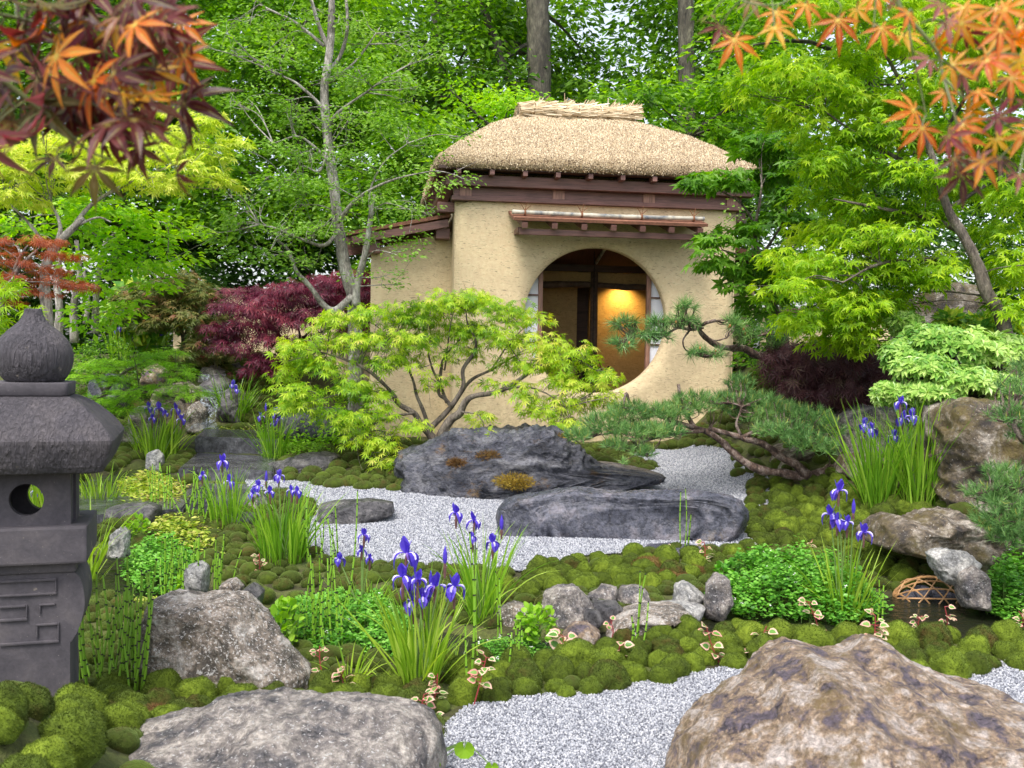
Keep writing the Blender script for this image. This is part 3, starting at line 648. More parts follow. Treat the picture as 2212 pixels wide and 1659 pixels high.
def holewall(cx, cz, r, hx, z0, z1, y0, y1, name):
    mb = MB(); n = 48; a = np.arange(n)*2*np.pi/n; out = []
    for t in a:
        dx, dz = math.cos(t), math.sin(t); s = min([(L-c)/d for L, c, d in ((hx, cx, dx), (-hx, cx, dx), (z1, cz, dz), (z0, cz, dz)) if abs(d) > 1e-9 and (L-c)/d > 0])
        out.append((cx+dx*s, cz+dz*s))
    V = []
    for y, oo in ((y0, 1), (y1, 1), (y1, 0), (y0, 0)):
        for t, o in zip(a, out): V.append(lp(*((o[0], y, o[1]) if oo else (cx+r*math.cos(t), y, cz+r*math.sin(t)))))
    i = np.arange(4)[:, None]*n; j = np.arange(n)[None]; q = (j+1) % n; i2 = (np.arange(4)[:, None]+1) % 4*n
    mb.add(np.array(V), np.stack([i+j, i+q, i2+q, i2+j], -1).reshape(-1, 4)); return mb
z0, z1 = LZ(1150), LZ(1004); hb = .121
fb = holewall(-.014, LZ(1068), .053, hb, z0, z1, -hb, -hb+.03, 'f').build('fire_box_front', M['stone'], sl)
holewall(.010, LZ(1076), .054, hb, z0, z1, hb-.03, hb, 'b').build('fire_box_back', M['stone'], sl)
for s in (-1, 1):
    mb = MB(); box(mb, lp(s*(hb-.015), 0, (z0+z1)/2), (.03, 2*hb-.064, z1-z0), LA); mb.build('fire_box_side', M['stone'], sl)
mb = MB(); box(mb, lp(hb+.004, 0, (z0+z1)/2), (.01, .10, z1-z0), LA); mb.build('side_fillet', M['stone'], sl)
mb = MB(); box(mb, lp(0, 0, LZ(1160)), (.35, .35, LZ(1120)-LZ(1197)), LA, 0, .008); mb.build('platform', M['stone'], sl)
mb = MB(); box(mb, lp(0, 0, LZ(1207)), (.27, .27, .045), LA, 0, .006); mb.build('platform_neck', M['stone'], sl)
# drum: extruded bulging outline with carved strips
pr = [(.112, 1222), (.135, 1226), (.152, 1245), (.160, 1280), (.155, 1310), (.138, 1345), (.118, 1368), (.112, 1385), (.110, 1560)]
pts = curve(np.array([(x, LZ(z)) for x, z in pr]), 5); loop = [(x, z) for x, z in pts]+[(-x, z) for x, z in pts[::-1]]; n = len(loop); mb = MB()
V = [lp(x, -.125, z) for x, z in loop]+[lp(x, .125, z) for x, z in loop]
mb.add(np.array(V), [[i, (i+1) % n, n+(i+1) % n, n+i] for i in range(n)]+[list(range(n))[::-1], list(range(n, 2*n))]); dr = mb.build('carved_base', M['stone'], sl)
mb = MB()
for x0, x1, y0, y1 in ((-.10, .075, 1232, 1238), (.07, .075, 1238, 1262), (-.10, .075, 1262, 1267), (-.10, -.02, 1285, 1290), (-.02, -.015, 1285, 1312), (-.10, -.015, 1312, 1318), (.01, .075, 1326, 1331), (.01, .015, 1331, 1355), (-.10, .08, 1362, 1368), (.075, .08, 1326, 1362), (.02, .07, 1285, 1289), (.02, .025, 1289, 1305)):
    box(mb, lp((x0+x1)/2, -.127, (LZ(y0)+LZ(y1))/2), (x1-x0, .012, LZ(y0)-LZ(y1)), LA, 0, .003)
mb.build('carving', M['stone'], dr)
# ------------------------------------------------------------------ rocks
M['r_brown'] = rockmat('tan_boulder_stone', (.10, .08, .10), (.27, .19, .12), (.44, .38, .345), .6, 10, moss=((.16, .09, .03), (.13, .11, .03)), mossamt=.55, speck=(.58, .55, .52), speckamt=.68)
M['r_grey'] = rockmat('grey_boulder_stone', (.085, .08, .085), (.20, .175, .16), (.38, .34, .30), .6, 9, moss=((.18, .12, .06), (.10, .10, .04)), mossamt=.62, speck=(.55, .54, .53), speckamt=.60)
M['r_lichen'] = rockmat('lichen_boulder_stone', (.10, .085, .07), (.24, .195, .155), (.44, .40, .36), .75, 9, moss=((.22, .16, .09), (.26, .20, .13)), mossamt=.58, speck=(.62, .60, .58), speckamt=.57)
M['r_blue'] = rockmat('blue_slate_stone', (.030, .032, .044), (.06, .062, .08), (.135, .135, .15), .33, 5.5, (1, 1, 1.8), moss=((.20, .09, .025), (.17, .12, .02)), mossamt=.60, speck=(.42, .42, .44), speckamt=.69)
M['r_slab'] = rockmat('violet_slate_stone', (.045, .047, .065), (.075, .077, .10), (.135, .125, .145), .30, 5, (1, 1, 1), moss=((.10, .065, .03), (.14, .10, .03)), mossamt=.60, speck=(.42, .38, .42), speckamt=.71, bs=.6)
M['r_dark'] = rockmat('dark_wet_stone', (.045, .043, .048), (.085, .08, .083), (.15, .14, .14), .33, 6, speck=(.4, .4, .4), speckamt=.72)
M['r_moss'] = rockmat('mossy_boulder_stone', (.055, .045, .04), (.13, .10, .068), (.33, .29, .245), .7, 6, moss=((.10, .065, .02), (.12, .10, .02)), mossamt=.50, speck=(.6, .57, .52), speckamt=.64)
M['r_pale'] = rockmat('pale_stone', (.20, .20, .20), (.36, .35, .33), (.52, .50, .48), .6, 9, speck=(.65, .65, .65), speckamt=.62)
RKI = [0]
def rock(name, label, poly, d, thick, mat, lev=5, amp=.05, cuts=9, sink=.06, group=None, ex=.62, push=None, lean=0):
    """poly: outline as seen from the front (picture px) turned into a solid of real thickness standing at distance d"""
    RKI[0] += 1; rg = np.random.default_rng(RKI[0]*13+1)
    w3 = np.array([P(a, b_, d) for a, b_ in poly]); q = w3[:, [0, 2]]; mn, mx = q.min(0), q.max(0); c = (mn+mx)/2
    low = q[:, 1] < mn[1]+.25*(mx[1]-mn[1]); q = q.copy(); q[low, 1] -= sink; c[1] = (q[:, 1].min()+mx[1])/2
    ang = np.linspace(-np.pi, np.pi, 181); rho = np.zeros(181)
    for k, t in enumerate(ang):
        e = np.array([math.cos(t), math.sin(t)]); best = 0
        for i in range(len(q)):
            a, b_ = q[i]-c, q[(i+1) % len(q)]-c; ab = b_-a; den = e[0]*ab[1]-e[1]*ab[0]
            if abs(den) < 1e-9: continue
            s = (a[0]*ab[1]-a[1]*ab[0])/den; u = (a[0]*e[1]-a[1]*e[0])/den
            if 0 <= u <= 1 and s > best: best = s
        rho[k] = best
    V, F = ico(lev); U_ = V.copy()
    for k in range(cuts):
        n = unit(rg.normal(size=3)*np.array([.8, 1.2, .8])); o = rg.uniform(.72, .93); h = U_@n-o; U_ = U_-np.where(h > 0, h, 0)[:, None]*n*.85
    phi = np.arctan2(V[:, 2], V[:, 0]); s = np.hypot(V[:, 0], V[:, 2]); shr = np.linalg.norm(U_, axis=1); rr = np.interp(phi, ang, rho)
    sc = s**ex; x = c[0]+rr*sc*np.cos(phi)*(.35+.65*shr); z = c[1]+rr*sc*np.sin(phi)*(.35+.65*shr); y = d+thick*np.sign(V[:, 1])*np.abs(V[:, 1])**.8*shr*shr
    if lean: y = y+lean*(z-c[1])
    W3 = np.stack([x, y, z], 1); size = min(mx[0]-mn[0], mx[1]-mn[1]); ctr = np.array([c[0], d, c[1]])
    od = unit((W3-ctr)/np.array([max(mx[0]-mn[0], .01), 2*thick, max(mx[1]-mn[1], .01)])); f1 = 1.1/max(size, .05)
    sz_ = max(size, .12); q3 = W3*np.array([1, 1, 1.9])
    disp = fbm(q3*f1+RKI[0]*3.1, 6)*amp*size*1.5+fbm(q3*f1*2.6+9+RKI[0], 5, True)*amp*size*2.1
    if lev >= 5: disp = disp+fbm(q3*14+RKI[0], 4, True)*.008
    W3 = W3+od*disp[:, None]
    base = (c[0], d, float(q[:, 1].min()))
    return tag(MB().add(W3, F).build(name, mat, loc=base, smooth=True), label, 'rock', group)
def gd(px, py): return float(G(px, py)[1])
rock('boulder', 'huge tan and grey boulder filling the bottom right corner', [(1425, 1760), (1465, 1690), (1505, 1630), (1560, 1580), (1620, 1545), (1665, 1510), (1710, 1475), (1752, 1450), (1792, 1458), (1850, 1478), (1905, 1472), (1960, 1445), (2010, 1465), (2060, 1495), (2110, 1515), (2170, 1535), (2270, 1560), (2360, 1610), (2420, 1680), (2420, 1800)], 2.85, .5, M['r_brown'], 7, .035, 14, .2, ex=.8, lean=.45)
rock('flat_boulder', 'low wide grey boulder lying along the bottom edge left of the gravel', [(150, 1690), (220, 1630), (350, 1600), (450, 1572), (560, 1560), (700, 1552), (800, 1552), (880, 1562), (930, 1578), (950, 1615), (960, 1680), (940, 1760), (230, 1760)], 2.85, .36, M['r_grey'], 6, .05, 10, .1, ex=.6, lean=.5)
rock('boulder', 'rough grey trapezoid boulder beside the horsetails right of the lantern', [(318, 1500), (310, 1440), (322, 1350), (335, 1310), (356, 1294), (420, 1300), (470, 1296), (515, 1300), (545, 1325), (590, 1370), (625, 1410), (662, 1440), (668, 1470), (640, 1490), (560, 1500)], 3.95, .26, M['r_lichen'], 7, .028, 9, .08, ex=.5)
rock('craggy_boulder', 'long dark blue craggy rock with orange moss under the green maple', [(856, 1052), (856, 1010), (872, 985), (930, 976), (985, 948), (1060, 936), (1130, 934), (1190, 944), (1232, 968), (1262, 1000), (1330, 1012), (1390, 1012), (1422, 1020), (1415, 1030), (1330, 1044), (1240, 1052), (1170, 1066), (1080, 1062), (980, 1068), (900, 1072)], 7.75, .5, M['r_blue'], 7, .10, 12, .08, ex=.42)
rock('slab_boulder', 'smooth violet grey slab rock standing in the gravel in the centre right', [(1072, 1135), (1078, 1100), (1100, 1078), (1160, 1072), (1240, 1060), (1330, 1068), (1420, 1064), (1540, 1062), (1610, 1072), (1640, 1105), (1632, 1140), (1600, 1160), (1480, 1166), (1320, 1165), (1150, 1163), (1085, 1150)], 6.35, .20, M['r_slab'], 6, .035, 12, .06, ex=.24)
rock('flat_rock', 'flat dark slab rock at the left edge of the gravel behind the irises', [(690, 1140), (690, 1092), (740, 1084), (800, 1082), (846, 1088), (848, 1112), (800, 1125), (740, 1142)], 6.6, .16, M['r_dark'], 5, .03, 8, group=None, ex=.3)
rock('rock', 'dark rounded rock between two iris clumps left of the gravel', [(482, 1145), (482, 1118), (510, 1108), (550, 1112), (550, 1148)], 6.5, .14, M['r_dark'], 4, .05, 6)
rock('rock', 'dark angular rock at the far left tip of the gravel beside the steps', [(572, 1025), (578, 1005), (630, 990), (700, 978), (735, 985), (725, 1010), (690, 1035), (640, 1042)], 8.2, .22, M['r_dark'], 5, .05, 9, ex=.5)
rock('rock', 'large dark rock partly hidden behind the green maple beside the steps', [(605, 935), (610, 895), (650, 882), (740, 885), (800, 890), (800, 940)], 9.4, .3, M['r_slab'], 5, .04, 7, ex=.5)
rock('rock', 'blue grey rock with brown moss behind the right iris clump', [(1795, 960), (1810, 900), (1850, 872), (1900, 880), (1960, 890), (2030, 895), (2040, 960), (1990, 990), (1850, 990)], 7.6, .4, M['r_grey'], 5, .05, 9, .1)
rock('boulder', 'craggy brown boulder with moss beside the right iris clump', [(2020, 1060), (2025, 960), (2030, 895), (2080, 876), (2140, 885), (2190, 910), (2240, 950), (2330, 990), (2330, 1080), (2120, 1110)], 6.3, .42, M['r_moss'], 6, .07, 12, .1, ex=.55)
rock('flat_rock', 'flat mossy rock under the leaning pine trunk', [(1660, 1000), (1680, 968), (1730, 955), (1790, 960), (1810, 990), (1780, 1015), (1720, 1030), (1670, 1020)], 7.9, .35, M['r_moss'], 5, .04, 9)
rock('rock', 'tan rock just behind the tall right irises', [(1800, 1020), (1820, 985), (1900, 975), (1980, 990), (1990, 1040), (1850, 1050)], 7.3, .3, M['r_moss'], 5, .05, 9)
rock('boulder', 'dark wet mottled boulder on the right bank above the basket', [(1870, 1170), (1885, 1125), (1920, 1112), (1960, 1128), (2000, 1108), (2060, 1112), (2120, 1150), (2200, 1170), (2260, 1200), (2240, 1230), (2120, 1215), (2040, 1195), (1950, 1190)], 5.55, .3, M['r_moss'], 6, .07, 10, .08, ex=.55)
rock('rock', 'pale grey pointed rock above the basket', [(2008, 1200), (2040, 1190), (2080, 1200), (2108, 1215), (2090, 1235), (2060, 1248), (2030, 1240)], 5.1, .09, M['r_pale'], 5, .08, 8, .02)
rock('rock', 'grey rock right of the basket at the water', [(2070, 1240), (2100, 1225), (2125, 1245), (2130, 1290), (2080, 1290)], 5.0, .1, M['r_grey'], 4, .06, 8)
rock('boulder', 'round grey boulder among the small stones in the centre', [(1176, 1320), (1180, 1285), (1205, 1268), (1240, 1270), (1270, 1300), (1278, 1335), (1250, 1358), (1200, 1365)], 4.75, .12, M['r_grey'], 5, .05, 10, .03)
rock('rock', 'grey wedge stone right of the round grey boulder, upper one', [(1270, 1285), (1300, 1264), (1330, 1268), (1338, 1300), (1300, 1308)], 4.98, .08, M['r_grey'], 4, .05, 9, .02)
rock('rock', 'long pale stone under the brown moss in the centre', [(1328, 1290), (1340, 1268), (1385, 1270), (1412, 1290), (1410, 1310), (1350, 1312)], 5.0, .10, M['r_grey'], 4, .05, 9, .02)
rock('rock', 'dark angular stone between the grey stones in the centre', [(1268, 1325), (1278, 1298), (1330, 1300), (1345, 1318), (1320, 1345)], 4.8, .08, M['r_dark'], 4, .05, 9, .02)
rock('rock', 'small dark knobbly stone beside the round grey boulder', [(1258, 1345), (1266, 1318), (1288, 1318), (1300, 1338), (1288, 1358)], 4.65, .04, M['r_dark'], 4, .07, 8, .01)
rock('rock', 'brown wet stone lying in the stream below the round grey boulder', [(1215, 1372), (1235, 1350), (1270, 1348), (1295, 1368), (1280, 1392), (1235, 1392)], 4.55, .10, M['r_brown'], 4, .05, 7, .03)
rock('flat_rock', 'flat olive stone sloping into the stream', [(1290, 1372), (1330, 1330), (1400, 1312), (1480, 1310), (1490, 1325), (1400, 1350), (1330, 1378)], 4.72, .22, M['r_lichen'], 4, .03, 6, .03)
rock('rock', 'white grey stone beside the right watercress', [(1453, 1290), (1460, 1262), (1480, 1258), (1520, 1285), (1515, 1300), (1470, 1300)], 4.98, .07, M['r_pale'], 4, .06, 9, .02)
rock('rock', 'pale flat stone between stream and brown moss', [(1420, 1322), (1425, 1302), (1470, 1302), (1525, 1310), (1510, 1328)], 4.85, .10, M['r_pale'], 4, .04, 7, .02)
rock('rock', 'grey stone at the left end of the right watercress', [(1522, 1320), (1525, 1262), (1545, 1240), (1572, 1248), (1578, 1300), (1560, 1325)], 4.9, .09, M['r_grey'], 4, .05, 8, .03)
rock('rock', 'brownish stone behind the lime plant left of the round grey boulder', [(1062, 1360), (1068, 1315), (1110, 1304), (1160, 1312), (1168, 1345), (1120, 1370)], 4.72, .12, M['r_lichen'], 4, .05, 8, .03)
rock('rock', 'dark square stone on the horsetail bank in the centre left', [(520, 1300), (525, 1275), (545, 1262), (568, 1278), (560, 1305)], 4.7, .08, M['r_dark'], 4, .04, 8, .02)
rock('rock', 'grey stone left of the dark square stone', [(475, 1290), (480, 1260), (505, 1252), (522, 1270), (512, 1295)], 4.8, .08, M['r_lichen'], 4, .05, 8, .02)
rock('rock', 'pale stone among the horsetails behind the trapezoid boulder', [(400, 1275), (405, 1225), (430, 1212), (448, 1225), (445, 1270)], 4.9, .08, M['r_pale'], 4, .05, 8, .02)
rock('rock', 'white grey stone at the stream right of the lantern ledge', [(238, 1195), (244, 1155), (262, 1138), (275, 1150), (275, 1190)], 5.4, .08, M['r_pale'], 4, .06, 8, .03)
rock('rock', 'dark slab at the stream above the white stone', [(225, 1125), (235, 1095), (310, 1085), (345, 1095), (335, 1120)], 6.5, .15, M['r_dark'], 4, .04, 8, .05)
rock('rock', 'grey rock under the mid left irises by the gravel tip', [(520, 1100), (535, 1065), (560, 1062), (580, 1090), (570, 1115)], 6.9, .1, M['r_grey'], 4, .05, 8, .02)
rock('rock', 'flat dark stone at the gravel edge on the centre moss bank', [(1385, 1192), (1395, 1180), (1450, 1176), (1515, 1182), (1520, 1195)], 5.95, .12, M['r_slab'], 4, .03, 6, .02)
# rocks of the waterfall
rock('rock', 'small cube shaped pale stone beside the left iris clump', [(318, 1008), (320, 980), (340, 970), (352, 985), (350, 1012)], 8.2, .08, M['r_pale'], 4, .04, 8, .03)
rock('rock', 'round topped brown rock behind the bright yew fronds', [(308, 835), (312, 800), (335, 787), (358, 800), (362, 838)], 10.8, .2, M['r_brown'], 4, .06, 8)
rock('rock', 'grey rock at the head of the waterfall', [(430, 825), (440, 795), (465, 790), (490, 805), (495, 825)], 11.3, .2, M['r_grey'], 4, .06, 8)
rock('rock', 'smooth dark rock above the waterfall on the right', [(485, 815), (490, 790), (520, 784), (552, 792), (555, 815)], 11.6, .2, M['r_dark'], 4, .04, 8)
rock('rock', 'dark blue rock in the shade of the yew on the left', [(200, 870), (205, 825), (235, 808), (268, 815), (275, 870)], 10.4, .25, M['r_slab'], 4, .05, 8)
rock('rock', 'broad brown rock left of the waterfall', [(335, 890), (345, 835), (400, 830), (445, 850), (450, 900), (390, 910)], 10.5, .3, M['r_moss'], 5, .06, 9)
rock('rock', 'dark wet rock on the right side of the waterfall', [(478, 910), (482, 850), (510, 840), (535, 865), (535, 910)], 10.4, .25, M['r_dark'], 5, .06, 9)
rock('rock', 'tan stone at the left foot of the waterfall', [(405, 920), (410, 880), (428, 868), (445, 885), (442, 922)], 10.15, .12, M['r_lichen'], 4, .06, 8)
rock('rock', 'grey rock beside the pool left of the iris clump', [(262, 960), (268, 925), (300, 912), (335, 925), (340, 950), (300, 970)], 9.3, .2, M['r_lichen'], 4, .06, 8)
rock('rock', 'grey rock under the yew beside the pool', [(285, 920), (290, 885), (320, 875), (345, 885), (345, 925)], 9.9, .2, M['r_grey'], 4, .06, 8)
rock('rock', 'dark rock beneath the back irises', [(395, 800), (400, 745), (425, 730), (445, 760), (450, 800)], 12.0, .2, M['r_dark'], 4, .06, 8)
rock('boulder', 'large brown lichen boulder behind the right rhododendron', [(1945, 760), (1955, 690), (1985, 650), (2040, 622), (2100, 632), (2125, 680), (2130, 780)], 8.6, .5, M['r_moss'], 5, .05, 9, .3)
# waterfall: dark stone face with a sheet of running water
rock('rock', 'dark stone face under the waterfall', [(425, 920), (432, 830), (470, 815), (500, 830), (500, 925)], 10.75, .25, M['r_dark'], 5, .06, 8)
m, nt, b = newmat('falling_water'); co = objco(nt, (14, 14, 3)); n = noise(nt, co, 2.2, 5, 1.5)
b.inputs['Base Color'].default_value = (.38, .43, .50, 1); b.inputs['Roughness'].default_value = .15
nt.links.new(ramp(nt, n, [0.02, .75], [.46, .66]), b.inputs['Alpha']); bump(nt, b, n, .8, .02); M['fall'] = m
ctl = [(10.95, 432, 487, 808), (10.75, 440, 486, 828), (10.38, 436, 482, 850), (10.22, 430, 470, 880), (10.15, 425, 466, 905), (10.0, 415, 470, 920), (9.85, 405, 478, 928)]
mb = MB(); rows = []
for d, xl, xr, py in ctl: rows.append([P(xl+(xr-xl)*t, py, d) for t in np.linspace(0, 1, 14)])
rows = curve(np.array(rows).reshape(len(rows), -1), 5).reshape(-1, 14, 3); nr = len(rows); V = rows.reshape(-1, 3); V = V+np.stack([0*V[:, 0], -np.abs(fbm(V*9, 3))*.05, 0*V[:, 0]], 1)
i = np.arange(nr-1)[:, None]*14; j = np.arange(13)[None]
mb.add(V, np.stack([i+j, i+j+1, i+15+j, i+14+j], -1).reshape(-1, 4)); tag(mb.build('waterfall', M['fall'], smooth=True), kind='structure')
# ------------------------------------------------------------------ stone steps and wet paving
M['paving'] = rockmat('wet_paving_stone', (.035, .035, .042), (.06, .06, .07), (.10, .10, .11), .16, 4, speck=(.2, .2, .22), speckamt=.72, bs=.25)
def slab(name, label, corners, topz, thick, group=None):
    cs = [np.array([G(a, b_)[0], G(a, b_)[1]]) for a, b_ in corners]; c = sum(cs)/len(cs)
    bm = bmesh.new(); vs = [bm.verts.new((p[0], p[1], topz)) for p in cs]; f = bm.faces.new(vs); bm.normal_update()
    if f.normal.z < 0: f.normal_flip()
    r = bmesh.ops.extrude_face_region(bm, geom=[f])
    for v in [e for e in r['geom'] if isinstance(e, bmesh.types.BMVert)]: v.co.z -= thick
    bmesh.ops.recalc_face_normals(bm, faces=bm.faces[:]); bmesh.ops.bevel(bm, geom=bm.edges[:], offset=.012, segments=2, affect='EDGES'); bmesh.ops.recalc_face_normals(bm, faces=bm.faces[:])
    bm.verts.index_update(); V = np.array([v.co[:] for v in bm.verts]); F = [[v.index for v in f.verts] for f in bm.faces]; bm.free()
    return tag(MB().add(V, F).build(name, M['paving'], loc=(c[0], c[1], topz-thick)), label, 'stone step' if name == 'stone_step' else 'paving slab', group)
def slabat(name, label, cs, zoff, thick, group=None):
    z = float(np.mean([G(a, b_)[2] for a, b_ in cs]))+zoff; slab(name, label, cs, z, thick, group)
slabat('stone_step', 'thick dark stone step at the top of the wet paving', PAVE[0], .10, .30)
slabat('paving_slab', 'wet dark paving slab right below the stone step', PAVE[1], .045, .15)
slabat('paving_slab', 'wet dark paving slab to the left reaching towards the lantern', PAVE[2], .02, .15)
slabat('paving_slab', 'wet dark paving slab in the middle of the path behind the irises', PAVE[3], .035, .15)
# ------------------------------------------------------------------ moss cushions
m, nt, b = newmat('cushion_moss'); oi = nt.nodes.new('ShaderNodeObjectInfo'); g = nt.nodes.new('ShaderNodeNewGeometry')
co = g.outputs['Position']; n1 = noise(nt, co, 14, 4, .3); n2 = noise(nt, co, 90, 3)
a1 = nd(nt, 'ShaderNodeMath', operation='MULTIPLY_ADD'); nt.links.new(oi.outputs['Random'], a1.inputs[0]); a1.inputs[1].default_value = .55
a2 = nd(nt, 'ShaderNodeMath', operation='MULTIPLY_ADD'); nt.links.new(n1, a2.inputs[0]); a2.inputs[1].default_value = .9; a2.inputs[2].default_value = -.22; nt.links.new(a2.outputs[0], a1.inputs[2])
c = ramp(nt, a1.outputs[0], [(.055, .034, .008), (.036, .052, .005), (.060, .088, .006), (.095, .135, .009), (.17, .22, .02)], [.1, .3, .5, .75, 1])
c = mixc(nt, .45, c, ramp(nt, g.outputs['Random Per Island'], [.25, .5, .85], [0, .5, 1]), 'OVERLAY')
nt.links.new(c, b.inputs['Base Color']); b.inputs['Roughness'].default_value = .85; b.inputs['Specular IOR Level'].default_value = .2
b.inputs['Sheen Weight'].default_value = .3; b.inputs['Sheen Tint'].default_value = (.5, .7, .2, 1)
bump(nt, b, n2, .8, .006); M['moss'] = m
M['moss_brown'] = leafmat('brown_moss', [(.09, .045, .015), (.17, .09, .03), (.20, .15, .04)], .2, .8)
def cushion_mesh(k, nf=5200):
    V, F = ico(4); V = V.copy(); rg = np.random.default_rng(k)
    V = V*(1+.26*fbm(V*1.3+k*7, 2)+.06*fbm(V*5+k, 2))[:, None]; V[:, 2] *= .92+.12*(k % 3); n0 = unit(V)
    mb = MB(); mb.add(V, F)
    c = V[F].mean(1); ok = np.where(c[:, 2] > -.35)[0]; fi = rg.choice(ok, nf); q = V[F[fi]]; a = rg.random((nf, 1)); bb = rg.random((nf, 1)); a, bb = np.where(a+bb > 1, 1-a, a), np.where(a+bb > 1, 1-bb, bb)
    pos = q[:, 0]+(q[:, 1]-q[:, 0])*a+(q[:, 2]-q[:, 0])*bb; nn = unit(pos)
    T = (np.array([[-.16, 0, 0], [.16, 0, 0], [0, 1, 0]]), [np.array([[0, 1, 2]])])
    scatter(mb, T, pos-nn*.01, nn+rg.normal(size=(nf, 3))*.35, rg.normal(size=(nf, 3)), rg.uniform(.05, .13, nf))
    return mb.build('moss_cushion', M['moss'], loc=(0, 0, 0), smooth=True)
protos = [cushion_mesh(k) for k in range(6)]; first = [True]*6
CUSH = []
def place_cushion(x, y, r, label, group, z=None, flat=1.):
    k = int(RNG.integers(6)); o = protos[k]
    if not first[k]: o = o.copy(); COL.objects.link(o)
    first[k] = False
    o.location = (x, y, (gz_(x, y) if z is None else z)+r*.12*flat); o.scale = (r*RNG.uniform(.9, 1.15), r*RNG.uniform(.9, 1.15), r*RNG.uniform(.85, 1.1)*flat); o.rotation_euler = (RNG.uniform(-.2, .2), RNG.uniform(-.2, .2), RNG.uniform(0, 6.28))
    tag(o, label, 'moss', group); CUSH.append((x, y, r)); return o
def gz_(x, y): return float(gz(np.array([x]), np.array([y]))[0])
stuff_cush = []
def moss_area(poly, r0, r1, n, label, group, pack=.84, flat=1., tries=4000, stuff=False):
    xs = [p[0] for p in poly]; ys = [p[1] for p in poly]; cnt = 0; lst = []
    for _ in range(tries):
        if cnt >= n: break
        px, py = RNG.uniform(min(xs), max(xs)), RNG.uniform(min(ys), max(ys))
        if not inpoly(np.array([px]), np.array([py]), poly)[0]: continue
        r = RNG.uniform(r0, r1)*(1.15 if RNG.random() < .15 else 1)
        p = G(px, py)
        if max(float(pdist(p[0:1], p[1:2], k)[0]) for k in WPV) > -.04: continue
        if any((p[0]-a)**2+(p[1]-b_)**2 < ((r+c_)*pack)**2 for a, b_, c_ in CUSH): continue
        if stuff: stuff_cush.append((p[0], p[1], gz_(p[0], p[1]), r)); CUSH.append((p[0], p[1], r))
        else: place_cushion(p[0], p[1], r, label, group, flat=flat)
        cnt += 1
    return cnt
A = lambda s, g: (s, g)
tot = 0
tot += moss_area([(-20, 1400), (60, 1420), (130, 1480), (175, 1560), (250, 1690), (-20, 1720)], .055, .095, 60, 'bright green moss cushion heaped in the bottom left corner before the lantern', 'moss cushions before the lantern')
tot += moss_area([(160, 1490), (330, 1495), (660, 1490), (820, 1480), (960, 1520), (900, 1545), (660, 1530), (480, 1545), (420, 1560), (260, 1590), (190, 1560)], .050, .078, 36, 'round moss cushion in the row between the trapezoid boulder and the low front boulder', 'moss cushions under the trapezoid boulder')
tot += moss_area([(960, 1440), (1100, 1420), (1330, 1385), (1500, 1360), (1590, 1440), (1400, 1480), (1340, 1496), (1100, 1510), (1000, 1530)], .040, .080, 64, 'round moss cushion on the bank between the centre stream and the front gravel', 'moss cushions edging the front gravel')
tot += moss_area([(1400, 1362), (1700, 1366), (2220, 1384), (2220, 1440), (2020, 1470), (1900, 1450), (1700, 1440), (1600, 1450), (1500, 1410)], .044, .085, 70, 'round moss cushion on the bank behind the huge tan boulder', 'moss cushions behind the huge boulder')
tot += moss_area([(1080, 1250), (1170, 1230), (1250, 1208), (1400, 1197), (1560, 1192), (1640, 1172), (1650, 1200), (1560, 1240), (1400, 1270), (1180, 1275), (1080, 1300)], .045, .078, 50, 'green moss cushion on the bank between the centre gravel and the grey stream stones', 'moss cushions on the centre bank')
tot += moss_area([(1630, 1160), (1615, 1060), (1680, 1040), (1800, 1030), (1860, 1090), (1990, 1100), (1990, 1110), (1880, 1125), (1960, 1190), (2010, 1210), (1990, 1260), (1920, 1250), (1800, 1190), (1650, 1180)], .050, .078, 105, 'small moss cushion on the right bank around the irises above the watercress', 'moss cushions on the right bank')
moss_area([(660, 1040), (700, 985), (800, 965), (860, 985), (855, 1060), (720, 1052)], .055, .088, 80, 'dark moss cushion at the foot of the green maple', 'moss cushions under the green maple', stuff=True)
moss_area([(300, 1130), (330, 1060), (420, 1075), (400, 1150), (560, 1170), (720, 1230), (740, 1300), (560, 1300), (520, 1240), (380, 1220)], .035, .055, 70, '', '', stuff=True)
moss_area([(190, 1300), (330, 1310), (330, 1480), (180, 1490)], .035, .055, 25, '', '', stuff=True)
moss_area([(390, 1000), (430, 950), (470, 920), (600, 930), (720, 1000), (640, 1000), (560, 940), (440, 940), (410, 1040), (300, 1075), (270, 1030)], .045, .07, 60, '', '', stuff=True)
moss_area([(400, 800), (560, 770), (640, 820), (620, 900), (500, 935), (560, 850), (430, 800)], .07, .11, 50, '', '', stuff=True)
moss_area([(260, 1000), (300, 940), (420, 780), (240, 780), (180, 860)], .07, .12, 50, '', '', stuff=True)
moss_area([(1560, 960), (1800, 930), (2000, 1000), (2000, 1060), (1840, 1060), (1600, 1040)], .05, .07, 40, '', '', stuff=True)
moss_area([(700, 1330), (1000, 1440), (940, 1500), (660, 1480), (560, 1400), (620, 1330)], .035, .055, 40, '', '', stuff=True)
moss_area([(1640, 1170), (2010, 1215), (2010, 1262), (1700, 1262)], .034, .05, 40, '', '', stuff=True)
q = np.random.default_rng(9).uniform((-3.6, 2.2), (3.8, 10.2), (26000, 2)); ok = (pdist(q[:, 0], q[:, 1], WG1) < -.03) & (pdist(q[:, 0], q[:, 1], WG2) < -.03) & (pdist(q[:, 0], q[:, 1], WR) < -.03) & (pdist(q[:, 0], q[:, 1], WL) < -.02) & (np.max([pdist(q[:, 0], q[:, 1], k) for k in WPV], 0) < -.09) & (np.abs(q[:, 0]) < .58*q[:, 1]) & (q[:, 1] < 9.6+.14*q[:, 0])
q = q[ok]; ca = np.array(CUSH)
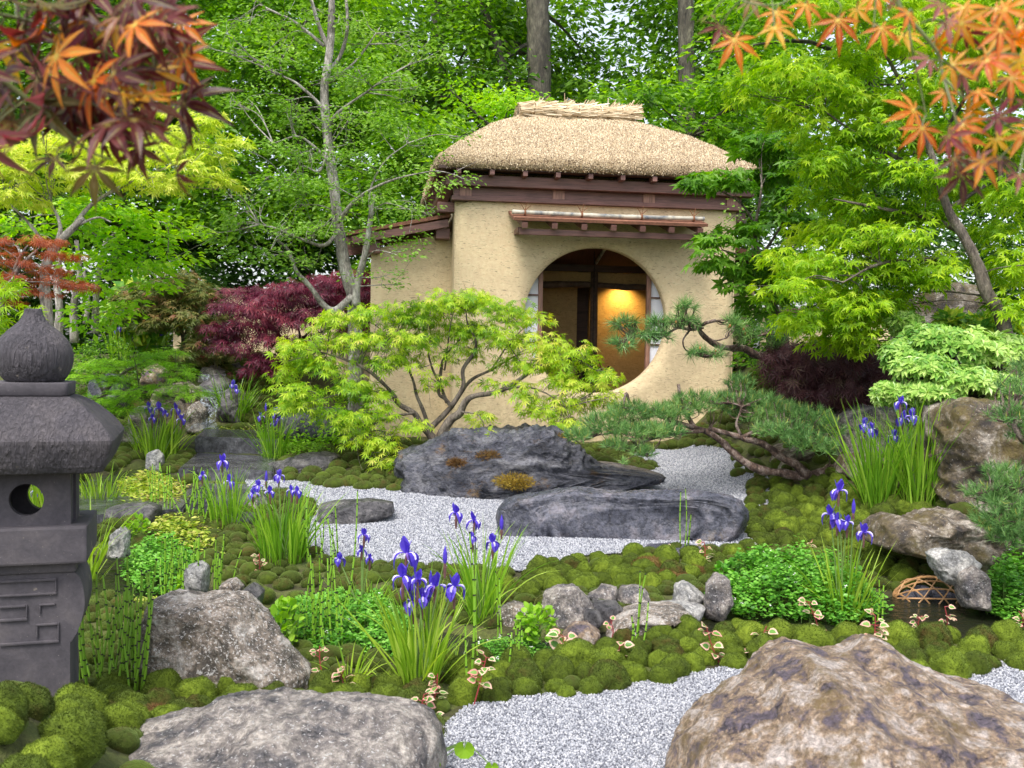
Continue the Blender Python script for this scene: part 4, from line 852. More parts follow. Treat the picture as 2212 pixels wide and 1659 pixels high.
for x, y in q:
    r = RNG.uniform(.042, .075)*(1 if y < 6 else 1.25)
    if ((ca[:, 0]-x)**2+(ca[:, 1]-y)**2 < ((ca[:, 2]+r)*.80)**2).any(): continue
    ca = np.vstack([ca, [x, y, r]]); stuff_cush.append((x, y, gz_(x, y), r))
print('moss things', tot, 'stuff', len(stuff_cush))
mb = MB(); V_, F_ = ico(3); VV_ = [V_*(1+.12*fbm(V_*1.3+k*5, 2))[:, None] for k in range(8)]
for x, y, z, r in stuff_cush:
    q = VV_[int(x*977) % 8]*np.array([r*RNG.uniform(.9, 1.2), r, r*RNG.uniform(.6, .85)])+np.array([x, y, z+r*.1]); mb.add(q, F_)
    nf = 260; d = unit(rnd(nf)); d[:, 2] = np.abs(d[:, 2]); nn = d
    T = (np.array([[-.22, 0, 0], [.22, 0, 0], [0, 1, 0]]), [np.array([[0, 1, 2]])])
    scatter(mb, T, d*np.array([r, r, r*.7])+np.array([x, y, z+r*.1]), nn+rnd(nf, .35), rnd(nf), RNG.uniform(.09, .18, nf)*r)
tag(mb.build('moss_bank', M['moss'], smooth=True), 'dark green moss carpet in small mounds on the banks further back', 'moss', kind='stuff')
# brown moss tufts growing on rocks (parts of nothing: cushions of their own)
def tuft(px, py, d, rx, rz, n, label, mat='moss_brown', flat=.5):
    c = P(px, py, d); mb = MB(); q = ball(n)*np.array([rx, rx*.5, rz])
    q = q+np.array([0, 0, 0]); scatter(mb, (np.array([[-.1, 0, 0], [.1, 0, 0], [0, 1, 0]]), [np.array([[0, 1, 2]])]), c+q, unit(q+rnd(n, rx*.5)+np.array([0, -rx*.4, rz*.5])), rnd(n), RNG.uniform(.015, .035, n))
    tag(mb.build('moss_tuft', M[mat], loc=c), label, 'moss')
M['moss_gold'] = leafmat('golden_moss', [(.16, .09, .01), (.30, .20, .02), (.34, .28, .05)], .2, .8)
tuft(1055, 985, 7.33, .09, .04, 900, 'rust brown moss tuft on top of the craggy blue rock')
tuft(985, 1000, 7.22, .07, .03, 700, 'rust brown moss tuft on the left shoulder of the craggy blue rock')
tuft(1110, 1040, 7.18, .15, .06, 1600, 'golden moss tuft low on the front of the craggy blue rock', 'moss_gold')
tuft(1215, 942, 7.5, .08, .02, 500, 'thin golden moss on the upper edge of the craggy blue rock', 'moss_gold')
for px, py, s, w_ in ((1400, 1225, .11, 'left of the long pale stone'), (1450, 1250, .10, 'above the white grey stone'), (330, 1560, .10, 'beside the low front boulder'), (1500, 1240, .08, 'left of the right watercress')):
    c = G(px, py); mb = MB(); q = ball(3000)*np.array([s, s*.8, s*.6]); q[:, 2] = np.abs(q[:, 2]); V_, F_ = ico(3); mb.add(V_*np.array([s*.9, s*.7, s*.5])+c, F_)
    scatter(mb, (np.array([[-.1, 0, 0], [.1, 0, 0], [0, 1, 0]]), [np.array([[0, 1, 2]])]), c+unit(q)*np.array([s*.9, s*.7, s*.5]), unit(q)+rnd(3000, .5), rnd(3000), RNG.uniform(.008, .02, 3000))
    tag(mb.build('moss_cushion', M['moss_brown'], loc=c), 'loose brown moss cushion '+w_, 'moss')
# ------------------------------------------------------------------ blades, stems, flowers
M['iris_leaf'] = leafmat('iris_leaf', [(.07, .18, .012), (.15, .32, .022), (.26, .46, .04), (.42, .58, .09)], .4, .32, [.1, .4, .65, .9])
M['iris_leaf_y'] = leafmat('iris_leaf_light', [(.10, .20, .014), (.20, .36, .025), (.34, .50, .05), (.50, .62, .12)], .4, .32, [.1, .4, .65, .9])
M['stem'] = plain('flower_stem', (.13, .22, .05), .5, scale=12); M['bract'] = plain('brown_bract', (.13, .06, .055), .5, scale=40)
m, nt, b = newmat('iris_petal'); co = objco(nt); n = noise(nt, co, 40, 3); g = nt.nodes.new('ShaderNodeNewGeometry')
nt.links.new(ramp(nt, g.outputs['Random Per Island'], [(.045, .02, .38), (.09, .05, .55), (.17, .11, .68)], [0, .6, 1]), b.inputs['Base Color']); b.inputs['Roughness'].default_value = .5; M['petal'] = m
t_ = nt.nodes.new('ShaderNodeBsdfTranslucent'); t_.inputs[0].default_value = (.16, .08, .85, 1); mx = nt.nodes.new('ShaderNodeMixShader'); mx.inputs[0].default_value = .35
nt.links.new(b.outputs[0], mx.inputs[1]); nt.links.new(t_.outputs[0], mx.inputs[2]); nt.links.new(mx.outputs[0], nt.nodes['Material Output'].inputs[0])
M['petal_w'] = plain('petal_throat', (.50, .45, .80), .5, scale=60); M['petal_v'] = plain('petal_violet', (.20, .10, .42), .5, scale=60)
def blades(mb, base, n, h, spread, wid, lean=.25, seg=9, bend=.5, m=0, dirb=None):
    for k in range(n):
        a = RNG.uniform(0, 2*np.pi); rr = spread*math.sqrt(RNG.random()); p0 = base+np.array([rr*math.cos(a), rr*math.sin(a), 0])
        az = a+RNG.normal()*.7; L_ = h*RNG.uniform(.55, 1.05); tilt = abs(RNG.normal())*lean+.04; bd = bend*RNG.uniform(.1, 1)**2*1.6
        t = np.linspace(0, 1, seg+1); ang = tilt+bd*t*t*1.2; st = L_/seg
        dirh = np.array([math.cos(az), math.sin(az), 0])
        pts = [p0]
        for q in range(seg): pts.append(pts[-1]+(dirh*math.sin(ang[q])+np.array([0, 0, math.cos(ang[q])]))*st)
        pts = np.array(pts); side = np.array([-math.sin(az+RNG.normal()*1.2), math.cos(az+RNG.normal()*1.2), 0]); side = side-0
        w_ = wid*RNG.uniform(.7, 1.1)*np.clip(np.minimum(.45+t*2, (1-t)**.6*1.35), 0, 1)
        tw = RNG.normal()*.5; sd = np.array([side*math.cos(tw*x)+np.cross(side, BZ)*math.sin(tw*x) for x in t]); nrm = np.cross(sd, unit(np.gradient(pts, axis=0)))
        Lf = pts-sd*w_[:, None]/2; Rt = pts+sd*w_[:, None]/2; Cn = pts+nrm*w_[:, None]*.14
        V = np.concatenate([Lf, Cn, Rt]); n1 = seg+1; i = np.arange(seg)
        mb.add(V, np.concatenate([np.stack([i, i+n1, i+n1+1, i+1], -1), np.stack([i+n1, i+2*n1, i+2*n1+1, i+n1+1], -1)]), m)
def petal(mb, c, az, L_, wid, shape, m=0, white=True):
    """one petal as a curved strip; shape 'fall' hangs down, 'up' stands"""
    d = np.array([math.cos(az), math.sin(az), 0]); s = np.array([-math.sin(az), math.cos(az), 0]); t = np.linspace(0, 1, 8)
    if shape == 'fall': r = .60*np.sin(t*1.9); z = .18*np.sin(t*2.2)-.95*t**2.2; ww = np.sin(np.pi*np.clip(t*.93+.05, 0, 1)**1.35)
    else: r = .10+.28*np.sin(t*1.6)*t; z = t*1.0; ww = np.sin(np.pi*np.clip(t*.9+.08, 0, 1))
    w_ = wid*np.maximum(ww, .12)/2; p = c+d*(r*L_)[:, None]+BZ*(z*L_)[:, None]
    rows = [p-s*w_[:, None], p-s*w_[:, None]*.5+d*0+BZ*(.10*w_)[:, None], p+BZ*(.16*w_)[:, None]+d*(.12*w_)[:, None], p+s*w_[:, None]*.5+BZ*(.10*w_)[:, None], p+s*w_[:, None]]
    V = np.concatenate(rows); V = V+rnd(len(V), .012*L_); n = 8; i = np.arange(n-1)
    for q in range(4): mb.add(V[q*n:(q+2)*n], np.stack([i, i+n, i+n+1, i+1], -1), m)
    if white and shape == 'fall':
        w2 = w_*.34*np.clip(1.25-t, 0, 1); off = unit(d+BZ)*.0035
        V = np.concatenate([p-s*w2[:, None]+off, p+off*1.4+d*(.12*w_)[:, None]+BZ*(.16*w_)[:, None], p+s*w2[:, None]+off]); i = np.arange(1, 5)
        for q in range(2): mb.add(V[q*n:(q+2)*n], np.stack([i, i+n, i+n+1, i+1], -1), 1)
def flower(parent, c, s, name='flower', bud=False):
    mb = MB(); a0 = RNG.uniform(0, 6.28)
    if bud:
        tube(mb, [c-BZ*s*.6, c-BZ*s*.2, c+BZ*s*.2, c+BZ*s*.7], [s*.09, s*.16, s*.15, s*.02], 7); return mb.build('bud', [M['petal'], M['petal_w']], parent)
    for k in range(3):
        petal(mb, c, a0+k*2.094+RNG.normal()*.15, s*RNG.uniform(.85, 1.1), s*.62, 'fall'); petal(mb, c, a0+1.05+k*2.094+RNG.normal()*.2, s*RNG.uniform(.65, .85), s*.56, 'up', white=False)
        petal(mb, c+BZ*s*.03, a0+k*2.094, s*.42, s*.25, 'fall', 2, white=False)
    return mb.build(name, [M['petal'], M['petal_w'], M['petal_v']], parent)
def iris(label, bx, by, h, n, spread, fl, buds=(), fs=.060, mat='iris_leaf', lean=.22, wid=.012, bend=.8, name='iris_clump', cat='iris plant', group=None, d=None):
    c = G(bx, by) if d is None else P(bx, by, d); c[2] = gz_(c[0], c[1]) if d is None else c[2]
    t = thing(name, label, cat, c, group); mb = MB(); blades(mb, c, int(n*1.6), h, spread, wid, lean, bend=bend); mb.build('leaf_blades', M[mat], t)
    for k, f in enumerate(list(fl)+list(buds)):
        px, py = f[:2]; p = P(px, py, c[1]+RNG.uniform(-.06, .06)*max(1, spread*6)); b0 = c+np.array([RNG.uniform(-.5, .5)*spread, RNG.uniform(-.4, .4)*spread, 0])
        pts = curve([b0, b0*.45+p*.55+np.array([0, 0, .02]), p-BZ*fs*.15], 6); mb = MB(); tube(mb, pts, np.linspace(.0042, .0028, len(pts)), 6)
        tube(mb, [p-BZ*fs*1.3, p-BZ*fs*.7, p-BZ*fs*.15], [.004, .0075, .004], 6, m=1); mb.build('stem', [M['stem'], M['bract']], t)
        flower(t, p, fs*(f[2] if len(f) > 2 else 1), bud=k >= len(fl))
    return t
iris('tall front iris clump with many purple flowers rising before the gravel', 905, 1492, .50, 62, .065, [(877, 1195, 1.15), (870, 1246), (902, 1252, .8), (940, 1266, 1.1), (892, 1300), (981, 1267), (884, 1268, .9), (912, 1290, .8)], [(961, 1200, .8), (930, 1250, .7)], .068, 'iris_leaf_y', .30, .0125, .8)
iris('iris clump right behind the front one with three purple flowers near the grey boulder', 1040, 1345, .50, 48, .06, [(985, 1108), (1024, 1125), (1064, 1172), (1020, 1160, .6)], [(1083, 1130)], .058, 'iris_leaf', .27, .012)
iris('small iris clump left of the front one with one tall purple flower', 785, 1322, .36, 44, .07, [(786, 1155), (781, 1188, .8), (798, 1205, .7), (733, 1208)], [], .048, 'iris_leaf', .28, .010)
iris('iris clump with a row of purple flowers left of the gravel', 612, 1213, .48, 85, .13, [(546, 1067), (557, 1050), (602, 1028), (583, 1062, .9), (630, 1060, .8), (642, 1062, .8)], [(575, 1030)], .052, 'iris_leaf', .25, .012)
iris('iris clump left of the gravel with one flower standing above the paving', 492, 1140, .46, 40, .10, [(480, 997, 1.2), (497, 1040, 1.1), (437, 1027, .7)], [], .055, 'iris_leaf', .2, .013)
iris('iris clump with five purple flowers just left of the stone step', 340, 985, .60, 80, .16, [(322, 880), (343, 882, 1.1), (329, 903, .8), (381, 884, 1.1), (392, 906), (358, 893, .7)], [], .068, 'iris_leaf_y', .2, .016)
iris('arching iris clump with one purple flower at the foot of the waterfall', 505, 908, .55, 60, .13, [(503, 832), (509, 842)], [], .07, 'iris_leaf', .4, .014, .9)
iris('iris clump with small purple flowers right of the stone step', 592, 990, .55, 48, .10, [(563, 900, .9), (595, 893, 1.1), (602, 905), (590, 915, .7)], [(574, 880)], .06, 'iris_leaf', .3, .012, .7)
iris('far left iris clump with one purple flower under the birch trunks', 262, 790, .75, 40, .12, [(259, 708), (252, 715, .8), (258, 662, .7)], [], .075, 'iris_leaf', .15, .015)
iris('far back iris clump with two purple flowers behind the yew', 338, 770, .55, 50, .12, [(327, 717, 1.2), (345, 714, 1.3)], [], .080, 'iris_leaf', .35, .015)
iris('big right iris clump, its left tuft under the boulder row', 1895, 1100, .75, 75, .09, [(1867, 917), (1881, 928, 1.2), (1930, 943)], [], .062, 'iris_leaf', .22, .015, .7)
iris('big right iris clump, its right tuft with the tallest purple flowers', 1985, 1088, .82, 85, .11, [(1944, 870), (1948, 905, 1.1), (1969, 900, 1.1), (2035, 965, 1.2)], [], .064, 'iris_leaf', .25, .015, .8)
iris('iris clump with three purple flowers growing out of the right watercress', 1822, 1312, .52, 50, .06, [(1811, 1060, 1.2), (1794, 1112, 1.2), (1808, 1124), (1829, 1128, .9), (1865, 1150, 1.1)], [(1843, 1095)], .060, 'iris_leaf_y', .26, .012, .6)
iris('flowerless clump of arching sword leaves right of the lantern fire box', 178, 1235, .62, 26, .05, [], [], .05, 'iris_leaf_y', .5, .018, 1.0, 'grass_clump', 'plant')
iris('short bright grass clump under the lantern cap beside the pool', 215, 1075, .35, 50, .12, [], [], .05, 'iris_leaf_y', .4, .010, .8, 'grass_clump', 'plant')
iris('iris clump half hidden by the lantern and seen through its window', 92, 1120, .55, 40, .10, [(84, 1050, 1.1), (78, 1062)], [], .055, 'iris_leaf_y', .25, .014, .6)
iris('low grass clump at the bottom left of the front iris', 760, 1480, .20, 16, .03, [], [], .05, 'iris_leaf_y', .8, .012, 1., 'grass_clump', 'plant')
iris('arching grass tuft right of the front iris beside the pool', 985, 1412, .22, 22, .03, [], [], .05, 'iris_leaf_y', .6, .009, 1., 'grass_clump', 'plant')
# horsetails
m, nt, b = newmat('horsetail_green'); g = nt.nodes.new('ShaderNodeNewGeometry')
nt.links.new(ramp(nt, g.outputs['Random Per Island'], [(.08, .20, .012), (.17, .36, .02), (.28, .48, .05)], [0, .5, 1]), b.inputs['Base Color']); b.inputs['Roughness'].default_value = .45; M['reed'] = m
M['node'] = plain('horsetail_node', (.012, .014, .01), .6, scale=40)
def horsetail(label, stems, d=None):
    c = np.mean([G(s[0], s[1]) for s in stems], 0); t = thing('horsetail_clump', label, 'horsetail', c)
    for bx, by, tx, ty in stems:
        p = G(bx, by); q = P(tx, ty, p[1]+RNG.uniform(-.05, .05)); L_ = np.linalg.norm(q-p); n = max(5, int(L_/.058)); tt = np.linspace(0, 1, n+1)
        bow = np.array([RNG.normal(), RNG.normal(), 0])*.02*L_
        f = lambda x: p*(1-x)+q*x+bow*math.sin(math.pi*x)
        pts = np.array([f(x) for x in tt]); r = RNG.uniform(.0036, .0056); mb = MB(); tube(mb, pts, np.linspace(r, r*.65, n+1), 6)
        for x in tt[1:]: dd = unit(f(min(1, x+.01))-f(x-.01)); tube(mb, [f(x)-dd*.0030, f(x)+dd*.0030], r*1.28*(1-.33*x), 6, m=1)
        mb.build('stem', [M['reed'], M['node']], t)
def hs(x0, x1, by, ty, n, jb=12, jt=60, lean=25): return [(x, by+RNG.uniform(-jb, jb), x+RNG.normal()*lean, ty+RNG.uniform(-.15, 1)*jt) for x in RNG.uniform(x0, x1, n)]
horsetail('dense stand of horsetails between the lantern and the trapezoid boulder', hs(168, 318, 1480, 1215, 32, 22, 150, 20)+[(310, 1500, 322, 1232), (270, 1490, 290, 1300), (215, 1490, 212, 1300), (228, 1500, 250, 1240)])
horsetail('stand of horsetails behind the trapezoid boulder', hs(352, 500, 1295, 1160, 30, 12, 60, 9))
horsetail('thin horsetails above the watercress left of the front iris', hs(655, 745, 1390, 1190, 18, 14, 120, 12)+[(745, 1340, 772, 1060)])
horsetail('tall pair of horsetails between the irises and the round grey boulder', [(1016, 1490, 1014, 1150), (1034, 1450, 1030, 1185), (1010, 1500, 1005, 1350), (1075, 1380, 1070, 1235), (1085, 1400, 1078, 1250)])
horsetail('slender horsetails on the bank at the right of the lime plant', hs(1082, 1135, 1440, 1330, 6, 12, 60, 8))
horsetail('small horsetail group on the bank behind the round moss cushions', [(1362, 1398, 1364, 1330), (1372, 1400, 1382, 1235), (1378, 1395, 1394, 1240), (1386, 1404, 1400, 1300), (1368, 1392, 1368, 1345)])
horsetail('three horsetails standing before the violet slab rock', [(1470, 1192, 1470, 1062), (1478, 1194, 1480, 1055), (1484, 1190, 1492, 1110)])
horsetail('thin horsetails at the water beside the right iris', [(1895, 1342, 1898, 1250), (1905, 1345, 1908, 1262), (1886, 1340, 1880, 1290)])
horsetail('horsetails standing before the wet paving on the left', hs(325, 375, 1105, 1000, 9, 8, 30, 6))
horsetail('leaning horsetails on the paving left of the tall iris', hs(385, 455, 1130, 1000, 16, 12, 50, 22))
horsetail('fine horsetails in front of the flat dark slab by the gravel', hs(660, 735, 1215, 1075, 10, 12, 70, 12))
# ------------------------------------------------------------------ leafy plants
LEAF = (np.array([[0, 0, 0], [-.26, .36, .07], [-.20, .72, .05], [0, 1, -.08], [.20, .72, .05], [.26, .36, .07], [0, .5, 0]]), [np.array([[0, 6, 1, 1], [1, 6, 2, 2]])[:, :3], np.array([[2, 6, 3], [3, 6, 4], [4, 6, 5], [5, 6, 0]])])
ROUND = (np.array([[0, 0, 0], [-.34, .22, .05], [-.42, .55, .07], [-.2, .9, .02], [0, 1, -.02], [.2, .9, .02], [.42, .55, .07], [.34, .22, .05], [0, .5, 0]]), [np.array([[0, 8, 1], [1, 8, 2], [2, 8, 3], [3, 8, 4], [4, 8, 5], [5, 8, 6], [6, 8, 7], [7, 8, 0]])])
M['cress'] = leafmat('watercress_leaf', [(.05, .17, .02), (.10, .29, .03), (.17, .42, .05), (.28, .55, .09)], .3, .4, [.1, .35, .6, .9], 4)
M['lime'] = leafmat('lime_leaf', [(.12, .28, .02), (.24, .45, .03), (.38, .60, .06)], .35, .4)
M['lime_y'] = leafmat('yellow_ground_leaf', [(.14, .24, .02), (.30, .42, .04), (.50, .52, .10), (.50, .35, .20)], .3, .4, [.1, .4, .7, .95], 5)
M['white'] = plain('white_petal', (.8, .8, .75), .6)
def bed(name, label, cat, poly, h, n, s, mat, tpl=ROUND, flowers=0, zl=None, hump=1.):
    pw = np.array([G(a, b_)[:2] for a, b_ in poly]); mn, mx = pw.min(0), pw.max(0); q = RNG.uniform(mn, mx, (n*4, 2)); dd = pdist(q[:, 0], q[:, 1], pw); q = q[dd > 0][:n]; dd = dd[dd > 0][:n]
    z0 = gb(q[:, 0], q[:, 1]) if zl is None else np.full(len(q), zl); lump = .5+1.0*np.clip(fbm(np.stack([q[:, 0]*7, q[:, 1]*7, q[:, 0]*0], 1), 2)+.4, 0, 1)
    top = h*lump*np.clip(dd/.12, .25, 1)**hump; z = z0-.03+top*(1-RNG.random(len(q))**1.8*.7)
    pos = np.stack([q[:, 0], q[:, 1], z], 1); N = len(pos); t = thing(name, label, cat, (pw[:, 0].mean(), pw[:, 1].mean(), float(z0.min())))
    mb = MB(); k = 3
    for e in range(k):
        a = RNG.uniform(0, 6.28, N); f = np.stack([np.cos(a), np.sin(a), RNG.uniform(-.2, .5, N)], 1); scatter(mb, tpl, pos+rnd(N, s*.5), f, np.array([0, 0, 1.])+rnd(N, .35), RNG.uniform(.6, 1.1, N)*s)
    mb.build('leaves', M[mat], t); mb = MB()
    for i in range(0, N, max(1, N//250)): tube(mb, [pos[i]*np.array([1, 1, 0])+np.array([0, 0, z0[i]-.04]), pos[i]], .0018, 4)
    mb.build('stems', M['stem'], t)
    if flowers:
        i = RNG.choice(N, flowers); fp = pos[i]+np.array([0, 0, .015+h*.15]); mb = MB()
        for e in range(4): a = RNG.uniform(0, 6.28, flowers); scatter(mb, ROUND, fp+rnd(flowers, .004), np.stack([np.cos(a), np.sin(a), a*0+.3], 1), np.array([0, 0, 1.])+rnd(flowers, .2), np.full(flowers, .007))
        mb.build('white_flowers', M['white'], t)
bed('watercress', 'large bright watercress bed in the stream under the right iris', 'watercress', [(1525, 1285), (1560, 1235), (1640, 1212), (1750, 1225), (1820, 1250), (1900, 1285), (1915, 1318), (1840, 1335), (1700, 1328), (1600, 1325)], .17, 3000, .025, 'cress', flowers=30)
bed('watercress', 'watercress bush at the right edge beside the basket', 'watercress', [(2105, 1300), (2110, 1250), (2150, 1225), (2260, 1220), (2300, 1330), (2180, 1335)], .20, 1700, .026, 'cress', flowers=8)
bed('watercress', 'watercress bed left of the front iris behind the trapezoid boulder', 'watercress', [(575, 1345), (600, 1300), (700, 1290), (860, 1300), (900, 1370), (840, 1420), (700, 1420), (620, 1400)], .11, 2400, .021, 'cress', flowers=20)
bed('watercress', 'watercress patch at the pool among the left horsetails', 'watercress', [(262, 1230), (280, 1180), (370, 1165), (430, 1190), (440, 1250), (380, 1275), (300, 1270)], .12, 1200, .024, 'cress', flowers=6)
bed('watercress', 'thin watercress patch with white flowers right of the front iris', 'watercress', [(1000, 1420), (1040, 1375), (1160, 1378), (1230, 1405), (1180, 1425), (1080, 1430)], .07, 900, .014, 'cress', flowers=30)
bed('ground_cover_plant', 'yellow green low leaves with pink tips beside the pool on the left', 'ground cover', [(270, 1095), (260, 1040), (330, 1020), (400, 1050), (390, 1085), (320, 1110)], .07, 900, .042, 'lime_y', LEAF)
bed('ground_cover_plant', 'yellow green low leaves at the near edge of the paving on the left', 'ground cover', [(300, 1175), (330, 1130), (430, 1120), (480, 1150), (470, 1200), (380, 1200)], .08, 1000, .038, 'lime_y', LEAF)
bed('ground_cover_plant', 'light green low leaves right of the step between irises and rock', 'ground cover', [(560, 985), (600, 955), (720, 960), (730, 985), (640, 1000)], .12, 1200, .032, 'lime', LEAF)
bed('ground_cover_plant', 'small lime leaves on the moss at the foot of the waterfall', 'ground cover', [(420, 945), (440, 925), (560, 922), (600, 945), (500, 950)], .06, 500, .028, 'lime_y', LEAF)
bed('ground_cover_plant', 'bright green duckweed like carpet at the pool edge by the lantern', 'ground cover', [(205, 1120), (215, 1085), (270, 1075), (290, 1110), (250, 1125)], .05, 1500, .018, 'cress')
bed('ground_cover_plant', 'light leaves among the reeds in the horsetail stand by the lantern', 'ground cover', [(260, 1320), (290, 1290), (340, 1290), (330, 1340)], .08, 300, .020, 'lime_y', LEAF)
def bush(name, label, cat, px, py, rx, h, n, s, mat, tpl=LEAF, d=None):
    c = G(px, py); t = thing(name, label, cat, c); q = ball(n)*np.array([rx, rx, h/2])+c+np.array([0, 0, h*.55]); mb = MB()
    o = unit(q-c-np.array([0, 0, h*.3])); scatter(mb, tpl, q, o+rnd(n, .5)-np.array([0, 0, .2]), np.array([0, 0, 1.])+rnd(n, .35)+o*.3, RNG.uniform(.7, 1.1, n)*s); mb.build('leaves', M[mat], t)
    mb = MB()
    for i in range(0, n, max(1, n//14)): tube(mb, curve([c, (c+q[i])/2+rnd(1, .01)[0], q[i]], 4), .003, 5)
    mb.build('stems', M['stem'], t); return t
bush('mint_plant', 'lime green leafy plant in front of the round grey boulder', 'plant', 1155, 1392, .085, .17, 150, .040, 'lime', ROUND)
bush('mint_plant', 'lime green leafy plant on the right side of the trapezoid boulder', 'plant', 618, 1400, .06, .20, 110, .042, 'lime', ROUND)
bush('mint_plant', 'green leafy plant rising at the left of the right watercress bed', 'plant', 1565, 1262, .05, .12, 60, .038, 'cress', ROUND)
bush('mint_plant', 'small lime leafy plant at the water by the left pale stone', 'plant', 295, 1170, .07, .15, 110, .035, 'lime', ROUND)
bush('mint_plant', 'small lime leafy plant behind the trapezoid boulder', 'plant', 405, 1290, .05, .12, 90, .03, 'lime', ROUND)
bush('mint_plant', 'lime leafy plant right of the stone step', 'plant', 575, 975, .12, .16, 120, .05, 'lime', ROUND)
# variegated chameleon plants
def varleaf():
    m, nt, b = newmat('variegated_leaf'); g = nt.nodes.new('ShaderNodeNewGeometry'); at = nt.nodes.new('ShaderNodeAttribute'); at.attribute_name = 'edge'
    c = ramp(nt, at.outputs['Fac'], [(.11, .25, .04), (.16, .32, .06), (.62, .58, .34), (.70, .28, .26)], [.3, .5, .6, 1.])
    nt.links.new(c, b.inputs['Base Color']); b.inputs['Roughness'].default_value = .4; return m
M['var_leaf'] = leafmat('variegated_leaf_green', [(.07, .20, .03), (.13, .30, .05), (.24, .40, .10)], .3, .4, None, 9)
M['var_edge'] = leafmat('variegated_leaf_edge', [(.72, .66, .42), (.74, .50, .38), (.70, .25, .24)], .3, .4, None, 9); M['red_stem'] = plain('red_stem', (.28, .035, .04), .5, scale=20)
HO = [(0, 0, 0), (-.32, .02, .03), (-.48, .28, .07), (-.34, .66, .06), (0, 1.05, -.12), (.34, .66, .06), (.48, .28, .07), (.32, .02, .03)]; HI = [(0, .05, 0), (-.2, .12, .02), (-.28, .32, .045), (-.2, .6, .035), (0, .82, -.03), (.2, .6, .035), (.28, .32, .045), (.2, .12, .02)]
HV = np.array(HO+HI+[(0, .4, 0)])
HE = (HV, [np.array([[i, (i+1) % 8, 8+(i+1) % 8, 8+i] for i in range(8)])]); HC = (HV, [np.array([[8+i, 8+(i+1) % 8, 16] for i in range(8)])])
def chameleon(label, px, py, tx, ty, n, s=.034):
    c = G(px, py); q = P(tx, ty, c[1]); t = thing('chameleon_plant', label, 'variegated plant', c); pts = curve([c, c*.5+q*.5+np.array([RNG.normal()*.012, 0, 0]), q], 6); mb = MB(); tube(mb, pts, np.linspace(.0032, .002, len(pts)), 6)
    k = RNG.integers(1, len(pts), n); pos = pts[k]; a = RNG.uniform(0, 6.28, n); f = np.stack([np.cos(a), np.sin(a)*.8-.35, RNG.uniform(-.35, .35, n)], 1); f = unit(f); 
    for i in range(n): tube(mb, [pos[i], pos[i]+f[i]*s*.5+np.array([0, 0, .004])], .0014, 4)
    mb.build('stem', M['red_stem'], t); sc = RNG.uniform(.6, 1.15, n)*s; pp = pos+f*(s*.5)+np.array([0, 0, .004]); up = np.array([0, -.55, 1.])+rnd(n, .35); mb = MB()
    st = RNG.bit_generator.state; scatter(mb, HE, pp, f, up, sc, 1); scatter(mb, HC, pp, f, up, sc, 0); mb.build('leaves', [M['var_leaf'], M['var_edge']], t)
for a in [('pink edged chameleon plant with red stems right of the front iris', 1022, 1528, 1050, 1420, 15), ('chameleon plant with green leaves at the foot of the front iris', 930, 1530, 945, 1455, 12), ('chameleon plant trailing over the corner of the low front boulder', 945, 1560, 915, 1500, 10),
          ('yellow edged chameleon plant beside the right end of the trapezoid boulder', 700, 1470, 690, 1395, 14), ('chameleon plant between the trapezoid boulder and front iris', 770, 1500, 745, 1440, 14), ('small green chameleon plant on the bank before the lime plant', 1213, 1412, 1215, 1372, 9, .045),
          ('tiny pink chameleon plant above the flat olive stone', 1322, 1378, 1318, 1340, 6), ('single pink chameleon shoot among the moss cushions left of the horsetails', 1345, 1425, 1342, 1385, 4, .04), ('pink edged chameleon plant at the left behind the huge boulder', 1552, 1430, 1525, 1352, 10, .04), ('pink chameleon shoot left of the huge boulder peak', 1618, 1412, 1655, 1352, 7, .04),
          ('pink chameleon plant behind the huge boulder peak', 1775, 1380, 1745, 1300, 14, .035), ('large pink edged chameleon plant behind the huge boulder hollow', 1880, 1412, 1890, 1330, 18, .042), ('pink chameleon plant with red stems before the basket', 2042, 1372, 2040, 1310, 12, .035), ('sprawling chameleon plant left of the one before the basket', 1985, 1358, 1990, 1330, 9, .03),
          ('pink chameleon plant at the right edge above the right gravel', 2200, 1360, 2200, 1320, 8, .036), ('yellow chameleon plant on the centre bank before the violet slab', 1517, 1222, 1520, 1168, 14, .034), ('chameleon plant on the right moss bank left of the iris', 1730, 1190, 1755, 1165, 8, .036), ('chameleon plant under the left irises on the moss', 562, 1240, 560, 1195, 10, .034), ('yellow green chameleon plant on the centre bank by the gravel edge', 1440, 1208, 1445, 1185, 5, .03)]: chameleon(*a)
# round butterbur leaves at the bottom
c = G(1005, 1600); t = thing('butterbur', 'light green round leaf on a stalk at the bottom edge before the gravel', 'plant', c)
for px, py, s in ((1003, 1617, .062), (1062, 1655, .04), (900, 1640, .02), (930, 1635, .022), (915, 1650, .02), (945, 1648, .02), (880, 1655, .018)):
    q = P(px, py, 3.0-.002*(py-1600)); mb = MB(); n = 22; a = np.linspace(.25, 2*np.pi-.25, n)+math.pi/2; o = np.stack([np.cos(a)*s*.5, np.full(n, -.0), np.sin(a)*s*.5], 1)*(1+.05*np.sin(a*9))[:, None]; o[:, 1] = -.01-.25*o[:, 2]; V = np.vstack([[0, 0, 0], o])+q
    mb.add(V, [[0, i, i+1] for i in range(1, n)]); mb.build('leaf', M['lime'], t); mb = MB(); tube(mb, [c*np.array([1, 1, 1]), q], .002, 5); mb.build('stalk', M['stem'], t)
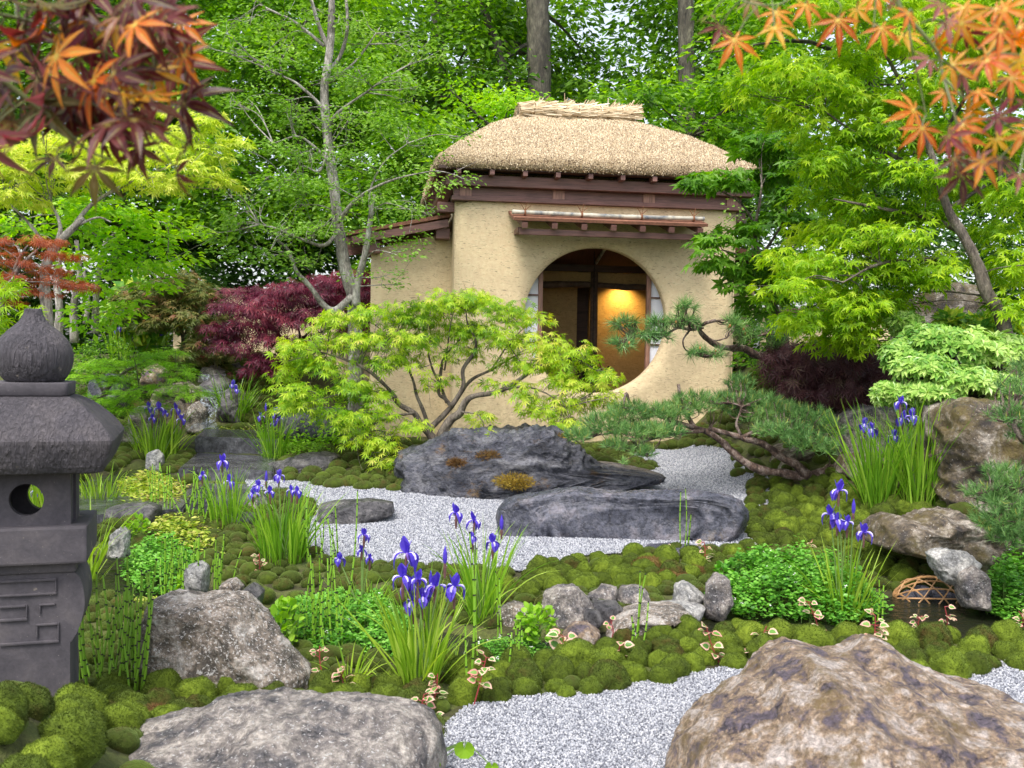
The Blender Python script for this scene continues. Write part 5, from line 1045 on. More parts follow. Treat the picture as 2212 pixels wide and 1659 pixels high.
# woven bamboo basket with dark stones
bc = P(2005, 1285, 5.32); bc[2] = .035; bk = thing('bamboo_basket', 'open woven bamboo basket of dark stones lying in the stream', 'basket', bc); M['cane'] = wood('split_cane', (.36, .20, .085), .5, (10, 10, 10)); mb = MB(); HX, HY, HZ = .19, .12, .125
def dome(u, v): return bc+np.array([HX*math.sin(u)*1, -HY*math.cos(u)*math.cos(v), HZ*math.cos(u)*math.sin(v) if True else 0])
for k in range(3): vv = .25+k*.42; tube(mb, [dome(u, vv) for u in np.linspace(-1.45, 1.45, 18)], .0045, 5)
for u0 in np.linspace(-1.2, 1.0, 5):
    for s in (-1, 1): tube(mb, [dome(u0+s*.55*(v-.8), v) for v in np.linspace(.02, 2.6, 14)], .0042, 5)
tube(mb, [dome(u, 1.45) for u in np.linspace(-1.5, 1.5, 18)], .006, 5); mb.build('weave', M['cane'], bk)
for k, (dx, dz, s) in enumerate(((-.11, .0, .055), (-.03, .02, .06), (.05, .01, .06), (.11, -.0, .05))):
    V_, F_ = ico(3); mb = MB(); q = V_*(1+.2*fbm(V_*1.5+k*5, 3))[:, None]*np.array([s, s, s*.8])+bc+np.array([dx, .02, dz]); mb.add(q, F_); tag(mb.build('rock', M['r_slab'], loc=bc+np.array([dx, 0, dz-.04]), smooth=True), ['leftmost', 'second from left', 'second from right', 'rightmost'][k]+' dark blue stone inside the bamboo basket', 'rock')
# ------------------------------------------------------------------ trees
def maple(nl, wid, droop=.30, sl=.42):
    ang = {7: [-128, -82, -40, 0, 40, 82, 128], 5: [-105, -52, 0, 52, 105], 9: [-140, -105, -70, -35, 0, 35, 70, 105, 140]}[nl]
    ln = {7: [.42, .72, .93, 1, .93, .72, .42], 5: [.6, .9, 1, .9, .6], 9: [.4, .6, .8, .95, 1, .95, .8, .6, .4]}[nl]
    V = [[0, 0, 0]]; F = []
    for a, l in zip(ang, ln):
        a = R(a); d = np.array([math.sin(a), math.cos(a)]); s = np.array([d[1], -d[0]]); z = lambda t: .04-droop*t*t
        p1 = d*l*sl-s*wid*l; p2 = d*l; p3 = d*l*sl+s*wid*l; k = len(V)
        V += [[*p1, z(l*sl)+.01], [*p2, z(l)], [*p3, z(l*sl)+.01]]; F.append([0, k, k+1, k+2])
    return (np.array(V), [np.array(F)])
MP7, MP5, MPF, MPD, MPC = maple(7, .13), maple(5, .20, .25), maple(9, .05, .5), maple(7, .07, .45), maple(7, .105, .35)
OVAL = (np.array([[0, 0, 0], [-.27, .45, .07], [0, 1, -.12], [.27, .45, .07]]), [np.array([[0, 1, 2], [0, 2, 3]])])
M['bark_grey'] = rockmat('grey_bark', (.16, .145, .125), (.28, .255, .225), (.42, .40, .365), .8, 7, (1, 1, .35), speck=(.42, .42, .40), speckamt=.66)
M['bark_brown'] = rockmat('brown_bark', (.07, .055, .045), (.13, .105, .085), (.20, .17, .14), .8, 9, (1, 1, .3), speckamt=.75)
M['bark_pine'] = rockmat('pine_bark', (.045, .028, .022), (.13, .08, .06), (.27, .21, .18), .85, 16, (1, 1, .6), speck=(.36, .32, .30), speckamt=.66)
M['bark_dark'] = rockmat('dark_bark', (.035, .03, .022), (.07, .062, .045), (.12, .11, .08), .85, 4, (1, 1, .3), speckamt=.8)
LM = leafmat
M['l_center'] = LM('green_maple_leaf', [(.08, .20, .012), (.19, .36, .018), (.36, .52, .03), (.52, .62, .07), (.66, .56, .15)], .45, .45, [.05, .3, .55, .8, 1], 1.6)
M['l_yellow'] = LM('yellow_maple_leaf', [(.34, .48, .04), (.58, .66, .10), (.76, .76, .22)], .45, .5, [.1, .5, .9])
M['l_yelgreen'] = LM('yellow_green_leaf', [(.16, .36, .02), (.30, .54, .03), (.46, .66, .06)], .5, .5, [.1, .5, .9])
M['l_right'] = LM('right_maple_leaf', [(.10, .23, .008), (.22, .40, .010), (.37, .54, .016), (.52, .62, .06)], .5, .45, [.1, .35, .65, .95], 1.1)
M['l_broad'] = LM('broad_maple_leaf', [(.05, .14, .014), (.10, .25, .018), (.18, .37, .025)], .45, .45, [.1, .5, .9])
M['l_fine'] = LM('fine_green_leaf', [(.11, .24, .03), (.20, .38, .05), (.34, .52, .11)], .4, .45, [.1, .5, .9])
M['l_bgA'] = LM('woodland_leaf', [(.035, .095, .011), (.08, .19, .015), (.16, .33, .022), (.27, .46, .035)], .45, .45, [.15, .4, .65, .95], .8)
M['l_bgB'] = LM('woodland_leaf_light', [(.05, .14, .012), (.12, .27, .018), (.23, .43, .03), (.36, .56, .06)], .5, .45, [.15, .4, .65, .95], .8)
M['l_bgD'] = LM('woodland_leaf_dark', [(.02, .06, .01), (.045, .12, .015), (.10, .21, .025)], .4, .45, [.15, .5, .9], .6)
M['l_purple'] = LM('purple_maple_leaf', [(.035, .008, .018), (.10, .018, .040), (.20, .035, .070), (.28, .05, .07)], .35, .42, [.1, .4, .7, .95])
M['l_burg'] = LM('burgundy_leaf', [(.03, .010, .014), (.07, .022, .030), (.12, .05, .05), (.12, .13, .05)], .3, .5, [.1, .5, .8, 1])
M['l_redgreen'] = LM('red_green_maple_leaf', [(.06, .10, .02), (.13, .17, .04), (.24, .22, .07), (.24, .07, .05)], .35, .5, [.1, .45, .75, 1], 2)
M['l_coral'] = LM('coral_maple_leaf', [(.22, .05, .02), (.38, .10, .05), (.45, .18, .08)], .4, .5, [.1, .5, .9])
M['l_yew'] = LM('yew_leaf', [(.12, .30, .015), (.26, .52, .025), (.42, .70, .06)], .3, .4, [.15, .45, .8])
M['l_pieris'] = LM('pieris_leaf', [(.14, .32, .05), (.27, .46, .08), (.45, .60, .16), (.60, .72, .32)], .3, .3, [.1, .4, .7, 1])
M['l_aucuba'] = LM('spotted_leaf', [(.06, .20, .02), (.20, .38, .03), (.50, .55, .06)], .3, .3, [.2, .55, .85], 16)
M['needle'] = LM('pine_needle', [(.045, .12, .03), (.10, .23, .06), (.19, .35, .10), (.30, .44, .12)], .2, .4, [.1, .4, .7, 1], 3)
M['needle_tip'] = LM('pine_candle', [(.25, .30, .06), (.38, .38, .10)], .2, .5); M['cone'] = plain('pine_bud', (.38, .16, .05), .6, scale=60)
def limbs3(limbs):
    out = []
    for l in limbs:
        w3 = [[*P(a[0], a[1], a[2]), a[3]] for a in l]; out.append(curve(np.array(w3), 6))
    return out
def build_limbs(name, L3, mat, parent, seg=8, rough=.25):
    mb = MB()
    for c in L3: tube(mb, c[:, :3], c[:, 3], seg, rough=rough)
    return mb.build(name, mat, parent, smooth=True)
def crown(parent, L3, pads, tpl, s, mat, per=26, dens=1., rc=.16, flat=.45, twig=.5, droop=.2, tw_r=.005, name='crown', updir=.9, jit=.45, bark=None, back=1.):
    """pads: (px, py, d, rx px, ry px, depth m[, density]); clumps of leaves spread through each pad"""
    pos = []; pc = []
    allp = np.concatenate([c[:, :3] for c in L3]) if L3 else None; mbt = MB(); cl = []; cen = []
    for p in pads:
        px, py, d, rx, ry, rd = p[:6]; k = p[6] if len(p) > 6 else 1.; c = P(px, py, d); sc = d/FPX; rr = np.array([rx*sc, rd, ry*sc]); n = max(3, int(dens*k*rr[0]*(rr[1]+rr[2])*1.7/(rc*rc)))
        q = c+ball(n)*rr; cl.append(q); cen.append(np.repeat(c[None], n, 0))
    cl = np.concatenate(cl); cen = np.concatenate(cen); n = len(cl); m_ = per
    off = ball(n*m_)*np.array([rc, rc, rc*flat]); pos = np.repeat(cl, m_, 0)+off; o = unit(off*np.array([1, 1, .5])+np.repeat(unit(cl-cen)*rc*.5, m_, 0)+rnd(n*m_, rc*.25))
    fwd = unit(o*np.array([1, 1, .3])+np.array([0, 0, -droop])+rnd(n*m_, .2)); up = np.array([0, 0, updir])+rnd(n*m_, jit)+o*.35
    mb = MB(); scatter(mb, tpl, pos, fwd, up, RNG.uniform(.65, 1.1, n*m_)*s); cr = mb.build(name, M[mat], parent)
    if twig > 0 and allp is not None:
        cnt = 0
        for i in range(n):
            if RNG.random() > twig: continue
            dd = allp-cl[i]; w_ = np.linalg.norm(dd, axis=1)+np.clip(allp[:, 2]-cl[i][2], 0, 9)*1.2; j = int(np.argmin(w_)); a = allp[j]; L_ = np.linalg.norm(cl[i]-a)
            mid = (a+cl[i])/2+rnd(1, L_*.07)[0]+np.array([0, 0, L_*.06]); c = curve([a, mid, cl[i]], 4); tube(mbt, c, np.linspace(tw_r*(.7+L_), tw_r*.4, len(c)), 4, cap=False); cnt += 1
            for e in range(2): tube(mbt, curve([mid*.5+cl[i]*.5, cl[i]+rnd(1, rc*.3)[0], cl[i]+rnd(1, rc*.6)[0]], 3), np.linspace(tw_r*.5, tw_r*.25, 7), 3, cap=False)
        if cnt: mbt.build('twigs', bark or M['bark_grey'], parent)
    return cr, n*m_
NL = 0
def tree(name, label, cat, limbs, pads, group=None, bark='bark_grey', base=None, seg=8, rough=.25, **kw):
    global NL
    L3 = limbs3(limbs); b0 = L3[0][0][:3] if L3 else (P(pads[0][0], pads[0][1]+pads[0][4], pads[0][2]) if base is None else base)
    t = thing(name, label, cat, b0, group)
    if L3: build_limbs('trunk', L3, M[bark], t, seg, rough)
    NL += crown(t, L3, pads, bark=M[bark], **kw)[1]; return t
def px_(pts, d, r0, r1):
    n = len(pts); return [(a, b_, d if not isinstance(d, tuple) else d[0]+(d[1]-d[0])*i/(n-1), r0+(r1-r0)*i/(n-1)) for i, (a, b_) in enumerate(pts)]
# --- the specimen green maple in the middle
D = 8.4
lm = [px_([(948, 985), (948, 955), (958, 930), (975, 905), (992, 893), (1005, 868), (1025, 855), (1083, 843), (1150, 801), (1185, 784), (1240, 772)], (D, 8.1), .062, .010),
      px_([(944, 965), (935, 945), (926, 931), (950, 905), (975, 878), (996, 847), (1020, 819), (1062, 798), (1110, 770)], (D, 8.5), .048, .010), px_([(975, 878), (1000, 836), (1000, 798), (1023, 763), (1027, 735), (1010, 700), (1006, 672)], (D, 8.3), .030, .006),
      px_([(940, 960), (925, 935), (905, 910), (894, 892), (860, 872), (845, 847), (796, 801), (740, 775), (690, 760)], (D, 8.2), .045, .008), px_([(926, 931), (915, 890), (900, 855), (891, 819), (870, 770), (850, 735)], (D, 8.7), .026, .006),
      px_([(975, 878), (960, 860), (947, 847), (954, 791), (960, 770), (989, 738), (1005, 720)], (8.45, 8.6), .026, .006), px_([(965, 870), (950, 830), (935, 800), (925, 760), (930, 715)], (8.5, 8.8), .02, .005), px_([(996, 890), (1030, 895), (1045, 915)], (8.1, 7.9), .010, .004),
      px_([(894, 892), (850, 900), (810, 915), (790, 935)], (8.3, 8.0), .016, .005), px_([(1083, 843), (1130, 835), (1180, 850), (1220, 880)], (8.2, 7.9), .016, .005), px_([(845, 847), (790, 845), (740, 850), (700, 860)], (8.3, 8.0), .016, .005), px_([(1062, 798), (1100, 740), (1130, 710)], (8.4, 8.5), .012, .004), px_([(960, 800), (975, 690), (990, 655)], (8.5, 8.5), .010, .004)]
lm = [[(a, b_, d_, r_*.78) for a, b_, d_, r_ in l] for l in lm]
pads = [(735, 690, 8.4, 62, 20, .3), (665, 745, 8.3, 60, 22, .3), (620, 800, 8.2, 45, 24, .3), (700, 790, 8.2, 70, 22, .35), (800, 680, 8.5, 65, 18, .3), (880, 668, 8.5, 65, 16, .3), (960, 662, 8.4, 60, 18, .3), (1020, 648, 8.4, 65, 20, .3), (1085, 668, 8.4, 70, 18, .3), (1135, 690, 8.4, 50, 18, .3),
        (780, 735, 8.4, 80, 22, .4), (880, 730, 8.5, 80, 22, .4), (980, 715, 8.5, 80, 22, .4), (1080, 725, 8.4, 80, 24, .4), (1160, 740, 8.3, 60, 24, .35), (1215, 762, 8.2, 55, 22, .35), (1265, 785, 8.2, 45, 24, .3), (1305, 815, 8.1, 38, 26, .3), (1250, 825, 8.1, 60, 24, .35), (1180, 800, 8.2, 60, 24, .35), (1110, 785, 8.3, 55, 20, .35, .7),
        (830, 785, 8.3, 60, 20, .35, .7), (760, 830, 8.2, 60, 24, .35), (690, 850, 8.1, 50, 20, .3), (640, 845, 8.0, 40, 20, .3), (800, 860, 8.1, 50, 22, .3), (770, 905, 8.0, 38, 26, .3), (830, 905, 8.0, 40, 28, .25), (850, 955, 7.95, 42, 34, .22), (838, 1000, 7.9, 32, 24, .2), (885, 985, 7.95, 34, 22, .2), (900, 930, 8.0, 26, 20, .2, .6), (1130, 850, 8.0, 40, 18, .25), (1190, 870, 8.0, 50, 22, .25), (1150, 905, 7.95, 30, 26, .2), (1210, 905, 7.95, 30, 24, .2), (1255, 870, 8.0, 38, 24, .25), (1030, 905, 7.95, 26, 26, .2), (1055, 935, 7.9, 24, 22, .2), (1010, 945, 7.95, 20, 16, .2, .6), (640, 880, 8.0, 45, 22, .3), (720, 900, 8.0, 50, 24, .3), (790, 950, 8.0, 44, 28, .25), (860, 1010, 7.9, 30, 20, .2), (620, 760, 8.3, 40, 20, .3), (900, 780, 8.5, 60, 22, .35, .6), (1000, 770, 8.5, 60, 22, .35, .6), (940, 820, 8.6, 60, 22, .3, .35), (1080, 830, 8.2, 40, 18, .3, .5), (960, 640, 8.4, 40, 10, .2), (1320, 880, 8.0, 20, 22, .2), (1225, 930, 7.9, 26, 18, .2), (905, 690, 8.6, 60, 16, .3), (1300, 860, 8.0, 28, 20, .2)]
tree('green_maple', 'low spreading Japanese maple with bright lime green leaves before the tea house', 'tree', lm, pads, bark='bark_brown', tpl=MPC, s=.068, mat='l_center', per=15, rc=.13, flat=.5, dens=1.25, droop=.4, twig=.35, tw_r=.005)
# --- tall fine leaved tree on the left
D = 8.9
lm = [px_([(772, 1010), (772, 960), (768, 860), (768, 740), (764, 650), (748, 590), (735, 520), (728, 470), (718, 380), (708, 300), (700, 200), (712, 110), (716, 40), (716, -40)], (D, 9.2), .078, .028), px_([(768, 660), (772, 610), (790, 540), (800, 470), (808, 420)], (D, 8.8), .04, .014), px_([(712, 110), (690, 60), (672, 0)], (9.2, 9.2), .022, .015),
      px_([(712, 150), (735, 120), (750, 60), (745, -30)], (9.2, 9.3), .022, .012), px_([(705, 245), (680, 215), (640, 180), (610, 165)], 9.0, .018, .008), px_([(760, 640), (725, 670), (700, 660), (670, 620), (640, 585), (622, 540), (600, 520)], (8.9, 8.6), .036, .010),
      px_([(732, 500), (700, 530), (660, 520), (600, 495), (560, 485)], (8.9, 8.5), .020, .006), px_([(730, 480), (760, 440), (800, 410), (860, 385), (930, 370)], (8.9, 8.4), .020, .005), px_([(712, 350), (670, 310), (640, 295), (590, 310)], (9, 8.8), .016, .005), px_([(800, 470), (800, 410), (830, 350), (880, 310)], (8.8, 8.8), .014, .004), px_([(706, 270), (740, 235), (790, 200), (830, 170)], 9.1, .018, .005),
      px_([(708, 320), (690, 370), (650, 360), (610, 400)], 8.8, .012, .004), px_([(700, 100), (640, 50), (590, 25), (560, 10)], 9.2, .016, .006), px_([(710, 180), (770, 130), (820, 60)], 9.3, .014, .005)]
pads = [(x, y, d, 75, 26, .5, k) for x, y, d, k in [(560, 40, 9.2, .8), (640, 70, 9.2, .8), (760, 60, 9.4, .8), (830, 90, 9.4, .7), (600, 150, 9, .8), (690, 170, 9.1, .6), (800, 170, 9.2, .8), (870, 200, 9.2, .6), (560, 220, 8.9, .7), (640, 250, 8.9, .9), (760, 260, 9, .8), (850, 280, 9, .9), (930, 310, 8.9, .6), (590, 320, 8.8, .9), (680, 340, 8.8, .8), (790, 340, 8.8, .8), (870, 370, 8.6, .7), (600, 400, 8.7, .9), (520, 430, 8.6, .5), (680, 420, 8.7, .7), (810, 430, 8.7, .7), (560, 480, 8.6, .8), (640, 500, 8.6, .8), (830, 500, 8.6, .4), (560, 550, 8.5, .6), (660, 570, 8.6, .5), (500, 520, 8.5, .4), (880, 440, 8.5, .4), (940, 395, 8.3, .3), (700, 10, 9.3, .7), (480, 120, 9.2, .5), (900, 120, 9.4, .4), (840, 540, 8.6, .3), (715, 505, 8.7, .4), (805, 600, 8.7, .15)]]
tree('tall_tree', 'tall slender grey trunked tree with airy fine green leaves left of the tea house', 'tree', lm, pads, bark='bark_grey', tpl=OVAL, s=.046, mat='l_fine', per=44, rc=.17, flat=.40, dens=1.1, droop=.1, twig=.4, tw_r=.006)
# --- yellow maple on the left
lm = [px_([(100, 760), (102, 690), (97, 620), (98, 580), (112, 545), (135, 515), (160, 490), (180, 470)], (7.6, 7.6), .05, .022), px_([(118, 535), (130, 500), (125, 470), (110, 440)], 7.6, .022, .010), px_([(150, 500), (200, 440), (270, 400), (340, 370), (420, 340)], (7.6, 8), .02, .006), px_([(112, 545), (60, 480), (20, 440)], 7.6, .016, .006), px_([(160, 490), (210, 470), (240, 480)], 7.6, .012, .005), px_([(420, 340), (430, 290), (420, 240)], 8, .007, .004), px_([(340, 370), (400, 400), (470, 410)], 8, .008, .004)]
pads = [(60, 330, 7.6, 80, 22, .4), (150, 310, 7.7, 80, 22, .4), (230, 330, 7.7, 70, 20, .4), (40, 380, 7.5, 80, 24, .4), (130, 375, 7.6, 90, 24, .4), (230, 380, 7.7, 80, 22, .4), (330, 390, 7.8, 70, 22, .4), (400, 300, 8, 60, 20, .3), (400, 250, 8, 40, 15, .3), (450, 270, 8, 45, 14, .3), (430, 330, 8, 60, 18, .3), (480, 350, 8, 45, 14, .3), (360, 340, 7.9, 60, 18, .3), (420, 380, 7.9, 60, 18, .3), (480, 395, 7.9, 35, 12, .3), (500, 310, 8, 20, 8, .2), (320, 290, 8, 50, 16, .3), (40, 425, 7.5, 80, 18, .4), (300, 225, 8.1, 40, 14, .3)]
tree('yellow_maple', 'Japanese maple with golden yellow leaves and a crooked trunk at the left behind the lantern', 'tree', lm, pads, tpl=MP7, s=.075, mat='l_yellow', per=17, rc=.14, flat=.4, dens=.85, droop=.3, twig=.3)
pads = [(100, 450, 8.2, 90, 22, .5), (200, 440, 8.2, 90, 25, .5), (60, 480, 8.2, 80, 22, .4), (180, 490, 8.2, 80, 25, .4), (260, 480, 8.4, 60, 22, .4), (300, 520, 8.6, 70, 30, .4), (240, 550, 8.6, 70, 28, .4), (330, 470, 8.6, 60, 22, .4), (380, 510, 8.7, 60, 22, .4), (300, 580, 8.6, 70, 28, .4), (220, 610, 8.6, 60, 28, .4), (370, 560, 8.7, 50, 24, .4), (180, 560, 8.6, 40, 25, .4), (330, 620, 8.8, 40, 25, .4), (250, 670, 8.8, 70, 25, .4), (180, 700, 8.7, 45, 30, .4)]
lm = [px_([(205, 720), (208, 640), (215, 580), (228, 520)], 8.9, .035, .018), px_([(160, 740), (160, 660), (172, 590), (165, 520)], 9.1, .04, .02), px_([(125, 740), (128, 660), (122, 600), (135, 540)], 9.2, .045, .02), px_([(185, 700), (190, 640), (180, 580)], 9.3, .03, .015), px_([(228, 520), (290, 480), (350, 480)], 8.8, .014, .005)]
tree('birch_group', 'multi stemmed tree with pale trunks and fresh yellow green leaves at the left', 'tree', lm, pads, bark='bark_grey', tpl=OVAL, s=.085, mat='l_yelgreen', per=24, rc=.16, flat=.35, dens=.8, droop=.2, twig=.15)
# --- coral, red green and purple maples
lm = [px_([(-10, 720), (10, 640), (40, 580), (80, 540)], 7.0, .03, .008), px_([(10, 640), (40, 560), (60, 530)], 7.0, .015, .006)]
tree('coral_maple', 'maple with feathery coral red leaves at the far left edge', 'tree', lm, [(0, 530, 7, 60, 16, .3), (60, 520, 7, 60, 12, .3), (20, 560, 7, 70, 14, .3), (100, 550, 7.1, 60, 9, .3), (0, 600, 6.9, 60, 18, .3), (60, 625, 7, 60, 10, .3), (130, 610, 7.1, 60, 9, .3), (100, 580, 7.1, 50, 8, .3), (-10, 650, 6.9, 50, 14, .3), (160, 618, 7.1, 35, 7, .2)], tpl=MPF, s=.055, mat='l_coral', per=20, rc=.10, flat=.22, dens=.65, twig=.3)
tree('green_maple', 'small feathery bright green maple at the left edge behind the lantern finial', 'tree', [px_([(-60, 760), (-40, 700), (-10, 660)], 5.2, .02, .006)], [(0, 640, 5.2, 55, 14, .15), (45, 668, 5.1, 45, 10, .15), (0, 690, 5.1, 50, 18, .15), (20, 730, 5.1, 40, 20, .15), (-20, 610, 5.2, 40, 14, .15)], tpl=MPD, s=.07, mat='l_right', per=14, rc=.09, flat=.35, dens=.8, twig=.3)
lm = [px_([(390, 790), (395, 730), (380, 680), (360, 640)], 11.8, .03, .01), px_([(395, 730), (430, 670), (450, 640)], 11.8, .02, .008)]
tree('olive_maple', 'rounded maple with mottled olive and red leaves left of the purple maple', 'tree', lm, [(380, 610, 11.6, 80, 24, .7), (330, 640, 11.5, 70, 24, .6), (430, 640, 11.5, 70, 28, .6), (380, 660, 11.4, 90, 30, .7), (440, 690, 11.4, 50, 30, .6), (340, 690, 11.4, 50, 30, .6), (460, 730, 11.4, 40, 28, .5), (420, 760, 11.3, 50, 24, .5), (300, 665, 11.5, 40, 24, .5), (470, 770, 11.3, 40, 20, .4)], bark='bark_dark', tpl=MP7, s=.085, mat='l_redgreen', per=22, rc=.17, flat=.4, dens=1.1, twig=.1)
lm = [px_([(620, 800), (625, 770), (650, 740), (690, 720), (730, 700)], 11.2, .03, .012), px_([(625, 770), (600, 720), (570, 690), (520, 670)], 11.2, .022, .008), px_([(650, 740), (640, 690), (620, 650)], 11.2, .016, .006), px_([(640, 745), (690, 690), (700, 650)], 11.2, .014, .006)]
tree('purple_maple', 'wide purple Japanese maple above the waterfall', 'tree', lm, [(570, 640, 11.2, 80, 18, .6), (640, 625, 11.2, 70, 16, .6), (510, 665, 11.1, 60, 20, .5), (600, 670, 11, 90, 22, .6), (690, 650, 11.2, 60, 18, .5), (530, 705, 11, 70, 20, .5), (660, 690, 11, 70, 18, .5), (500, 745, 10.9, 50, 18, .4), (590, 740, 10.9, 60, 20, .4), (550, 770, 10.8, 50, 14, .4), (480, 720, 11, 36, 18, .4), (540, 795, 10.7, 30, 14, .3), (640, 730, 10.9, 40, 14, .4, .5), (590, 800, 10.8, 30, 12, .3, .6)], bark='bark_dark', tpl=MPD, s=.095, mat='l_purple', per=22, rc=.17, flat=.35, dens=1.15, droop=.4, twig=.15)
tree('purple_maple', 'purple Japanese maple right behind the tall grey trunk, beside the annex', 'tree', [px_([(770, 780), (765, 720), (755, 660)], 12.2, .03, .01)], [(760, 610, 12.2, 70, 22, .6), (800, 635, 12.2, 60, 22, .6), (720, 615, 12.2, 50, 18, .5), (810, 680, 12.1, 50, 24, .5), (740, 655, 12, 60, 20, .5), (800, 600, 12.3, 40, 16, .4), (780, 720, 12, 50, 20, .5)], bark='bark_dark', tpl=MPD, s=.10, mat='l_purple', per=22, rc=.17, flat=.35, dens=1.15, droop=.4, twig=.1)
# --- layered yew
lm = [px_([(215, 900), (225, 850), (260, 810), (330, 770)], (9.3, 9.2), .03, .008), px_([(225, 850), (300, 840), (370, 830)], (9.3, 9), .02, .006), px_([(225, 850), (200, 800), (195, 780)], 9.3, .016, .006), px_([(300, 840), (380, 860), (400, 870)], 9, .012, .005)]
yw = np.array([[0, 0, 0], [-.07, .5, .0], [0, 1, -.05], [.07, .5, .0]]); YW = []
VV = []; FF = []
for k in range(9):
    for s in (-1, 1):
        a = R(55*s); c_, s_ = math.cos(a), math.sin(a); b0 = np.array([0, .1*k, -.02*k]); q = yw*.42*(1-.06*k); q = np.stack([q[:, 0]*c_+q[:, 1]*s_, -q[:, 0]*s_+q[:, 1]*c_, q[:, 2]], 1)+b0; n = len(VV)*4; VV.append(q); FF.append([n, n+1, n+2, n+3])
YEW = (np.concatenate(VV), [np.array(FF)])
tree('layered_yew', 'bright green conifer with flat layered fronds left of the waterfall', 'shrub', lm, [(340, 762, 9.1, 55, 9, .4), (300, 780, 9.1, 50, 9, .4), (375, 790, 9, 45, 9, .3), (400, 812, 8.9, 45, 10, .3), (230, 785, 9.2, 60, 12, .4), (190, 815, 9.2, 40, 14, .4), (250, 820, 9.1, 50, 10, .4), (300, 850, 8.9, 50, 11, .4), (350, 835, 8.9, 60, 10, .4), (400, 850, 8.8, 45, 9, .3), (230, 860, 9, 50, 10, .4), (270, 890, 8.9, 60, 10, .4), (250, 920, 8.8, 45, 9, .3), (180, 860, 9.2, 35, 18, .4), (330, 880, 8.9, 30, 9, .3)], bark='bark_dark', tpl=YEW, s=.10, mat='l_yew', per=20, rc=.11, flat=.16, dens=.75, droop=.12, twig=.4, jit=.2)
# --- big maple on the right
lm = [px_([(2175, 760), (2165, 690), (2130, 630), (2110, 570), (2075, 500), (2050, 460), (2030, 400), (2010, 330), (1980, 250)], (6.85, 6.8), .055, .018), px_([(2075, 500), (2000, 470), (1900, 450), (1800, 430)], (7.1, 6.9), .022, .006), px_([(2110, 570), (2000, 560), (1900, 570), (1820, 610)], (7.1, 6.8), .02, .006), px_([(2030, 400), (1950, 350), (1850, 290), (1780, 240)], (7.1, 7.1), .022, .006), px_([(2010, 330), (2080, 220), (2140, 120)], 7.2, .018, .006), px_([(1980, 250), (1930, 150), (1880, 60), (1860, -20)], 7.2, .016, .006), px_([(2050, 450), (2130, 400), (2200, 370)], 7.1, .018, .006)]
pads = []
for x, y, rx in [(1700, 130, 60), (1640, 190, 50), (1760, 170, 80), (1850, 120, 90), (1960, 90, 90), (2080, 90, 90), (2190, 80, 70), (1720, 230, 70), (1830, 220, 90), (1950, 200, 90), (2070, 190, 90), (2190, 190, 70), (1800, 290, 80), (1900, 290, 90), (2010, 290, 90), (2120, 300, 90), (2200, 330, 60), (1760, 350, 70), (1850, 370, 90), (1960, 380, 90), (2080, 400, 90), (2190, 420, 70), (1780, 430, 70), (1870, 450, 90), (1980, 460, 80), (2180, 490, 50), (1760, 500, 60), (1850, 520, 90), (1950, 520, 70), (2010, 560, 40), (2190, 560, 60), (1720, 560, 60), (1800, 580, 80), (1900, 590, 80), (1990, 600, 60), (1690, 620, 55), (1760, 640, 70), (1850, 650, 80), (1940, 640, 60), (1720, 690, 50), (1800, 690, 60), (1870, 700, 50), (1800, 735, 45), (1850, 745, 40), (2190, 610, 30), (2200, 660, 50), (1780, 20, 80), (1900, 20, 90), (2050, 10, 90), (2180, 0, 80)]: pads.append((x, y, 6.9+.5*RNG.random()-.0007*(x-1900), rx, 22, .35))
tree('large_maple', 'large Japanese maple with bright yellow green leaves filling the right side', 'tree', lm, pads, bark='bark_brown', tpl=MP7, s=.072, mat='l_right', per=26, rc=.16, flat=.55, dens=1.15, droop=.5, twig=.2)
# --- broad leaved maple beside the wall
lm = [px_([(1700, 760), (1690, 700), (1650, 640), (1640, 560), (1630, 500), (1640, 440), (1645, 400)], (8.4, 8.4), .028, .010), px_([(1690, 700), (1650, 610), (1610, 560), (1560, 540)], (8.4, 8.1), .018, .006), px_([(1640, 500), (1600, 440), (1550, 410)], (8.4, 8.3), .014, .005), px_([(1640, 560), (1690, 480), (1700, 420)], 8.5, .014, .006)]
tree('broad_maple', 'slim maple with broad green leaves reaching over the right corner of the tea house', 'tree', lm, [(1540, 385, 8.3, 60, 14, .25), (1510, 400, 8.2, 40, 10, .2), (1590, 400, 8.3, 40, 14, .25), (1650, 330, 8.5, 50, 22, .3), (1690, 370, 8.5, 60, 24, .3), (1720, 330, 8.6, 50, 20, .3), (1640, 300, 8.6, 40, 16, .3), (1700, 420, 8.5, 50, 22, .3), (1560, 520, 8.1, 55, 20, .25), (1610, 500, 8.2, 40, 16, .25), (1540, 560, 8.0, 45, 14, .25), (1600, 570, 8.1, 60, 20, .25), (1650, 590, 8.2, 60, 20, .3), (1590, 610, 8.1, 36, 16, .2), (1690, 550, 8.3, 50, 20, .3), (1640, 655, 8.2, 40, 20, .3), (1700, 640, 8.3, 50, 24, .3), (1740, 480, 8.5, 40, 22, .3), (1670, 480, 8.5, 30, 18, .3, .5)], bark='bark_brown', tpl=MP5, s=.095, mat='l_broad', per=17, rc=.14, flat=.35, dens=1.0, droop=.4, twig=.3)
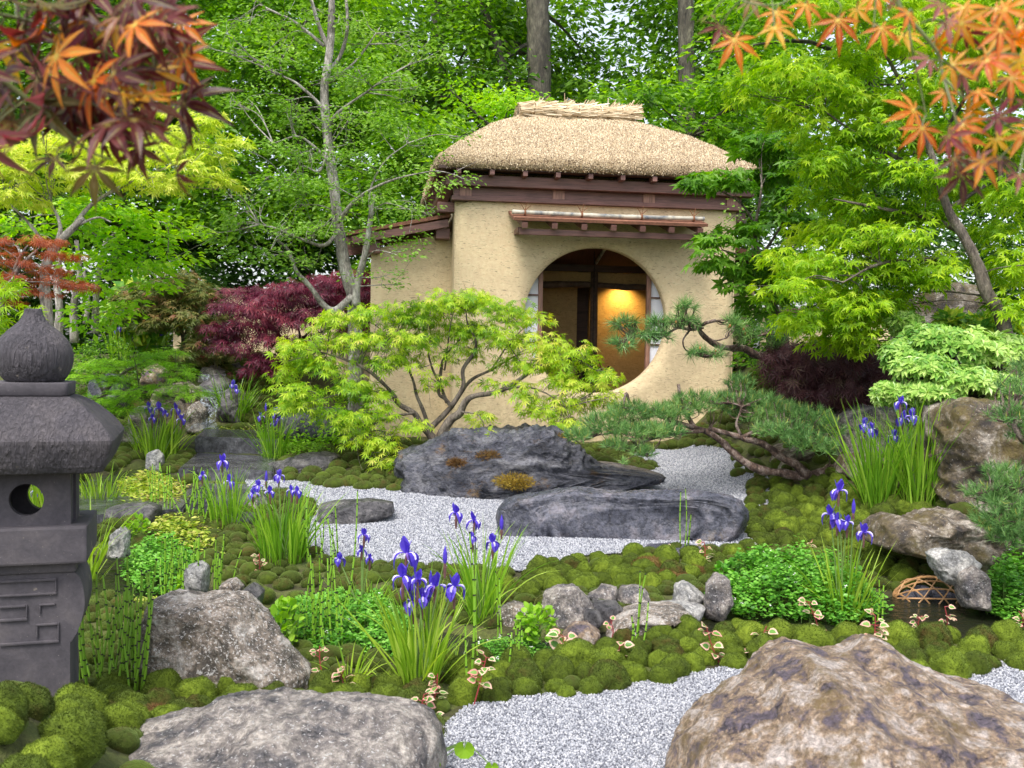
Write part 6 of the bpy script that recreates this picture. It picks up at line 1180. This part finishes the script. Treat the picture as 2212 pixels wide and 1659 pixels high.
# --- burgundy cascade, pieris, aucuba
lm = [px_([(1790, 870), (1795, 820), (1810, 780), (1770, 755), (1720, 750)], 8.0, .03, .010), px_([(1810, 780), (1850, 755), (1900, 750)], 8.0, .02, .008)]
tree('burgundy_maple', 'low cascading burgundy laceleaf maple on the right bank', 'tree', lm, [(1720, 765, 7.9, 70, 12, .3), (1800, 765, 7.9, 80, 12, .3), (1880, 775, 8, 50, 14, .3), (1680, 790, 7.8, 50, 18, .25), (1750, 800, 7.75, 60, 20, .25), (1830, 800, 7.75, 60, 20, .25), (1890, 810, 7.8, 40, 20, .25), (1720, 835, 7.7, 50, 18, .25), (1790, 845, 7.7, 60, 18, .25), (1850, 845, 7.7, 50, 18, .25), (1770, 870, 7.65, 50, 10, .2)], bark='bark_dark', tpl=MPF, s=.095, mat='l_burg', per=20, rc=.10, flat=.8, dens=.8, droop=1.3, updir=.4, twig=.2)
WH = []; FH = []
for k in range(9):
    a = 2*np.pi*k/9+.2*(k % 2); q = OVAL[0]*np.array([.8, 1, 1]); q = q+np.array([0, .08, 0]); q[:, 2] += .30*q[:, 1]*(1 if k % 2 else .4); c_, s_ = math.cos(a), math.sin(a); q = np.stack([q[:, 0]*c_+q[:, 1]*s_, -q[:, 0]*s_+q[:, 1]*c_, q[:, 2]], 1); n = 4*len(WH); WH.append(q); FH += [[n, n+1, n+2], [n, n+2, n+3]]
WHORL = (np.concatenate(WH), [np.array(FH)])
def whorlbush(name, label, pads, s, mat, n_per, base, L3=(), lift=.5, cat='shrub'):
    t = thing(name, label, cat, base); pos = []; nn = []
    for px, py, d, rx, ry, rd in pads:
        c = P(px, py, d); sc = d/FPX; v = unit(RNG.normal(size=(n_per, 3))); v[:, 1] = -np.abs(v[:, 1]); v[:, 2] = np.where(RNG.random(n_per) < .75, np.abs(v[:, 2]), v[:, 2]); pos.append(c+v*np.array([rx*sc, rd, ry*sc])*RNG.uniform(.7, 1.03, (n_per, 1))); nn.append(v)
    pos = np.concatenate(pos); nn = np.concatenate(nn); ax = unit(nn+np.array([0, -.15, lift])+rnd(len(pos), .2)); f = unit(np.cross(ax, rnd(len(pos))))
    mb = MB(); scatter(mb, WHORL, pos, f, ax, RNG.uniform(.7, 1.1, len(pos))*s); mb.build('leaves', M[mat], t); mb = MB()
    for i in range(0, len(pos), 3): tube(mb, curve([np.array(base)*.6+pos[i]*.4+rnd(1, .03)[0], pos[i]*.7+np.array(base)*.3, pos[i]], 3), .004, 4, cap=False)
    mb.build('stems', M['bark_brown'], t)
whorlbush('pieris_shrub', 'pale green shrub with rosettes of glossy leaves on the right bank', [(2000, 740, 6.9, 60, 40, .25), (2080, 760, 6.8, 80, 50, .3), (2160, 770, 6.8, 60, 50, .3), (1950, 700, 7.1, 36, 22, .15), (1940, 770, 6.9, 40, 34, .2), (1990, 800, 6.7, 70, 36, .25), (2080, 830, 6.6, 80, 36, .25), (2150, 840, 6.6, 60, 30, .25), (2000, 850, 6.6, 60, 24, .2), (1915, 850, 6.7, 30, 20, .12)], .062, 'l_pieris', 130, G(2040, 900))
whorlbush('aucuba_shrub', 'yellow spotted aucuba with big glossy leaves behind the pale shrub', [(2100, 715, 7.2, 50, 24, .15), (2160, 725, 7.2, 40, 24, .15), (2060, 700, 7.3, 30, 14, .1)], .14, 'l_aucuba', 12, G(2110, 800))
whorlbush('aucuba_shrub', 'yellow spotted aucuba under the birch trunks on the left', [(300, 640, 11.9, 40, 30, .3), (330, 675, 11.8, 40, 30, .3), (275, 690, 11.8, 40, 36, .3), (310, 720, 11.8, 40, 30, .3)], .22, 'l_aucuba', 16, G(300, 780))
whorlbush('hosta_plant', 'light green leafy plant behind the waterfall rocks under the green maple', [(625, 880, 9.9, 20, 20, .1), (640, 850, 9.9, 20, 16, .1)], .10, 'l_yelgreen', 9, G(630, 915), cat='plant')
# --- pines
def tuftpl(n, spread, L_=1., wid=.018, seed=1):
    rg = np.random.default_rng(seed); V = []; F = []
    for k in range(n):
        a = rg.uniform(0, 6.28); s = rg.uniform(.1, 1)*spread; y0 = rg.uniform(-.1, .35); d = np.array([math.cos(a)*math.sin(s), math.cos(s), math.sin(a)*math.sin(s)]); l = L_*rg.uniform(.75, 1.05)
        sd = unit(np.cross(d, rg.normal(size=3)))*wid; b0 = np.array([0, y0-.2, 0]); i = 3*k; V += [b0-sd, b0+sd, b0+d*l]; F.append([i, i+1, i+2])
    return (np.array(V), [np.array(F)])
def pine(name, label, limbs, pads, s, n_needle, spread, per_m2, base=None, cat='pine tree', candle=0, wid=.018, up=.7, cones=0, twig=.5, bark='bark_pine', tw=.005, only=None):
    L3 = limbs3(limbs); t = thing(name, label, cat, L3[0][0][:3] if base is None else base); build_limbs('trunk', L3, M[bark], t, 10, .55); pos = []; nn = []
    for p in pads:
        px, py, d, rx, ry, rd = p[:6]; c = P(px, py, d); sc = d/FPX; rr = np.array([rx*sc, rd, ry*sc]); n = max(3, int(per_m2*(rr[0]*rr[2]+rr[0]*rr[1])*(p[6] if len(p) > 6 else 1))); v = ball(n); pos.append(c+v*rr); nn.append(v)
    pos = np.concatenate(pos); nn = np.concatenate(nn); N = len(pos); f = unit(nn*.6+np.array([0, 0, up])+rnd(N, .35))
    mb = MB()
    for k in range(3): i = np.arange(N) % 3 == k; scatter(mb, tuftpl(n_needle, spread, seed=k, wid=wid), pos[i], f[i], rnd(i.sum()), RNG.uniform(.75, 1.1, i.sum())*s)
    mb.build('needles', M['needle'], t)
    if candle:
        i = np.where(RNG.random(N) < candle)[0]; mb = MB()
        for k in i: tube(mb, [pos[k], pos[k]+f[k]*s*.35, pos[k]+unit(f[k]+np.array([0, 0, .4]))*s*.75], [s*.05, s*.05, s*.02], 5)
        mb.build('candles', M['needle_tip'], t)
    if cones:
        mb = MB()
        for k in RNG.choice(N, cones, False): V_, F_ = ico(2); mb.add(V_*np.array([.008, .008, .013])+pos[k]+f[k]*s*.2, F_)
        mb.build('buds', M['cone'], t)
    allp = np.concatenate([c[:, :3] for c in L3]); mb = MB()
    for i in range(N):
        if RNG.random() > twig: continue
        j = int(np.argmin(np.linalg.norm(allp-pos[i], axis=1)+np.clip(allp[:, 2]-pos[i][2], 0, 9))); a = allp[j]; L_ = np.linalg.norm(pos[i]-a); tube(mb, curve([a, (a+pos[i])/2+rnd(1, L_*.08)[0]-np.array([0, 0, L_*.05]), pos[i]], 4), np.linspace(tw*(.6+L_), tw*.5, 9), 4, cap=False)
    mb.build('twigs', M[bark], t); return t
lm = [px_([(1815, 1022), (1775, 1022), (1735, 1030), (1690, 1022), (1640, 1015), (1590, 985), (1560, 955), (1530, 935), (1500, 925)], (7.3, 7.4), .040, .020), px_([(1745, 1030), (1720, 1005), (1690, 990), (1650, 960), (1600, 945), (1565, 935), (1530, 925)], (7.3, 7.3), .038, .016), px_([(1775, 1022), (1790, 1005), (1800, 1010)], 7.3, .022, .006),
      px_([(1530, 930), (1470, 935), (1420, 945), (1380, 960), (1395, 985)], (7.4, 7.0), .016, .005), px_([(1600, 945), (1640, 930), (1700, 925), (1740, 935)], (7.3, 7.2), .016, .005), px_([(1600, 940), (1590, 915), (1600, 880), (1575, 870)], 7.3, .012, .005), px_([(1500, 925), (1440, 905), (1400, 885), (1365, 880), (1352, 850), (1345, 880)], (7.4, 7.3), .018, .010), px_([(1500, 925), (1480, 890), (1468, 860), (1465, 830)], (7.4, 7.4), .016, .012), px_([(1530, 930), (1450, 915), (1350, 930), (1290, 940)], (7.4, 7.2), .014, .005)]
pine('pine_tree', 'low spreading blue green pine on two leaning trunks over the gravel', lm, [(1360, 890, 7.3, 55, 22, .25), (1300, 915, 7.2, 50, 22, .22), (1250, 940, 7.1, 36, 14, .18), (1380, 930, 7.1, 60, 18, .25), (1440, 890, 7.3, 60, 20, .25), (1430, 930, 7.1, 50, 18, .2), (1330, 960, 7.0, 30, 14, .15), (1390, 975, 6.95, 30, 12, .12), (1350, 1000, 6.9, 12, 14, .06, .5), (1500, 870, 7.4, 55, 24, .25), (1570, 870, 7.5, 45, 22, .25), (1600, 830, 7.6, 30, 20, .2), (1640, 870, 7.5, 50, 22, .25), (1690, 890, 7.4, 55, 24, .25), (1740, 900, 7.3, 50, 24, .25), (1780, 925, 7.2, 40, 26, .22), (1690, 930, 7.1, 60, 20, .25), (1740, 955, 7.0, 50, 24, .2), (1630, 900, 7.4, 50, 16, .22), (1785, 965, 7.0, 24, 18, .15)], .062, 16, 1.0, 2600, candle=.2, wid=.036, up=.6, twig=.2)
lm = [px_([(1668, 775), (1640, 770), (1610, 755), (1580, 752), (1555, 748), (1530, 735), (1512, 715), (1520, 700), (1545, 692)], (8.0, 7.6), .034, .012), px_([(1518, 708), (1490, 712), (1465, 708), (1440, 720), (1400, 730), (1370, 725)], (7.6, 7.3), .014, .005), px_([(1580, 752), (1610, 735), (1640, 725), (1660, 720)], (7.8, 7.7), .014, .005), px_([(1490, 712), (1475, 735), (1480, 755), (1500, 765)], (7.6, 7.5), .007, .004), px_([(1660, 775), (1680, 755), (1710, 760)], 8, .016, .006), px_([(1668, 775), (1720, 790), (1800, 800)], (8, 8.1), .036, .035), px_([(1512, 712), (1540, 735), (1570, 730)], (7.6, 7.5), .008, .004)]
pine('pine_tree', 'dark crooked pine branch with long sparse needles crossing the round window', lm, [(1350, 700, 7.3, 30, 12, .1), (1385, 720, 7.3, 30, 12, .1), (1340, 745, 7.2, 30, 12, .08), (1420, 700, 7.4, 30, 10, .1), (1430, 730, 7.4, 24, 10, .1), (1465, 690, 7.5, 30, 10, .1), (1480, 665, 7.5, 24, 10, .1), (1500, 700, 7.6, 20, 10, .1), (1585, 700, 7.7, 26, 14, .1), (1610, 720, 7.7, 26, 12, .1), (1500, 760, 7.5, 24, 8, .1), (1540, 765, 7.5, 24, 6, .1), (1660, 720, 7.8, 24, 12, .1), (1680, 740, 7.9, 24, 10, .1)], .105, 20, 1.15, 1700, cones=30, wid=.022, up=.15, twig=.9, tw=.006, base=P(1668, 800, 8.0))
lm = [px_([(2330, 1000), (2260, 980), (2210, 950), (2180, 900)], 5.0, .03, .008), px_([(2330, 1150), (2250, 1120), (2180, 1090), (2140, 1060)], 4.9, .03, .008)]
pine('pine_tree', 'dense dark green pine bough at the right edge above the brown boulder', lm[:1], [(2200, 850, 5.1, 30, 30, .2), (2190, 900, 5.0, 40, 26, .2), (2230, 940, 5.0, 50, 24, .2), (2180, 830, 5.1, 20, 20, .1), (2220, 790, 5.2, 30, 26, .2)], .055, 18, 1.0, 2800, candle=.1, wid=.03, twig=.2)
pine('pine_tree', 'dense dark green pine bough at the lower right edge over the mottled boulder', lm[1:], [(2180, 1030, 4.9, 60, 26, .2), (2140, 1070, 4.9, 46, 28, .2), (2200, 1090, 4.8, 60, 34, .25), (2150, 1120, 4.8, 45, 28, .2), (2200, 1150, 4.8, 46, 28, .2), (2160, 1165, 4.75, 24, 18, .12)], .055, 18, 1.0, 2800, candle=.1, wid=.03, twig=.2)
# --- woodland behind
BGN = [0]
def bg(label, pads, limbs=(), mat='l_bgA', s=.19, per=34, rc=.48, dens=1.25, name='woodland_tree', group='trees of the wood behind the garden', tpl=OVAL, bark='bark_dark', base=None, twig=.06, flat=.6):
    return tree(name, label, 'tree' if 'tree' in name else 'shrub', list(limbs), pads, group, bark=bark, tpl=tpl, s=s, mat=mat, per=per, rc=rc, dens=dens, twig=twig, tw_r=.016, flat=flat, jit=.6, droop=.25, base=base)
def grid(x0, x1, y0, y1, d0, d1, rx, ry, rd, stepx, stepy, k=1., skip=0.):
    k *= 1.35; skip *= .6; return [(x+RNG.normal()*stepx*.25, y+RNG.normal()*stepy*.25, RNG.uniform(d0, d1), rx*RNG.uniform(.7, 1.2), ry*RNG.uniform(.7, 1.2), rd, k) for x in np.arange(x0, x1, stepx) for y in np.arange(y0, y1, stepy) if RNG.random() > skip]
for lab_, x0_, x1_, m_ in (('far dense tree mass seen between the trunks at the upper left', -150, 760, 'l_bgB'), ('far dense tree mass behind the roof ridge in the top middle', 700, 1620, 'l_bgA'), ('far dense tree mass beyond the large maple at the upper right', 1560, 2400, 'l_bgB')):
    bg(lab_, grid(x0_, x1_, -100, 480, 25, 27, 90, 45, 1.2, 150, 90, .8, .3 if m_ == 'l_bgA' else .12), (), m_, .34, rc=.8, per=34, base=P((x0_+x1_)/2, 480, 26), twig=0)
bg('great plane tree with a thick grey green trunk rising above the thatched ridge', grid(1010, 1480, -60, 230, 19, 22, 60, 22, 1.2, 80, 52, .8, .18), [px_([(1168, 420), (1165, 200), (1163, 100), (1160, 0), (1158, -120)], 17.2, .21, .19), px_([(1160, 250), (1100, 170), (1070, 90), (1045, 20), (1035, -60)], 17.6, .10, .06)], 'l_bgA', .17)
bg('tall tree with a dark leaning limb left of the thick trunk', grid(780, 1130, -60, 330, 17, 20, 70, 30, 1.2, 80, 56, .9, .05), [px_([(960, 450), (955, 300), (950, 150), (940, -40)], 19, .14, .12)], 'l_bgA', .16)
bg('tall tree with a dark trunk right of the roof ridge', grid(1440, 1700, -60, 330, 19, 22, 60, 28, 1.2, 70, 54, .9, .1), [px_([(1486, 420), (1484, 250), (1482, 100), (1480, -60)], 17.8, .15, .14), px_([(1575, 420), (1565, 280), (1558, 180), (1540, 60)], 20, .15, .10)], 'l_bgA', .16)
bg('bright leafed woodland tree at the upper right behind the yellow green maple', grid(1580, 2300, -60, 420, 16, 19, 70, 32, 1.2, 95, 62, .9, .08), [px_([(1900, 520), (1890, 300), (1880, 60)], 18, .16, .1)], 'l_bgB', .15)
bg('wide hornbeam tree filling the upper left behind the fine leaved tree', grid(400, 860, -60, 560, 13, 15, 65, 28, .9, 78, 52, 1., .05), [px_([(660, 760), (655, 500), (640, 250), (630, 60)], 14, .11, .07)], 'l_bgB', .125, rc=.34, per=36)
bg('dark hornbeam tree at the upper left behind the yellow maple', grid(-60, 420, -60, 520, 13, 15, 70, 30, .9, 85, 58, 1., .06), [px_([(250, 760), (260, 500), (270, 250), (280, 60)], 14, .12, .07)], 'l_bgA', .13, rc=.34, per=36)
bg('bright green tree behind the left eaves of the thatched roof', grid(840, 1010, 290, 640, 12.6, 14, 50, 28, .6, 62, 48, 1.1), [px_([(900, 760), (905, 560), (910, 400)], 13.5, .09, .05)], 'l_bgB', .12, rc=.28, per=34)
bg('feathery light green tree top just above the left slope of the thatch', grid(1000, 1200, 205, 330, 15, 16, 50, 20, .5, 60, 44, .9), [px_([(1090, 460), (1090, 300)], 15.5, .08, .04)], 'l_yelgreen', .11, rc=.26, per=22)
bg('rounded bush like tree behind the right slope of the thatch', grid(1340, 1650, 190, 360, 14, 16, 55, 24, .6, 66, 44, .9), [px_([(1480, 500), (1480, 300)], 15, .08, .04)], 'l_bgB', .13, rc=.28, per=22)
bg('dark evergreen hedge across the back under the trees on the left', grid(-80, 900, 500, 760, 13.4, 14.6, 60, 34, .5, 78, 50, 1.3), (), 'l_bgD', .13, name='hedge_shrub', group=None, rc=.3, per=26, base=P(400, 790, 14))
bg('dark evergreen hedge across the back under the trees on the right', grid(1560, 2320, 400, 820, 10.4, 12.5, 60, 36, .5, 84, 56, 1.2), (), 'l_bgD', .10, name='hedge_shrub', group=None, rc=.26, per=26, base=P(1900, 860, 11))
bg('thin pale branched shrub behind the right corner of the tea house', grid(1600, 1760, 470, 660, 9.6, 10.2, 40, 26, .3, 60, 50, .5), [px_([(1660, 760), (1650, 620), (1620, 520)], 9.8, .02, .008), px_([(1670, 760), (1690, 620), (1700, 500)], 9.8, .02, .008)], 'l_fine', .05, name='thin_shrub', group=None, rc=.16, per=20)
bg('dark mounded shrub behind the yew on the far left', grid(160, 300, 760, 960, 10.2, 10.8, 40, 24, .3, 50, 40, .9), (), 'l_bgA', .05, name='mounded_shrub', group=None, rc=.14, per=24, base=G(220, 960))
bg('low dark fern like shrub at the foot of the purple maple', grid(400, 700, 780, 830, 11.8, 12.2, 40, 14, .3, 50, 24, .8), (), 'l_redgreen', .06, name='low_shrub', group=None, rc=.14, per=22, base=G(560, 830))
bg('green shrub filling the corner between the wing wall and the burgundy maple', grid(1640, 2000, 690, 790, 8.9, 9.6, 40, 22, .3, 60, 40, .8), (), 'l_broad', .06, name='corner_shrub', group=None, rc=.15, per=20, base=P(1800, 860, 9.2))
bg('leafy understory shrub right of the steps under the green maple', grid(610, 790, 890, 985, 9.0, 9.3, 30, 16, .25, 44, 30, .7), (), 'l_yelgreen', .05, name='low_shrub', group=None, rc=.12, per=18, base=G(700, 1000))
print('leaves', NL)
# ------------------------------------------------------------------ foreground maple sprays
def bigleaf(nl=7):
    ang = [-135, -88, -44, 0, 44, 88, 135]; ln = [.42, .72, .93, 1, .93, .72, .42]; V = [[0, 0, 0]]; F = []; VN = []; FN = []
    prof = [(.12, .04), (.3, .085), (.45, .112), (.6, .095), (.78, .046), (1, 0)]
    for k, (a, l) in enumerate(zip(ang, ln)):
        a = R(a); d = np.array([math.sin(a), math.cos(a)]); s = np.array([d[1], -d[0]]); z = lambda t: .03-.30*t*t
        Lf = []; Rt = []; Cn = []
        for t, w_ in prof:
            w_ = w_*(1.0 if t < .3 else l); p = d*l*t; Lf.append([*(p-s*w_), z(l*t)+.25*w_]); Rt.append([*(p+s*w_), z(l*t)+.25*w_]); Cn.append([*p, z(l*t)])
        n = len(V); V += Lf+Cn+Rt; m_ = len(prof)
        F.append([0, n, n+m_]); F.append([0, n+m_, n+2*m_])
        for i in range(m_-1): F.append([n+i, n+i+1, n+m_+i+1, n+m_+i]); F.append([n+m_+i, n+m_+i+1, n+2*m_+i+1, n+2*m_+i])
        q = len(VN)
        for t, w_ in ((0, .014), (.5, .008), (.92, .002)): p = d*l*t; VN += [[*(p-s*w_), z(l*t)+.008], [*(p+s*w_), z(l*t)+.008]]
        FN += [[q, q+1, q+3, q+2], [q+2, q+3, q+5, q+4]]
    V = np.array(V); F3 = np.array([f for f in F if len(f) == 3]); F4 = np.array([f for f in F if len(f) == 4])
    # webs between lobes
    return (V, [F3, F4]), (np.array(VN), [np.array(FN)])
BL, BV = bigleaf()
M['fg_orange'] = leafmat('orange_maple_leaf', [(.50, .08, .02), (.66, .17, .025), (.76, .28, .04)], .5, .42, [.1, .5, .9], 14)
M['fg_red'] = leafmat('dark_red_maple_leaf', [(.045, .014, .014), (.09, .022, .022), (.17, .035, .035), (.26, .09, .03)], .4, .4, [.1, .4, .75, 1], 14)
M['fg_olive'] = leafmat('olive_maple_leaf', [(.08, .075, .02), (.14, .12, .03), (.24, .11, .035)], .45, .42, [.1, .5, .9], 14)
M['fg_amber'] = leafmat('amber_maple_leaf', [(.50, .15, .02), (.68, .36, .03), (.78, .56, .05)], .55, .42, [.1, .5, .9], 14); M['fg_mauve'] = leafmat('mauve_maple_leaf', [(.18, .03, .045), (.28, .07, .08), (.40, .17, .18)], .4, .3, [.1, .5, .9], 14)
M['vein'] = plain('leaf_vein', (.55, .40, .05), .5, scale=50); M['vein_d'] = plain('leaf_vein_dark', (.22, .17, .03), .5, scale=50); M['twig_g'] = plain('green_twig', (.13, .15, .05), .5, scale=40)
FG = ['fg_orange', 'fg_red', 'fg_olive', 'fg_amber', 'fg_mauve', 'vein', 'vein_d']
def spray(label, twigs, leaves, base):
    t = thing('maple_branch', label, 'maple branch', P(*base)); mb = MB()
    for tw in twigs: c = curve(np.array([[*P(a, b_, d), r] for a, b_, d, r in tw]), 6); tube(mb, c[:, :3], c[:, 3], 7)
    tips = np.concatenate([curve(np.array([P(a, b_, d) for a, b_, d, r in tw]), 6) for tw in twigs]); groups = {}
    for lf in leaves:
        px, py, d, size, rot, tilt, col = lf; c = P(px, py, d); a = R(rot); f = CR*math.sin(a)+CU*math.cos(a); nrm = -CF
        f2 = unit(f*math.cos(R(tilt))+CF*math.sin(R(tilt))*(-1)); up = unit(nrm*math.cos(R(tilt))+f*math.sin(R(tilt))+rnd(1, .15)[0]); s = size*.88*d/FPX
        m = MB() if col not in groups else groups[col]; groups[col] = m
        scatter(m, BL, [c], [f2], up, [s], 0); scatter(m, BV, [c+up*.0004], [f2], up, [s], 1)
        j = int(np.argmin(np.linalg.norm(tips-c, axis=1))); q = tips[j]; Lp = np.linalg.norm(q-c)
        if Lp > s*2.0: q = c+(q-c)/Lp*s*1.3-f*s*.5
        tube(mb, curve([q, (q+c)/2+np.array([0, 0, .004]), c], 4), .0009, 5)
    mb.build('twig', M['twig_g'], t)
    for col, m in groups.items(): m.build('leaves', [M[FG[col]], M['vein'] if col in (0, 3) else M['vein_d']], t)
O_, RD, OL, AM, MV = 0, 1, 2, 3, 4
LV = [(1585, 88, 1.15, 84, 165, 10, O_), (1555, 60, 1.2, 70, 205, 35, RD), (1675, 28, 1.15, 66, 170, 20, O_), (1672, 62, 1.1, 70, 160, 35, AM), (1738, 12, 1.15, 66, 170, 25, O_), (1808, 45, 1.1, 86, 175, 8, O_), (1850, 20, 1.2, 60, 150, 30, AM), (1902, 62, 1.12, 70, 170, 15, O_), (1950, 78, 1.15, 66, 120, 35, AM), (1960, 30, 1.05, 60, 200, 30, O_), (2080, 18, 1.1, 88, 175, 20, O_), (2030, 10, 1.0, 60, 210, 30, MV), (2003, 130, 1.0, 62, 230, 35, MV), (2025, 95, 1.1, 64, 90, 40, O_), (2080, 75, 1.05, 70, 100, 45, RD), (2130, 120, 1.05, 84, 120, 25, AM), (2182, 170, 1.0, 80, 140, 25, O_), (2200, 60, 1.1, 80, 160, 30, O_), (2040, 200, 1.1, 54, 190, 25, O_), (2075, 160, 1.05, 66, 130, 45, MV), (1972, 240, 1.12, 86, 250, 22, O_), (1990, 278, 1.1, 80, 185, 10, O_), (2070, 300, 1.08, 86, 145, 20, O_), (2090, 240, 1.05, 66, 120, 40, AM), (2150, 250, 1.0, 86, 130, 45, MV), (2210, 290, 1.0, 80, 170, 30, O_), (2190, 215, .98, 60, 110, 45, RD), (2075, 378, 1.05, 92, 180, 18, RD), (2120, 350, 1.02, 80, 155, 25, O_), (2155, 345, 1.0, 76, 140, 35, RD), (2200, 380, .98, 70, 150, 35, MV), (2150, 300, 1.05, 60, 150, 30, AM), (1620, 5, 1.2, 60, 160, 30, OL), (1535, 35, 1.2, 50, 240, 40, OL), (2110, 200, 1.05, 60, 150, 40, O_), (2150, 20, 1.1, 70, 150, 30, O_), (1890, -10, 1.15, 60, 170, 20, O_), (2205, 130, 1.0, 70, 160, 35, AM), (1925, 5, 1.0, 40, 170, 50, RD)]
LV += [(RNG.uniform(2040, 2250), RNG.uniform(20, 360), RNG.uniform(.95, 1.15), RNG.uniform(60, 85), RNG.uniform(110, 200), RNG.uniform(15, 45), int(RNG.choice([0, 0, 3, 4, 1]))) for _ in range(16)]
spray('sunlit orange maple spray hanging into the top right corner', [[(1930, -60, 1.1, .0025), (1945, 20, 1.1, .0024), (1985, 65, 1.1, .0022), (2025, 115, 1.1, .002), (2035, 160, 1.1, .0018), (2060, 245, 1.08, .0014), (2077, 315, 1.07, .001), (2082, 370, 1.06, .0008)], [(2035, 165, 1.1, .0016), (2080, 210, 1.07, .0013), (2140, 250, 1.03, .001), (2220, 300, 1., .001)], [(1960, 40, 1.1, .0013), (1970, 110, 1.1, .001), (1985, 180, 1.12, .0008), (2000, 250, 1.12, .0006)], [(1893, -40, 1.12, .001), (1888, 40, 1.12, .0008), (1884, 68, 1.12, .0006)], [(1560, -60, 1.2, .0012), (1600, 0, 1.18, .001), (1680, 10, 1.15, .001), (1740, -20, 1.15, .001), (1810, 5, 1.1, .0008), (1812, 40, 1.1, .0006)]], LV, (2211, -300, 1.1))
LV = [(205, 365, 1.0, 105, 178, 12, OL), (300, 322, 1.0, 90, 165, 20, RD), (296, 318, .98, 70, 215, 30, RD), (385, 375, 1.0, 84, 130, 45, RD), (120, 345, .98, 76, 235, 35, RD), (400, 120, 1.02, 90, 155, 25, O_), (335, 160, 1.0, 100, 150, 30, AM), (395, 55, 1.05, 90, 130, 30, O_), (250, 60, 1.0, 76, 165, 30, AM), (330, 30, 1.0, 76, 140, 40, MV), (290, 235, 1.0, 84, 135, 35, RD), (330, 270, .98, 84, 125, 45, MV), (270, 200, 1.0, 76, 130, 30, AM), (400, 310, 1.02, 80, 115, 50, RD)]
for _ in range(105):
    x, y = RNG.uniform(-60, 400), RNG.uniform(-40, 360)
    if y > 350-.25*x or x > 430-.12*y or (x > 330 and y > 230): continue
    LV.append((x, y, RNG.uniform(.92, 1.15), RNG.uniform(100, 160), RNG.uniform(95, 175), RNG.uniform(25, 62), int(RNG.choice([RD, RD, RD, OL, MV, AM, O_], p=[.30, .24, .2, .12, .02, .04, .08]) if y < 200 or x > 150 else RNG.choice([RD, OL, MV]))))
spray('dark red and bronze maple spray hanging into the top left corner', [[(-80, 130, .95, .003), (0, 170, .97, .0028), (60, 215, .98, .0024), (130, 270, .99, .002), (190, 325, 1., .0014), (240, 345, 1., .001)], [(-60, 20, .95, .002), (80, 50, .98, .0016), (200, 100, 1., .0013), (330, 170, 1., .001)], [(60, 215, .98, .0013), (180, 220, 1., .001), (300, 270, 1., .0008)], [(100, -60, 1., .0016), (220, 10, 1., .0012), (360, 60, 1.03, .001), (400, 100, 1.03, .0008)], [(190, 325, 1., .001), (203, 345, 1., .0009), (205, 365, 1., .0008)]], LV, (-150, 100, .95))
